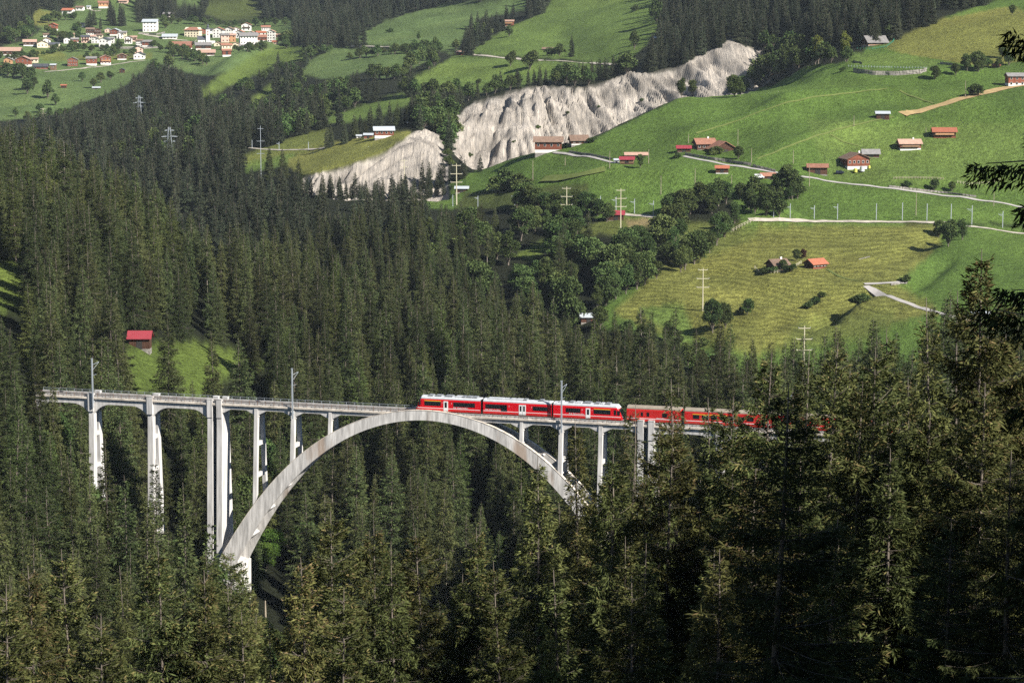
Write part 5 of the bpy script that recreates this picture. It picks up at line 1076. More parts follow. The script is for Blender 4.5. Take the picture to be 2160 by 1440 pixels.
def spruce(seed, H=28.0, R=3.4, whorls=46, per=5.5, total=22000, tl=.55, tw=.11, bare=.06, droop=1.0, shape=.85, cones=.35, gap=.12, dead=.0, weep=.8, rag=.24):
    rg = np.random.default_rng(seed)
    lev = (np.arange(whorls) + .5) / whorls; hs = np.repeat(bare + (.985 - bare) * lev ** .94, int(round(per))) * H; hs = hs + rg.normal(0, .10 * H / whorls * 1.2, len(hs)); nb = len(hs)
    t = (hs - bare * H) / (H - bare * H); prof = np.minimum(1, (1 - t) * 1.22 + .01) ** shape * (.7 + .3 * np.minimum(1, t * 5 + .2))
    lump = 1 + rag * np.sin(hs * 1.1 + rg.random() * 6) * np.sin(hs * .37 + seed)
    az = rg.random(nb) * 2 * pi; side = 1 + rag * .6 * np.cos(az - rg.random() * 6)
    L = R * prof * lump * side * rg.uniform(1 - rag * 1.5, 1.08, nb) + .16
    keep = rg.random(nb) > gap; hs, t, az, L = hs[keep], t[keep], az[keep], L[keep]; nb = len(hs)
    el = np.radians(-22 * droop + 50 * t ** 1.3 + rg.normal(0, 7, nb))
    dirh = np.stack([np.cos(az), np.sin(az), 0 * az], 1)
    def bp(b, s):
        r = L[b] * s * np.cos(el[b]); z = hs[b] + L[b] * (s * np.sin(el[b]) + .16 * s * s - .10 * droop * s)
        return dirh[b] * r[:, None] + np.stack([0 * r, 0 * r, z], 1)
    w = L ** 1.35; cnt = rg.multinomial(total, w / w.sum()); b = np.repeat(np.arange(nb), cnt); n = len(b)
    s = rg.beta(1.25, 1.0, n) * .95 + .05
    P = bp(b, s); perp = np.stack([-np.sin(az[b]), np.cos(az[b]), 0 * az[b]], 1)
    lat = rg.uniform(-1, 1, n) * (1.08 - s) * .42 * L[b]; P = P + perp * lat[:, None]; P[:, 2] -= np.abs(lat) * .22 * droop + rg.random(n) ** 2 * tl * 1.2 * weep
    wd = weep * rg.uniform(.2, 1.5, n) * (1 - .6 * t[b]); D = dirh[b] * rg.uniform(.1, .9, n)[:, None] + perp * (np.sign(lat) * rg.uniform(0, .9, n))[:, None] + np.array([0, 0, -1.0]) * wd[:, None] + rg.normal(0, .22, (n, 3)) + np.array([0, 0, .55]) * (t[b] ** 2)[:, None]
    D /= np.linalg.norm(D, axis=1)[:, None]
    Ln = tl * rg.uniform(.55, 1.35, n) * (.6 + .4 * np.minimum(1, L[b] / R * 2)); W = tw * rg.uniform(.7, 1.4, n)
    V, F = cards(P, D, Ln, W, rg)
    cl = (np.sin(P[:, 0] * 2.1 + P[:, 2] * 1.3) * np.sin(P[:, 1] * 2.3 - P[:, 2] * .9)) * .12
    tint = np.clip(.08 + .42 * rg.random(n) ** 1.2 + .22 * s * rg.random(n) + cl, 0, .61)
    cn = rg.random(n) < cones * np.clip((t[b] - .45) * 1.8, 0, 1) * s * .55; tint[cn] = rg.uniform(.72, 1, cn.sum())
    if dead: dn = rg.random(n) < dead; tint[dn] = .8
    # wood
    A = bp(np.arange(nb), np.zeros(nb)); Mi = bp(np.arange(nb), np.full(nb, .5)); E = bp(np.arange(nb), np.full(nb, .92))
    r0 = .0085 * L + .007
    V1, F1 = branch_tubes(A, Mi, r0, r0 * .65); V2, F2 = branch_tubes(Mi, E, r0 * .65, r0 * .25)
    zs = np.linspace(-1.5, H, 12); rr = (H / 62) * (1 - np.clip(zs, 0, H) / H) ** .9 * .5 + .015; wob = np.stack([np.sin(zs * .3 + seed) * .12, np.cos(zs * .23 + seed) * .1], 1)
    Vt = []; k = 8
    for z, r, ww in zip(zs, rr, wob): Vt += [(ww[0] + r * cos(2 * pi * i / k), ww[1] + r * sin(2 * pi * i / k), z) for i in range(k)]
    Ft = [(a * k + i, a * k + (i + 1) % k, (a + 1) * k + (i + 1) % k, (a + 1) * k + i) for a in range(11) for i in range(k)]
    Vw = np.concatenate([np.array(Vt), V1, V2]); Fw = np.concatenate([np.array(Ft), F1 + len(Vt), F2 + len(Vt) + len(V1)])
    return V, F, np.repeat(tint, 4), Vw, Fw
def broadleaf(seed, H=14.0, R=5.0, total=6000, ls=.42, trunk=.10, blobs=26, squash=1.0, shrub=False):
    rg = np.random.default_rng(seed); z0 = H * (trunk if not shrub else .02); cz = (H + z0) / 2; hz_ = (H - z0) / 2
    C = []; 
    while len(C) < blobs:
        p = rg.uniform(-1, 1, 3)
        if np.linalg.norm(p) < 1 and np.linalg.norm(p) > .25:
            ww = 1.0 - .25 * max(0, p[2]); C.append((p[0] * R * .72 * ww, p[1] * R * .72 * ww, cz + p[2] * hz_ * .78))
    C = np.array(C); rad = rg.uniform(.26, .44, blobs) * R; b = rg.choice(blobs, total, p=rad ** 2 / (rad ** 2).sum())
    q = rg.normal(size=(total, 3)); q /= np.linalg.norm(q, axis=1)[:, None]; q[:, 2] = np.where(q[:, 2] < -.35, -q[:, 2], q[:, 2])
    rr = rad[b] * rg.uniform(.55, 1.12, total) ; P = C[b] + q * rr[:, None] * np.array([1, 1, .85])
    D = q * .5 + rg.normal(0, .7, (total, 3)); D /= np.linalg.norm(D, axis=1)[:, None]
    V, F = cards(P, D, ls * rg.uniform(.6, 1.4, total), ls * .75 * rg.uniform(.6, 1.3, total), rg)
    tint = np.clip(.05 + .55 * rg.random(total) ** .9 + rg.normal(0, .08, blobs)[b], 0, .61)
    base = np.array([[0, 0, z0 * .8 + .3]]).repeat(blobs, 0) + rg.normal(0, .1, (blobs, 3))
    V1, F1 = branch_tubes(base, C, np.full(blobs, .012 * H), np.full(blobs, .003 * H), 4)
    k = 7; zs = np.linspace(-1.2, z0 * .8 + .6 + H * .25, 6); r_ = np.linspace(.028 * H, .012 * H, 6)
    Vt = np.array([(r * cos(2 * pi * i / k), r * sin(2 * pi * i / k), z) for z, r in zip(zs, r_) for i in range(k)])
    Ft = np.array([(a * k + i, a * k + (i + 1) % k, (a + 1) * k + (i + 1) % k, (a + 1) * k + i) for a in range(5) for i in range(k)])
    return V, F, np.repeat(tint, 4), np.concatenate([Vt, V1]), np.concatenate([Ft, F1 + len(Vt)])
class Proto:
    def __init__(s, name, data, leafm, H, R, joined=False, bark='bark'):
        V, F, t, Vw, Fw = data; s.H = H; s.R = R; s.name = name
        s.crown = np_mesh(name + '_crown', V, F, M[leafm], [('tint', 'POINT', t)])
        s.wood = np_mesh(name + '_trunk', Vw, Fw, M[bark])
        if joined:
            me = np_mesh(name + '_whole', np.concatenate([V, Vw]), np.concatenate([F, Fw + len(V)]), M[leafm], [('tint', 'POINT', np.concatenate([t, np.zeros(len(Vw))]))])
            me.materials.append(M[bark]); mi = np.zeros(len(F) + len(Fw), np.int32); mi[len(F):] = 1; me.polygons.foreach_set('material_index', mi); me.update(); s.whole = me
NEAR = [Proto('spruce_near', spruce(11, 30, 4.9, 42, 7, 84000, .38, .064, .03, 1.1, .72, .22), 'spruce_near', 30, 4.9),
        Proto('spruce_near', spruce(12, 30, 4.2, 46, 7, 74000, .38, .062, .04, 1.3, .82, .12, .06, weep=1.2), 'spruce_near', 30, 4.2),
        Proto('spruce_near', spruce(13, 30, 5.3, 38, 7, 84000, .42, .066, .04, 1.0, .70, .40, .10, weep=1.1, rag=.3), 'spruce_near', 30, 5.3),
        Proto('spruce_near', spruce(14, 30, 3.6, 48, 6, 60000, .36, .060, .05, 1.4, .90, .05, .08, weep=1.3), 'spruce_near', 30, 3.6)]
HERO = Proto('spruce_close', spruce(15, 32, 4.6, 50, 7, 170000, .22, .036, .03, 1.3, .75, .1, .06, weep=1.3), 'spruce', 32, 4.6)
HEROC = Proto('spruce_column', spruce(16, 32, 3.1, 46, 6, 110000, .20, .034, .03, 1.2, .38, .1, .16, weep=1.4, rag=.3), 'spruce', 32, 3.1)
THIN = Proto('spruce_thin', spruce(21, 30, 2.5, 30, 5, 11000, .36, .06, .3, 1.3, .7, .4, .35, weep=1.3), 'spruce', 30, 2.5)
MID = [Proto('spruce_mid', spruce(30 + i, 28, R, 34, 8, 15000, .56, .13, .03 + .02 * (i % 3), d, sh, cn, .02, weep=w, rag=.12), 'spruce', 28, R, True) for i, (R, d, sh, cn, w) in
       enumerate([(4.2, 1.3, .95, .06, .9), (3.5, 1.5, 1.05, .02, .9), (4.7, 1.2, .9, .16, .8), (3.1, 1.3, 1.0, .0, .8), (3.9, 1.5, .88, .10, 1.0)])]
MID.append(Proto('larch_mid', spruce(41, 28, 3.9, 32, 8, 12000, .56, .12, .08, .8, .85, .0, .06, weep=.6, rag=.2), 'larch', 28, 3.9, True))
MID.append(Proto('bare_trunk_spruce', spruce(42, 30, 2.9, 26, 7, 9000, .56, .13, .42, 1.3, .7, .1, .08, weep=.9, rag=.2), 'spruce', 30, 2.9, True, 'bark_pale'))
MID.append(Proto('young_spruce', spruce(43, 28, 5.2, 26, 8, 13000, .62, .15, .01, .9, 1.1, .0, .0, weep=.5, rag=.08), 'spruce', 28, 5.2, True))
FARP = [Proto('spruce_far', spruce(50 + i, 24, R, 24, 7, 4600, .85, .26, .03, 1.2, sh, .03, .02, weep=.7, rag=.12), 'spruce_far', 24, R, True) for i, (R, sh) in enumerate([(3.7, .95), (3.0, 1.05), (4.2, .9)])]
BL = [Proto('broadleaf_tree', broadleaf(60, 14, 5.4, 6500, .62), 'leaf', 14, 5.0), Proto('broadleaf_tree', broadleaf(61, 16, 5.2, 6500, .62, .08, 30), 'leaf', 16, 4.6),
      Proto('broadleaf_tree', broadleaf(62, 12, 5.4, 6500, .62, .08, 26), 'leaf', 12, 5.4), Proto('broadleaf_tree', broadleaf(63, 18, 5.0, 7000, .62, .06, 36), 'leaf', 18, 4.2)]
BLF = [Proto('broadleaf_far', broadleaf(70 + i, 13, 5.4, 2000, 1.0, .08, 20), 'leaf', 13, 5.0) for i in range(3)]
LIMET = Proto('lime_tree', broadleaf(80, 15, 6.0, 14000, .45, .05, 34), 'leaf_lime', 15, 6.0)
YELT = Proto('yellow_tree', broadleaf(81, 17, 4.4, 5200, .62, .1, 30), 'leaf_yellow', 17, 4.4)
REDS = Proto('red_shrub', broadleaf(82, 3.2, 1.6, 900, .4, .02, 10, shrub=True), 'leaf_red', 3.2, 1.6)
SHR = [Proto('shrub', broadleaf(83 + i, 4.0, 3.2, 1800, .55, .02, 14, shrub=True), 'leaf', 4.0, 3.2) for i in range(2)]
def plant(P, X, Y, H_, name, label, cat='tree', group=None, wr=1.0, Z=None):
    Z = zat1(X, Y) if Z is None else Z; k = H_ / P.H
    r = empty(name, (X, Y, Z - .1), random.uniform(0, 6.28), label, cat, group); r.scale = (k * wr, k * wr, k)
    r.rotation_euler[0] = random.uniform(-.02, .02); r.rotation_euler[1] = random.uniform(-.02, .02)
    for nm, me in (('trunk', P.wood), ('crown', P.crown)):
        o = bpy.data.objects.new(nm, me); COL.objects.link(o); o.parent = r
    return r

# ------------------------------------------------------------------ words that place a tree by what it stands beside
ANCH = [('the viaduct\'s leftmost tall pier', 190, 950), ('the second viaduct pier from the left', 315, 960), ('the double wall pier', 465, 1010), ('the left foot of the arch', 505, 1220), ('the crown of the arch', 880, 960), ('the left arch shoulder', 640, 1010), ('the right arch shoulder', 1120, 1000),
        ('the right foot of the arch', 1230, 1060), ('the railcar set', 1080, 800), ('the red luggage van', 1370, 860), ('the crimson barn clearing', 295, 700), ('the left edge', 10, 850), ('the lower left corner', 40, 1380), ('the big black spruce', 1625, 1050), ('the lower right corner', 2120, 1380), ('the right edge', 2140, 800),
        ('the bottom edge centre', 1000, 1400), ('the ridge left of the pylons', 120, 420), ('the ridge in the middle', 620, 560), ('the round poplar-like tree', 1190, 640), ('the green strip meadow', 450, 770), ('the hut with pale roof', 1241, 700), ('the lowest meadow', 1560, 790), ('the bottom edge left', 400, 1400), ('the bottom edge right', 1450, 1400)]
def where(px, py):
    a = min(ANCH, key=lambda q: (q[1] - px) ** 2 + (q[2] - py) ** 2); dx, dy = px - a[1], py - a[2]
    if abs(dx) < 25 and abs(dy) < 35: d = 'at'
    elif abs(dx) > abs(dy): d = 'right of' if dx > 0 else 'left of'
    else: d = 'below' if dy > 0 else 'above'
    f = math.hypot(dx, dy); return ('well ' if f > 160 and d not in ('at',) else '') + d + ' ' + a[0]

# ------------------------------------------------------------------ foreground spruces, one by one: px of the top, row of the top, distance, prototype
FG = [(140, 1150, 175, 0, 'spruce full of cones, second large one from the lower left corner'), (72, 1192, 165, 2, 'cone-brown spruce, leftmost of the bottom row'), (10, 1230, 160, 0, 'spruce cut by the left edge at the bottom'),
      (268, 1188, 260, 3, 'small dark young spruce in the gap right of the cone-brown pair'), (345, 1150, 170, 2, 'broad spruce with a cone-laden tip left of the arch foot'), (215, 1290, 150, 0, 'low bushy spruce at the bottom between the cone-laden tips'), (430, 1088, 330, 1, 'slim dark spruce just left of the double wall pier'), (380, 1014, 390, 3, 'young pointed spruce standing in the dark gap left of the double pier'),
      (300, 1040, 360, 3, 'narrow spruce before the second pier from the left'), (335, 965, 430, 1, 'tall spruce overlapping the right side of the second pier'), (228, 925, 450, 1, 'spruce with its tip right of the leftmost pier'), (255, 1000, 400, 0, 'broad spruce between the first two piers'), (165, 850, 500, 1, 'spruce touching the leftmost pier from the left'),
      (518, 1238, 300, 2, 'dense spruce hiding the concrete foot of the arch'), (488, 1228, 250, 0, 'broad spruce directly below the arch foot'), (548, 1288, 300, 3, 'small spruce right of the hidden arch foot'),
      (470, 1152, 260, 0, 'spruce hiding the foot of the double wall pier'), (505, 1178, 420, 3, 'thin small spruce standing before the arch foot'), (425, 1200, 170, 2, 'bushy spruce at the bottom left of the arch foot'), (500, 1290, 160, 0, 'wide low spruce below the arch foot'),
      (690, 1078, 165, 0, 'large spruce right of the lime-green tree'), (640, 1170, 150, 2, 'spruce with pale bare trunk left of the large centre pair'), (770, 1097, 170, 2, 'spruce with golden cones at the bottom centre left'), (835, 1133, 160, 1, 'spruce with pale trunk between the golden-coned one and the centre'), (895, 1108, 180, 0, 'spruce with golden tip right of the pale-trunked one'),
      (730, 1230, 135, 0, 'low full spruce at the bottom below the golden-coned one'), (585, 1300, 150, 3, 'dark slim spruce below the lime-green tree'), (960, 1210, 190, 3, 'dark recessed spruce at the bottom centre'), (1003, 1112, 185, 2, 'sparse spruce with hanging twigs at the bottom centre'), (1060, 1180, 150, 0, 'full spruce at the bottom between the two pale trunks'),
      (1139, 962, 175, 1, 'tall spruce with a long pale trunk before the right arch shoulder'), (1190, 1060, 200, 3, 'slim spruce behind the long pale trunk'), (1228, 878, 210, 3, 'tall pointed spruce before the right spandrel columns'), (1282, 985, 160, 0, 'spruce with a long pale trunk below the right columns'), (1350, 1000, 175, 2, 'hanging-branched spruce right of the double columns'),
      (1300, 952, 150, 1, 'spruce covering the foot of the last spandrel column'), (1375, 885, 165, 3, 'slim spruce directly below the luggage van'), (1262, 1015, 185, 2, 'bushy spruce under the right spandrel columns'), (1412, 872, 150, 0, 'cone-tipped spruce between the luggage van and the coach'), (1330, 945, 178, 3, 'narrow spruce before the right double pier'),
      (75, 735, 545, 1, 'tall spruce hiding the left end of the viaduct'), (18, 690, 560, 0, 'tall spruce at the left edge beside the end of the viaduct'), (110, 800, 530, 3, 'slim spruce below the left end of the deck'), (40, 850, 500, 2, 'broad spruce below the left end of the deck'),
      (190, 985, 430, 0, 'broad spruce before the foot of the leftmost pier'), (150, 925, 470, 3, 'slim spruce left of the leftmost pier foot'), (318, 1035, 410, 2, 'broad spruce before the foot of the second pier'), (452, 1160, 300, 0, 'dense spruce before the base of the double wall pier'), (1560, 835, 190, 0, 'broad spruce hiding the middle coach'), (1680, 815, 180, 2, 'broad spruce before the rear coach'), (1790, 770, 175, 0, 'dense spruce right of the twisted tip'), (1940, 790, 160, 2, 'dense spruce below the curved road end'),
      (1320, 1130, 140, 1, 'lower spruce at the bottom right of centre'), (1436, 796, 185, 4, 'thin bare-trunked spruce rising before the luggage van'), (1349, 848, 190, 4, 'very thin spruce tip crossing the luggage van'), (1400, 930, 200, 0, 'bushy spruce below the luggage van'), (1455, 1010, 150, 1, 'spruce with pale trunk left of the big black spruce'), (1510, 836, 190, 3, 'slim spruce between coach windows'), (1560, 900, 170, 2, 'spruce behind the big black spruce on its left'),
      (1608, 738, 150, 2, 'sunlit broad-topped spruce above the big black spruce'), (1628, 800, 72, 0, 'big black spruce standing in deep shade'), (1700, 900, 130, 1, 'shaded spruce right of the big black spruce'), (1712, 735, 150, 3, 'slim dark spruce between the two broad-topped ones'), (1752, 718, 160, 0, 'spruce with a twisted tip before the lowest meadow'), (1800, 800, 120, 2, 'spruce right of the twisted tip, partly shaded'),
      (1843, 722, 140, 0, 'tallest sunlit spruce in the right group'), (1903, 690, 150, 1, 'spruce left of the pointed black tip'), (1977, 625, 118, 3, 'sharp dark spruce tip before the curved road'), (2023, 612, 130, 4, 'thin spruce with a long bare trunk at right'), (2087, 520, 120, 2, 'tall sparse spruce beside the right edge'),
      (1880, 940, 110, 1, 'spruce with reddish trunk in the lower right'), (1960, 860, 118, 0, 'full spruce below the sharp dark tip'), (2050, 800, 112, 2, 'full spruce near the right edge'), (2130, 690, 125, 0, 'spruce at the right edge, cut by the frame'), (2140, 950, 90, 1, 'dark spruce in the lower right corner'), (1760, 1080, 100, 0, 'shaded spruce at the bottom right of the black one'), (1990, 1090, 92, 2, 'shaded spruce at the bottom near the corner'),
      (1520, 1150, 105, 1, 'dark spruce at the bottom left of the black one')]
CLR = [(352, 655, 655, 'spruce standing before the clearing right of the crimson-roofed barn'), (448, 698, 660, 'single spruce in front of the green clearing'), (508, 712, 665, 'small spruce at the right of the green clearing'), (228, 610, 665, 'tall spruce directly left of the crimson-roofed barn'), (405, 800, 640, 'short spruce at the foot of the green clearing')]
NTREE = []          # X, Y, H, R used
for (px, py, Y, k, lb) in FG:
    sx, zr = ray(px, py); X = sx * Y; zt = zr * Y; zg = zat1(X, Y); H_ = zt - zg
    P = THIN if k == 4 else (HERO if Y < 100 else NEAR[k])
    wr = min(1.3, max(.95, 32.0 / H_)) 
    if H_ < 14: wr = 1.25
    plant(P if Y < 330 else MID[k % 5], X, Y, H_, 'spruce_tree', lb, 'spruce', 'foreground spruces', wr); NTREE.append((X, Y, H_))
for j, (px, py, Y, lb) in enumerate(CLR):
    sx, zr = ray(px, py); X = sx * Y; H_ = zr * Y - zat1(X, Y); plant(MID[j % 3], X, Y, H_, 'spruce_tree', lb, 'spruce', None, 1.15)
FR = random.Random(5); nfill = 0
for tr in range(4000):
    if nfill >= 58: break
    px = FR.uniform(1180, 2190); Y = FR.uniform(105, 230); sx, zr = ray(px, 900); X = sx * Y; zg = zat1(X, Y); H_ = FR.uniform(24, 34); x_, pt = project(X, Y, zg + H_)
    if pt < np.interp(px, [1180, 1230, 1290, 1340, 1400, 1460, 1500, 1600, 1680, 1750, 1843, 1903, 1977, 2087, 2200], [1080, 1010, 1040, 1000, 950, 930, 880, 830, 840, 800, 790, 770, 700, 620, 600]) + 15: continue
    if min(math.hypot(X - a, Y - b) for a, b, c in NTREE) < 4.6: continue
    nfill += 1; NTREE.append((X, Y, H_)); q = (int((px - 1180) // 125), int((Y - 100) // 45))
    plant(NEAR[tr % 4], X, Y, H_, 'spruce_tree', f"{['tall', 'dense', 'shaded', 'slender', 'broad', 'ragged', 'drooping', 'dark'][q[0] % 8]} spruce in the {['front', 'second', 'rear'][min(2, q[1])]} rank of the right foreground, " + ['below the luggage van', 'left of the big black spruce', 'below the coaches', 'behind the big black spruce', 'right of the big black spruce', 'under the tallest sunlit spruce', 'left of the thin bare trunk', 'beside the right edge', 'at the right edge'][q[0]], 'spruce', 'foreground spruces', FR.uniform(1.05, 1.3))
# unseen spruces added outside the frame at right to cast the lower right shade
for i, (X, Y, H_, lb) in enumerate([(26, 55, 36, 'unseen shade-casting spruce beside the viewpoint, in the middle of the group'), (29, 59, 36, 'unseen shade-casting spruce beside the viewpoint, far side of the group'), (23, 51, 36, 'unseen shade-casting spruce beside the viewpoint, near side of the group'), (32, 52, 36, 'unseen shade-casting spruce beside the viewpoint, right side of the group'),
        (21, 57, 34, 'unseen shade-casting spruce beside the viewpoint, left side of the group'), (36, 57, 36, 'unseen shade-casting spruce beside the viewpoint, outermost'), (37, 46, 34, 'unseen shade-casting spruce beside the viewpoint, behind the group'), (29, 45, 34, 'unseen shade-casting spruce beside the viewpoint, lower on the slope'), (24, 31, 30, 'unseen shade-casting spruce beside the viewpoint, uphill at the right'), (19, 33, 30, 'unseen shade-casting spruce beside the viewpoint, nearest to the camera')]):
    plant(NEAR[i % 4], X, Y, H_, 'spruce_tree', lb, 'spruce', 'dark spruces beside the viewpoint', 1.15)
for i, (X, Y, H_, lb) in enumerate([(23, 75, 19, 'nearest one'), (30, 82, 21, 'second one'), (36, 88, 21, 'third one'), (43, 92, 22, 'fourth one'), (50, 88, 22, 'fifth one'), (56, 97, 22, 'sixth one'), (42, 76, 22, 'seventh one'), (35, 102, 20, 'eighth one'), (46, 110, 21, 'ninth one'), (31, 94, 20, 'tenth one'), (60, 112, 22, 'eleventh one'), (52, 76, 22, 'last one')]):  # shorter unseen spruces, added to shade the lower halves of the right group
    plant(NEAR[i % 4], X, Y, H_, 'spruce_tree', 'unseen shade-casting spruce on the slope right of the view, ' + lb + ' going uphill', 'spruce', 'unseen spruces added for shade on the slope right of the view', 1.3)
for (X, Y, zt, lb) in [(11.7, 43, 12.6, 'black spruce whose near branches hang into the right edge'), (15.2, 50, 6.0, 'second near spruce just beyond the right edge')]:
    H_ = zt - zat1(X, Y); plant(HEROC if Y < 45 else HERO, X, Y, H_, 'spruce_tree', lb, 'spruce', 'dark spruces beside the viewpoint', 32 / H_ * 1.03 if Y < 45 else 1.0)

# ------------------------------------------------------------------ forest scattered over the slopes
NOFOREST = [p for p, c in MEADOWS if c is not None]
def sil(px):        # the near trees stay below this line so that the viaduct shows
    return np.interp(px, [0, 60, 100, 160, 185, 230, 260, 300, 335, 380, 430, 470, 500, 520, 600, 640, 690, 770, 890, 930, 1000, 1060, 1100, 1139, 1180, 1205, 1228, 1260, 1300, 1350, 1400, 1436, 1480, 1510, 1560, 1610, 1680, 1750, 1800, 1843, 1903, 1977, 2087, 2160],
                     [760, 780, 850, 880, 1010, 1000, 1040, 1060, 1040, 1130, 1130, 1190, 1262, 1262, 1285, 1150, 1110, 1130, 1130, 1200, 1140, 1120, 1060, 1010, 1060, 1090, 1020, 1020, 1000, 960, 950, 930, 900, 900, 900, 800, 820, 750, 790, 760, 720, 700, 600, 600])
T = []              # X, Y, Z, H, kind(0 spruce,1 broadleaf,2 shrub), proto
def jitter_grid(s0, s1, Y0, Y1, step):
    ys = np.arange(Y0, Y1, step); out = []
    for y in ys:
        xs = np.arange(s0 * y, s1 * y, step); out.append(np.stack([xs + rng.uniform(-.45, .45, len(xs)) * step, np.full(len(xs), y) + rng.uniform(-.45, .45, len(xs)) * step], 1))
    return np.concatenate(out)
# near slope
G = jitter_grid(-.25, .25, 150, 600, 9.8); Z = zat(G[:, 0], G[:, 1]); Hh = rng.uniform(18, 33, len(G)); px, pt = project(G[:, 0], G[:, 1], Z + Hh)
hwp = 3.0 / G[:, 1] * FPX; ok = np.ones(len(G), bool)
for o in (-1, -.5, 0, .5, 1): ok &= pt + abs(o) * 60 > sil(px + o * hwp) + 8
ub = (G[:, 0] - BX) * cos(TH) - (G[:, 1] - (530 + 5.5 * BAY * sin(TH))) * sin(TH); vb = (G[:, 0] - BX) * sin(TH) + (G[:, 1] - (530 + 5.5 * BAY * sin(TH))) * cos(TH)
ok &= ~((np.abs(vb) < 8) & (ub > -60) & (ub < 185)); ok &= (vb < 0)
fx = np.array([(x, y) for x, y, h in NTREE]); dmin = np.min(np.hypot(G[:, None, 0] - fx[None, :, 0], G[:, None, 1] - fx[None, :, 1]), 1); ok &= dmin > 4.5
ok &= (G[:, 1] > 235) | (rng.random(len(G)) < .35)
for i in np.where(ok)[0]: T.append((G[i, 0], G[i, 1], Z[i], Hh[i], 0))
# behind the viaduct, first the slope that faces us
G = jitter_grid(-.27, .27, 505, 1010, 10.2); Z = zat(G[:, 0], G[:, 1])
ub = (G[:, 0] - BX) * cos(TH) - (G[:, 1] - (530 + 5.5 * BAY * sin(TH))) * sin(TH); vb = (G[:, 0] - BX) * sin(TH) + (G[:, 1] - (530 + 5.5 * BAY * sin(TH))) * cos(TH)
Hh = rng.uniform(20, 37, len(G)) * (1 + .3 * fbm(G[:, 0] / 30, G[:, 1] / 30, 12)); pxb, pyb = project(G[:, 0], G[:, 1], Z + 1); pxt, pyt = project(G[:, 0], G[:, 1], Z + Hh)
ridgeY = np.interp(pxb, [-300, 0, 270, 500, 800, 1080, 1300, 1450, 1700, 2160], [1000, 960, 930, 890, 870, 840, 800, 755, 690, 650])
ok = (vb > 9) & (G[:, 1] < ridgeY + 15) & (fbm(G[:, 0] / 26, G[:, 1] / 40, 14) > -.24)
for poly in ([(283, 728), (400, 716), (480, 732), (570, 758), (548, 788), (470, 804), (415, 872), (388, 872), (340, 805), (296, 785)], [(-60, 545), (28, 552), (66, 590), (52, 650), (-60, 665)]):
    for f in (.0, .35): 
        a, b = project(G[:, 0], G[:, 1], Z + Hh * f); ok &= ~pip(poly, a, b)
# a few trees stand in front of the clearing: keep the barn visible
bxp, byp, _ = hit(294, 736, 640); vis = (np.abs(pxt - 296) < 30) & (G[:, 1] < byp + 6) & (pyt < 742); ok &= ~vis
mm_ = (pxt > 282) & (pxt < 575) & (G[:, 1] < np.where(pxt > 420, 765, 728)) & (pyt < 815); ok &= ~mm_
for f in (.6, .85):
    a, b = project(G[:, 0], G[:, 1], Z + Hh * f); ok &= ~pip([(-60, 545), (30, 552), (66, 590), (52, 640), (-60, 655)], a, b); ok &= ~pip([(1218, 652), (1268, 652), (1268, 690), (1218, 690)], a, b)
ok &= ~((np.abs(pxt - 575) < 50) & (G[:, 1] < 604) & (pyt < 1200))
for i in np.where(ok)[0]:
    dec = (abs(pxt[i] - 560) < 90 and 980 < pyb[i] < 1290 and rng.random() < .35)
    T.append((G[i, 0], G[i, 1], Z[i], Hh[i] if not dec else Hh[i] * .65, 1 if dec else 0))
G3 = jitter_grid(-.2, .2, 480, 780, 7.5); Z3 = zat(G3[:, 0], G3[:, 1]); H3 = rng.uniform(5, 12, len(G3)); a, b = project(G3[:, 0], G3[:, 1], Z3 + H3)
vb3 = (G3[:, 0] - BX) * sin(TH) + (G3[:, 1] - (530 + 5.5 * BAY * sin(TH))) * cos(TH)
ok3 = (np.abs(vb3) > 6.5) & (b > 865) & (b > sil(a) + 5) * 1 > 0
ok3 &= (vb3 > 0) | (b > sil(a) + 5)
for i in np.where(ok3)[0]: T.append((G3[i, 0], G3[i, 1], Z3[i], H3[i], 1 if rng.random() < .55 else 0))
# far forests: drawn as wooded areas, everything that is not open ground
OPEN = [p for p, c in MEADOWS] + [CLIFF1, CLIFF2]
DEC = [([(1150, 480), (1290, 490), (1400, 400), (1480, 370), (1700, 330), (1720, 420), (1560, 470), (1540, 500), (1390, 590), (1250, 690), (1150, 700), (1090, 640), (1100, 500)], .72), ([(1080, 400), (1270, 440), (1280, 490), (1110, 520)], .8),
       ([(430, 100), (700, 100), (760, 130), (740, 230), (560, 260), (420, 230)], .5), ([(230, 30), (620, 55), (620, 70), (330, 40)], .8), ([(1540, 90), (1740, 90), (1740, 190), (1540, 190)], .8), ([(750, 110), (970, 118), (940, 150), (860, 160), (740, 135)], .8),
       ([(870, 245), (965, 240), (960, 310), (900, 290)], .95), ([(-50, 60), (90, 60), (90, 160), (-50, 160)], .6), ([(600, 200), (760, 200), (700, 320), (560, 320)], .3), ([(250, 250), (420, 250), (420, 350), (250, 350)], .35), ([(1430, 690), (1560, 690), (1560, 840), (1430, 840)], .8), ([(880, 440), (1150, 440), (1150, 620), (940, 640)], .3)]
G = jitter_grid(-.235, .235, 800, 1150, 9.8); G = np.concatenate([G, jitter_grid(-.235, .235, 1150, 1750, 11.2), jitter_grid(-.235, .235, 1750, 3050, 13.0)])
Z = zat(G[:, 0], G[:, 1]); pxb, pyb = project(G[:, 0], G[:, 1], Z)
ridgeY = np.interp(pxb, [-300, 0, 270, 500, 800, 1080, 1300, 1450, 1700, 2160], [1000, 960, 930, 890, 870, 840, 800, 755, 690, 650])
Hh = rng.uniform(14, 28, len(G)); isd = np.zeros(len(G), bool)
for poly, pr in DEC: isd |= pip(poly, pxb, pyb - 10) & (rng.random(len(G)) < pr)
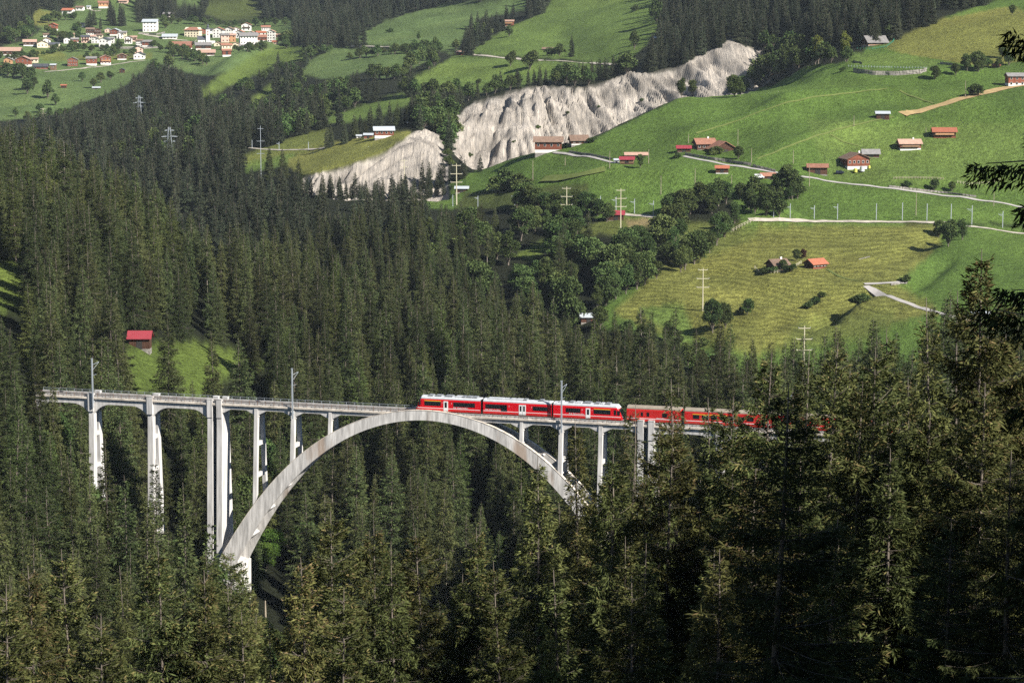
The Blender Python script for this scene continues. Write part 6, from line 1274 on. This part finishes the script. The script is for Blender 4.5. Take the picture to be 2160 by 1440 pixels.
Hh[isd] = rng.uniform(10, 19, isd.sum()) * np.where(G[isd, 1] > 1700, .8, 1)
Hh *= np.interp(pxb, [0, 700, 1200, 2160], [1.05, 1.0, .92, 1.0])
ok = (G[:, 1] > ridgeY + 25) & (pyb > -260) & (fbm(G[:, 0] / 30, G[:, 1] / 50, 15) > -.2)
for f in (.05, .45, .80):
    a, b = project(G[:, 0], G[:, 1], Z + Hh * f)
    for poly in OPEN[:-1]: ok &= ~pip(poly, a, b)
    ok &= ~(pip(OPEN[-1], a, b) & ((G[:, 1] > 1300) | (b < 375 + 22 * vnoise(a / 35, a * 0, 5))))
ok &= ~((pxb > 1440) & (G[:, 1] < 1120)); ok &= ~((pxb > 1575) & (pyb > 130))
ok &= ~((pxb > 1700) & (pyb > 100) & (G[:, 1] > 1100))
a, b = project(G[:, 0], G[:, 1], Z + Hh); ok &= (b < 800); ok &= ~((np.abs(pxb - 1243) < 26) & (b < 690) & (G[:, 1] < 1010))
# thin the belt above the cliff rim and the gully
for i in np.where(ok)[0]: T.append((G[i, 0], G[i, 1], Z[i], Hh[i], 1 if isd[i] else 0))
# rim trees, hedges
CLIFFROW = True
def row(pts, n, hpx, kind, spread=6, ymin=900):
    P = resample(pts, max(1, sum(math.dist(a, b) for a, b in zip(pts[:-1], pts[1:])) / n))
    for (x, y) in P:
        X, Y, Z_ = hit(x + random.uniform(-spread, spread), y + random.uniform(-2, 2), ymin); k_ = kind if kind < 3 else (0 if random.random() < .5 else 1)
        T.append((X, Y, Z_, hpx * random.uniform(.7, 1.25) / FPX * Y, k_))
row([(985, 213), (1040, 198), (1110, 182), (1180, 178), (1240, 180), (1300, 160), (1380, 146)], 34, 38, 3); row([(1380, 148), (1440, 134), (1490, 105), (1530, 86)], 18, 42, 0); row([(1185, 172), (1260, 165), (1320, 150)], 14, 36, 0)
row([(860, 258), (900, 250), (940, 238), (975, 225)], 14, 42, 0); row([(880, 272), (905, 268), (940, 262), (955, 250), (950, 240)], 16, 24, 1, 5); row([(938, 290), (944, 320), (948, 350)], 7, 14, 2, 3)
row([(895, 400), (950, 385), (985, 372), (1010, 362)], 9, 50, 0, 6, 1200); row([(870, 250), (960, 200), (870, 205)], 10, 34, 1)
row([(740, 125), (800, 118), (860, 112), (930, 112)], 18, 22, 1, 5); row([(900, 122), (870, 145), (850, 165), (790, 170)], 18, 30, 1); row([(1180, 455), (1230, 452), (1265, 455), (1280, 470)], 10, 45, 1, 8, 900); row([(1090, 440), (1150, 455), (1180, 470)], 9, 50, 1, 8, 900)
row([(1570, 440), (1600, 452), (1650, 458)], 7, 50, 1, 10, 1000); row([(1560, 420), (1600, 420), (1640, 425), (1690, 420)], 10, 42, 1, 10, 1000); row([(1400, 460), (1440, 455), (1490, 440), (1530, 430)], 10, 52, 1, 8, 1000); row([(1550, 470), (1530, 500), (1480, 550), (1430, 575)], 9, 60, 1, 6, 850); row([(1380, 590), (1320, 620), (1260, 655)], 7, 60, 1, 6, 850)
row([(250, 252), (300, 245), (340, 255)], 4, 20, 1); row([(0, 130), (40, 128), (70, 120)], 6, 18, 1); row([(100, 70), (130, 90), (160, 85), (170, 65)], 10, 22, 1); row([(110, 112), (140, 108)], 3, 9, 2); row([(185, 125), (200, 128), (230, 122), (245, 115)], 8, 16, 1, 4); row([(320, 100), (335, 100)], 3, 12, 1)
row([(20, 125), (60, 122), (95, 118), (130, 104), (165, 100)], 16, 15, 1, 6); row([(240, 112), (275, 118), (300, 108)], 7, 14, 1, 5); row([(150, 112), (200, 108), (240, 106)], 9, 15, 1, 5); row([(90, 50), (120, 45), (160, 42)], 10, 20, 1, 6); row([(345, 110), (370, 116), (400, 122), (420, 130)], 8, 20, 1, 5); row([(60, 60), (40, 80), (20, 95)], 8, 22, 1, 8); row([(345, 52), (400, 50), (450, 54), (500, 58), (600, 52)], 18, 16, 1, 5); row([(185, 60), (200, 55), (210, 60)], 4, 34, 0, 3); row([(230, 45), (245, 55), (262, 55)], 8, 42, 0, 6); row([(500, 108), (520, 112), (540, 108), (560, 108)], 9, 20, 1, 4); row([(360, 120), (400, 128), (440, 140)], 9, 20, 1, 5); row([(600, 98), (612, 95)], 3, 26, 1, 4)
row([(240, 255), (230, 238), (100, 250), (60, 258)], 10, 18, 1, 8); row([(0, 160), (50, 165), (70, 170), (62, 190)], 14, 26, 1, 8)
row([(1560, 205), (1590, 185), (1625, 165), (1660, 150), (1700, 140), (1740, 135), (1780, 132)], 15, 46, 1, 8, 1200); row([(650, 120), (700, 112)], 4, 16, 1)
row([(650, 412), (720, 420), (800, 420), (880, 420), (930, 412)], 30, 46, 0, 8, 1150); row([(1000, 330), (1080, 300), (1200, 240), (1350, 215)], 7, 7, 2, 14, 1440); row([(690, 312), (720, 306), (750, 292), (780, 270), (800, 262), (840, 262)], 12, 46, 0, 6, 1250); row([(2060, 150), (2120, 140)], 4, 26, 1, 8, 1200); row([(1440, 735), (1460, 770), (1520, 800)], 4, 50, 1, 10, 680); row([(1200, 700), (1260, 695), (1320, 705), (1400, 720)], 5, 40, 1, 10, 760)
T = np.array(T)
# ---- which of them show: coarse painter's buffer, nearest first
pxt, pyt = project(T[:, 0], T[:, 1], T[:, 2] + T[:, 3]); pxb, pyb = project(T[:, 0], T[:, 1], T[:, 2]); buf = np.zeros((360, 540), bool); vis = np.zeros(len(T))
for X, Y, H_ in NTREE:
    x, yt = project(X, Y, zat1(X, Y) + H_); _, yb = project(X, Y, zat1(X, Y)); wv = 3.2 / Y * FPX
    for r in range(max(0, int(yt / 4)), min(360, int(yb / 4))):
        f = min(1, (r * 4 - yt) / (yb - yt) * 1.7); buf[r, max(0, int((x - wv * f) / 4)):max(0, int((x + wv * f) / 4)) + 1] = True
for i in np.argsort(T[:, 1]):
    x, yt, yb = pxt[i], pyt[i], pyb[i]; wv = (.12 if T[i, 4] == 0 else .36) * T[i, 3] / T[i, 1] * FPX; c = 0
    for r in range(max(0, int(yt / 4)), min(360, int(yb / 4) + 1)):
        f = min(1, max(.15, (r * 4 - yt) / (yb - yt + 1e-6) * (1.7 if T[i, 4] == 0 else 3))); a, b = max(0, int((x - wv * f) / 4)), min(540, int((x + wv * f) / 4) + 1)
        if b > a: c += (~buf[r, a:b]).sum(); buf[r, a:b] = True
    vis[i] = c
order = np.argsort(-vis)
sp = [i for i in order if T[i, 4] == 0]; bl = [i for i in order if T[i, 4] == 1]; sh = [i for i in order if T[i, 4] == 2]
NSP = 300 - len(FG) - 98
ADJ = ['dark', 'olive', 'tall', 'slim', 'bushy', 'pointed', 'dense', 'shaggy']
def put(i, kind):
    X, Y, Z_, H_ = T[i, :4]
    if kind == 0:
        P = (MID if Y < 1150 else FARP)[(i % 11 if i % 11 < 8 else i % 5) if Y < 1150 else i % 3] if Y > 330 else NEAR[i % 4]
        zone = 'in the near forest' if Y < 480 else ('in the forest behind the viaduct' if Y < 1010 else 'in the far forest')
        wr = random.uniform(1.0, 1.3)
        word = 'tall' if H_ > 25 else ('mid-sized' if H_ > 19 else 'short')
        plant(P, X, Y, H_, 'spruce_tree', ' '.join(f'{word} spruce {zone}, {where((pxt[i]), (pyt[i] + pyb[i]) / 2)}'.split()[:16]), 'spruce', 'spruces ' + zone, wr, Z_)
    elif kind == 1:
        P = (BL if Y < 1250 else BLF)[i % (4 if Y < 1250 else 3)]
        plant(P, X, Y, H_, 'broadleaf_tree', f'{"tall" if H_ > 13 else "low"} leafy tree, {where2(pxt[i], pyb[i])}', 'tree', 'leafy trees of the woods and hedges', random.uniform(.85, 1.15), Z_)
    else: plant(SHR[i % 2], X, Y, H_, 'shrub', f'low green shrub, {where2(pxt[i], pyb[i])}', 'shrub', 'shrubs on the slopes', 1.1, Z_)
ANCH2 = [('the pale cliff rim', 1240, 180), ('the left cliff gully', 945, 290), ('the village church', 439, 95), ('the big white village house', 316, 68), ('the lower village lane', 200, 150), ('the left village edge', 20, 150), ('the upper road', 1100, 130), ('the far road at left', 800, 110), ('the terrace barns', 810, 285), ('the round poplar-like tree', 1190, 640), ('the crimson-roofed shed', 1300, 460),
         ('the fenced chalet', 1640, 570), ('the tall roadside tree', 1660, 380), ('the stone wall road', 1870, 150), ('the lattice pylons', 330, 290), ('the lime-green tree', 570, 1180), ('the mown meadow edge', 1430, 560), ('the pale hut roof', 1241, 690), ('the lowest meadow', 1560, 780), ('the forest below the village', 600, 200), ('the small terrace railway', 590, 320), ('the scrubby slope', 1080, 430), ('the top forest', 1650, 60), ('the middle meadow', 1000, 170)]
def where2(px, py):
    a = min(ANCH2, key=lambda q: (q[1] - px) ** 2 + (q[2] - py) ** 2); dx, dy = px - a[1], py - a[2]
    d = 'beside' if math.hypot(dx, dy) < 22 else (('right of' if dx > 0 else 'left of') if abs(dx) > abs(dy) else ('below' if dy > 0 else 'above'))
    return ('well ' if math.hypot(dx, dy) > 100 and d != 'beside' else '') + d + ' ' + a[0]
done = set()
for i in sp[:NSP]: put(i, 0); done.add(i)
NBL = 220
for i in bl[:NBL]: put(i, 1); done.add(i)
for i in sh: put(i, 2); done.add(i)
# ---- the rest of the forest: one object of instanced trees
def forest(name, ids, protos, label, hk):
    pc = bpy.data.collections.new(name + '_kinds')
    for j, P in enumerate(protos):
        me = P.whole if hasattr(P, 'whole') else P.crown; pc.objects.link(bpy.data.objects.new(f'{name}_kind_{j}', me))
    me = bpy.data.meshes.new(name); n = len(ids); A = T[ids]
    me.vertices.add(n); co = A[:, :3].copy(); co[:, 2] -= .1; me.vertices.foreach_set('co', co.astype(np.float32).ravel())
    pi_ = rng.choice(len(protos), n, p=([.16, .16, .15, .16, .16, .07, .08, .06] if len(protos) == 8 else [1 / 3] * 3)); sc = A[:, 3] / np.array([p.H for p in protos])[pi_]; wv = sc * rng.uniform(.98, 1.3, n)
    a = me.attributes.new('kind_index', 'INT', 'POINT'); a.data.foreach_set('value', pi_.astype(np.int32))
    a = me.attributes.new('tree_scale', 'FLOAT_VECTOR', 'POINT'); a.data.foreach_set('vector', np.stack([wv, wv, sc], 1).astype(np.float32).ravel())
    a = me.attributes.new('tree_turn', 'FLOAT_VECTOR', 'POINT'); a.data.foreach_set('vector', np.stack([rng.normal(0, .02, n), rng.normal(0, .02, n), rng.uniform(0, 6.28, n)], 1).astype(np.float32).ravel())
    o = link(name, me); ng = bpy.data.node_groups.new(name, 'GeometryNodeTree'); ng.interface.new_socket('Geometry', in_out='INPUT', socket_type='NodeSocketGeometry'); ng.interface.new_socket('Geometry', in_out='OUTPUT', socket_type='NodeSocketGeometry')
    gi = ng.nodes.new('NodeGroupInput'); go = ng.nodes.new('NodeGroupOutput'); ip = ng.nodes.new('GeometryNodeInstanceOnPoints'); ci = ng.nodes.new('GeometryNodeCollectionInfo')
    ci.inputs['Collection'].default_value = pc; ci.inputs['Separate Children'].default_value = True; ci.inputs['Reset Children'].default_value = True; ip.inputs['Pick Instance'].default_value = True
    def att(nm, ty): q = ng.nodes.new('GeometryNodeInputNamedAttribute'); q.data_type = ty; q.inputs['Name'].default_value = nm; return q.outputs['Attribute']
    ng.links.new(gi.outputs[0], ip.inputs['Points']); ng.links.new(ci.outputs[0], ip.inputs['Instance']); ng.links.new(att('kind_index', 'INT'), ip.inputs['Instance Index'])
    ng.links.new(att('tree_turn', 'FLOAT_VECTOR'), ip.inputs['Rotation']); ng.links.new(att('tree_scale', 'FLOAT_VECTOR'), ip.inputs['Scale']); ng.links.new(ip.outputs[0], go.inputs[0])
    md = o.modifiers.new('forest', 'NODES'); md.node_group = ng; tag(o, label, None, None, 'stuff'); return o
rest = np.array([i for i in range(len(T)) if i not in done])
near_ = [i for i in rest if T[i, 4] == 0 and T[i, 1] < 1150]; far_ = [i for i in rest if T[i, 4] == 0 and T[i, 1] >= 1150]; bl_ = [i for i in rest if T[i, 4] == 1]
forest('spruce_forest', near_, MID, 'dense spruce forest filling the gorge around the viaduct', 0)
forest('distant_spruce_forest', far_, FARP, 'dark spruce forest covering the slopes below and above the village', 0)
forest('distant_leafy_wood', bl_, BLF, 'mixed leafy woods and hedges on the far slopes', 0)
print('TREES', len(T), len(near_), len(far_), len(bl_))

# ------------------------------------------------------------------ single trees and bushes on the meadows
def single(px, pyb, hpx, kind, label, wr=1.0, ymin=900, cat=None):
    X, Y, Z_ = hit(px, pyb, ymin); H_ = hpx / FPX * Y * 1.02; i = int(px + pyb)
    if kind == 's': plant((MID if Y < 1500 else FARP)[i % 3], X, Y, H_, 'spruce_tree', label, 'spruce', None, wr * 1.15, Z_)
    elif kind == 'd': plant((BL if Y < 1700 else BLF)[i % 3], X, Y, H_, 'broadleaf_tree', label, 'tree', None, wr * 1.05, Z_)
    elif kind == 'b': plant(SHR[i % 2], X, Y, H_, 'shrub', label, 'shrub', None, wr, Z_)
    elif kind == 'y': plant(YELT, X, Y, H_, 'broadleaf_tree', label, 'tree', None, wr, Z_)
    elif kind == 'l': plant(LIMET, X, Y, H_, 'broadleaf_tree', label, 'tree', None, wr, Z_)
    elif kind == 'r': plant(REDS, X, Y, H_, 'shrub', label, 'shrub', None, wr, Z_)
SG = [(101, 208, 38, 'd', 'large oval tree with a dark shadow on the village meadow', .8), (174, 172, 20, 'd', 'small round tree below the gabled lane houses'), (213, 175, 22, 'd', 'round tree, middle of three on the village meadow'), (233, 168, 20, 'd', 'slim tree at the bottom of the dirt ramp'), (197, 185, 20, 'd', 'round tree above the low white-roofed shelter'), (118, 222, 24, 'd', 'tree at the lower edge of the village meadow'),
 (84, 238, 20, 'd', 'tree just above the pale power pole of the village meadow'), (33, 246, 18, 'd', 'leftmost single tree on the village meadow'), (58, 198, 30, 'd', 'narrow tree below the dark tree clump at left'), (327, 160, 36, 'd', 'dense tall tree at the right end of the village meadow', .8), (356, 145, 30, 'd', 'round tree behind the dense tall one'), (78, 124, 12, 's', 'small spruce on the yellow field below the left houses'),
 (604, 103, 20, 'd', 'round tree right of the tallest house', 1.1), (250, 95, 22, 's', 'pointed dark spruce in the middle of the village'), (250, 108, 22, 'd', 'big tree right of the tall white villa', 1.0), (350, 60, 18, 'd', 'tree right of the big white block-like house'), (587, 135, 26, 's', 'lone dark spruce on the pale ridge below the village'),
 (823, 69, 9, 'b', 'small dark bush on the far left meadow', 1.2), (883, 86, 18, 'd', 'thin pale tree above the far road', .6), (984, 98, 42, 's', 'leftmost spruce of the grove beside the ravine'), (994, 62, 34, 's', 'second spruce of the ravine grove'), (1008, 58, 34, 's', 'third spruce of the ravine grove'), (1026, 62, 42, 's', 'tallest spruce of the ravine grove'), (1048, 64, 40, 's', 'fourth spruce of the ravine grove'), (1082, 46, 40, 's', 'broad spruce above the pink-roofed chalet'),
 (1068, 44, 34, 's', 'slim spruce left of the broad one'), (1116, 40, 30, 's', 'spruce right of the pink-roofed chalet'), (1128, 34, 32, 's', 'last spruce at the right of the grove'), (1004, 94, 44, 'd', 'tall leafy tree in the ravine grove', .7), (1024, 82, 36, 'd', 'leafy tree at the right of the ravine grove'), (1074, 78, 24, 'd', 'round tree in front of the pink-roofed chalet', .9), (962, 106, 22, 'd', 'round tree above the small roadside barn'), (919, 110, 30, 'd', 'leafy tree group above the far road', .9),
 (836, 108, 13, 'b', 'long dark bush beside the far road', 1.4), (857, 106, 13, 'b', 'bush right of the long dark bush', 1.2), (880, 112, 14, 'b', 'bush below the thin pale tree', 1.2), (1077, 140, 36, 'd', 'oval tree left of the big round one on the upper road', .75), (1118, 147, 44, 'd', 'big round tree beside the upper road', .95), (1206, 120, 46, 's', 'spruce beside leafy bushes on the middle meadow', .9), (1180, 119, 26, 'd', 'leafy bushes left of the lone spruce', 1.2), (1163, 118, 16, 'b', 'low bush right of the low brown barn', 1.4),
 (1338, 105, 40, 'd', 'egg-shaped tree high on the right meadow', .65), (1384, 50, 48, 'd', 'tall round tree at the edge of the top forest', .75), (1340, 24, 13, 'b', 'small bush high on the right meadow'), (1010, 177, 10, 'b', 'small bush on the meadow above the cliff'), (857, 202, 38, 'd', 'round tree at the left of the middle meadow'), (800, 268, 52, 's', 'tall dark spruce behind the large terrace barn', 1.2), (838, 266, 50, 's', 'dark spruce behind the long low barn', 1.2), (855, 262, 42, 's', 'slim spruce left of the long low barn'),
 (750, 290, 42, 's', 'dark spruce left of the terrace sheds', 1.2), (771, 284, 34, 's', 'smaller spruce behind the terrace sheds'), (727, 302, 46, 's', 'spruce at the left end of the terrace', 1.2), (700, 306, 40, 's', 'dark spruce above the small far terrace', 1.2), (568, 378, 72, 's', 'left one of the big dark spruce pair on the small terrace', 1.3), (598, 380, 66, 's', 'right one of the big dark spruce pair on the small terrace', 1.3), (630, 408, 74, 's', 'tall spruce below the yellow terrace', 1.1),
 (1351, 354, 32, 'd', 'dark round tree beside the pale plank stable', .9), (1557, 336, 28, 'd', 'round bushy tree right of the broad gabled barn', 1.1), (1516, 325, 16, 'b', 'bush in front of the broad gabled barn'), (1503, 327, 15, 'b', 'grey-green bush left of the barn bush'), (1428, 334, 12, 'b', 'round bush below the dark crimson barn'), (1250, 301, 12, 'b', 'loose bush right of the smaller farmhouse', 1.2), (1190, 311, 9, 'b', 'low bushes between the two farmhouses', 1.6),
 (1662, 412, 72, 'd', 'tall tree towering beside the road bend', .95), (1640, 405, 40, 'd', 'leafy tree left of the tall roadside one'), (1592, 405, 28, 'd', 'low tree at the left of the roadside wood'), (1070, 400, 42, 'b', 'large dark bush mass left of the scrubby slope', 1.0), (1048, 404, 30, 'b', 'dark bush left of the large bush mass', 1.1), (1098, 398, 30, 'b', 'dark bush right of the large bush mass', 1.1),
 (2062, 150, 46, 'd', 'big spreading tree beside the upper road', 1.1), (2040, 150, 36, 'd', 'tree left of the big spreading one'), (1972, 168, 32, 'd', 'dark round tree over the stone wall road', 1.2), (2016, 159, 26, 'd', 'small tree between two larger ones on the upper road'), (2058, 203, 24, 'b', 'wide dark bush on the straw track', 1.1), (2127, 118, 30, 's', 'small pointed spruce on the upper right bank'), (2114, 124, 30, 'd', 'leafy tree left of the small pointed spruce', .8), (2135, 32, 24, 'd', 'tree in the top right corner'), (1876, 72, 18, 'b', 'bush behind the grey-roofed forest chalet'), (1777, 150, 8, 'b', 'small bush on the road bank', 1.3),
 (1549, 205, 46, 'd', 'dark tree standing at the right end of the cliff', .95), (1437, 207, 42, 'd', 'leafy tree at the foot of the cliff', .7), (1460, 198, 30, 'd', 'thin tree behind the ridge at the cliff foot', .8), (1640, 164, 62, 'd', 'large leafy tree right of the cliff top', .9), (1726, 135, 66, 'y', 'yellow-green tall tree at the forest edge', .9), (1783, 130, 70, 'y', 'pointed yellow-green tree beside the grey-roofed chalet', .65), (1700, 145, 45, 'd', 'leafy tree before the yellow-green one'), (1680, 150, 50, 'd', 'leafy tree between cliff and yellow-green tree'),
 (2000, 520, 58, 'd', 'big round bush-like tree below the railway at right', 1.0), (2030, 506, 50, 'd', 'tree just right of the big round one below the railway', .95), (1980, 500, 36, 'd', 'smaller tree at the left of the railway pair', .9), (1970, 402, 26, 'd', 'dark round tree on the bank above the pale road', 1.0), (2008, 404, 22, 'd', 'smaller round tree right of the bank tree', 1.0), (1912, 394, 12, 'b', 'low bush on the stony bank', 1.3),
 (1652, 572, 28, 'd', 'garden tree in front of the fenced chalet', 1.0), (1632, 574, 14, 'b', 'garden bush before the dark chalet wall', 1.2), (1668, 573, 16, 'b', 'garden bush at the right of the fenced chalet', 1.2), (1680, 550, 28, 'd', 'garden tree right of the fenced chalet'), (1694, 545, 20, 'r', 'small dark reddish shrub in the chalet garden', .8), (1727, 556, 9, 'b', 'hedge behind the low orange-roofed hut', 1.8), (1615, 575, 12, 'b', 'hedge at the left corner of the garden', 1.4),
 (1503, 702, 74, 'd', 'largest tree of the clump beside the pale pole', .75), (1530, 692, 54, 'd', 'right tree of the clump beside the pale pole', .7), (1576, 664, 34, 'd', 'small tree right of the clump on the mown meadow'), (1562, 664, 16, 'b', 'low bush beside the small meadow tree'), (1706, 650, 14, 'b', 'lower bush of the hedge row on the mown meadow', 1.2), (1720, 640, 14, 'b', 'middle bush of the hedge row on the mown meadow', 1.2), (1733, 628, 13, 'b', 'upper bush of the hedge row on the mown meadow', 1.1),
 (1486, 728, 16, 'b', 'small bush above the lowest meadow at left', 1.1), (1910, 596, 16, 'b', 'dark bush over the pale boulders', 1.2), (1808, 640, 18, 'b', 'dark bush on the steep bank beside the curved road', 1.3), (1822, 636, 16, 'b', 'small bush at the top of the steep bank', 1.2), (1192, 700, 118, 'd', 'huge poplar-like round tree above the pale hut roof', .8), (1124, 690, 62, 'd', 'slender leafy tree left of the huge round one', .7), (1470, 820, 60, 'd', 'leafy tree at the lower left corner of the lowest meadow', .9), (1512, 850, 70, 'd', 'dark leafy tree before the lowest meadow', .9), (1550, 860, 60, 'd', 'leafy tree right of the dark one before the lowest meadow', .9)]
for q in SG:
    px, pyb, h_, k_, lb = q[:5]; wr = q[5] if len(q) > 5 else 1.0
    ym = 1700 if px < 640 and pyb < 260 else (640 if pyb > 640 else (760 if pyb > 440 else 1000))
    if 1180 < px < 1200 and pyb > 600 or px == 1124: ym = 880
    single(px, pyb, h_, k_, lb, wr, ym)
pole(560, 1300, 1262, 0, 'short timber pole in the gap below the lime-green tree', 'pole_wood', ymin=430, r=.2)
# lime-green tree beside the arch foot and its darker companions
for (px, py, Y, H_, k, lb) in [(572, 1108, 600, 19, 'l', 'bright lime-green leafy tree right of the arch foot'), (622, 1130, 612, 17, 'd', 'dark green leafy tree right of the lime-green one'), (560, 1190, 590, 13, 'l', 'lower lime-green tree under the bright one')]:
    sx, zr = ray(px, py); X = sx * Y; zg = zat1(X, Y); H_ = max(8, zr * Y - zg)
    plant(LIMET if k == 'l' else BL[1], X, Y, H_, 'broadleaf_tree', lb, 'tree', None, .9 if H_ > 15 else 1.1)
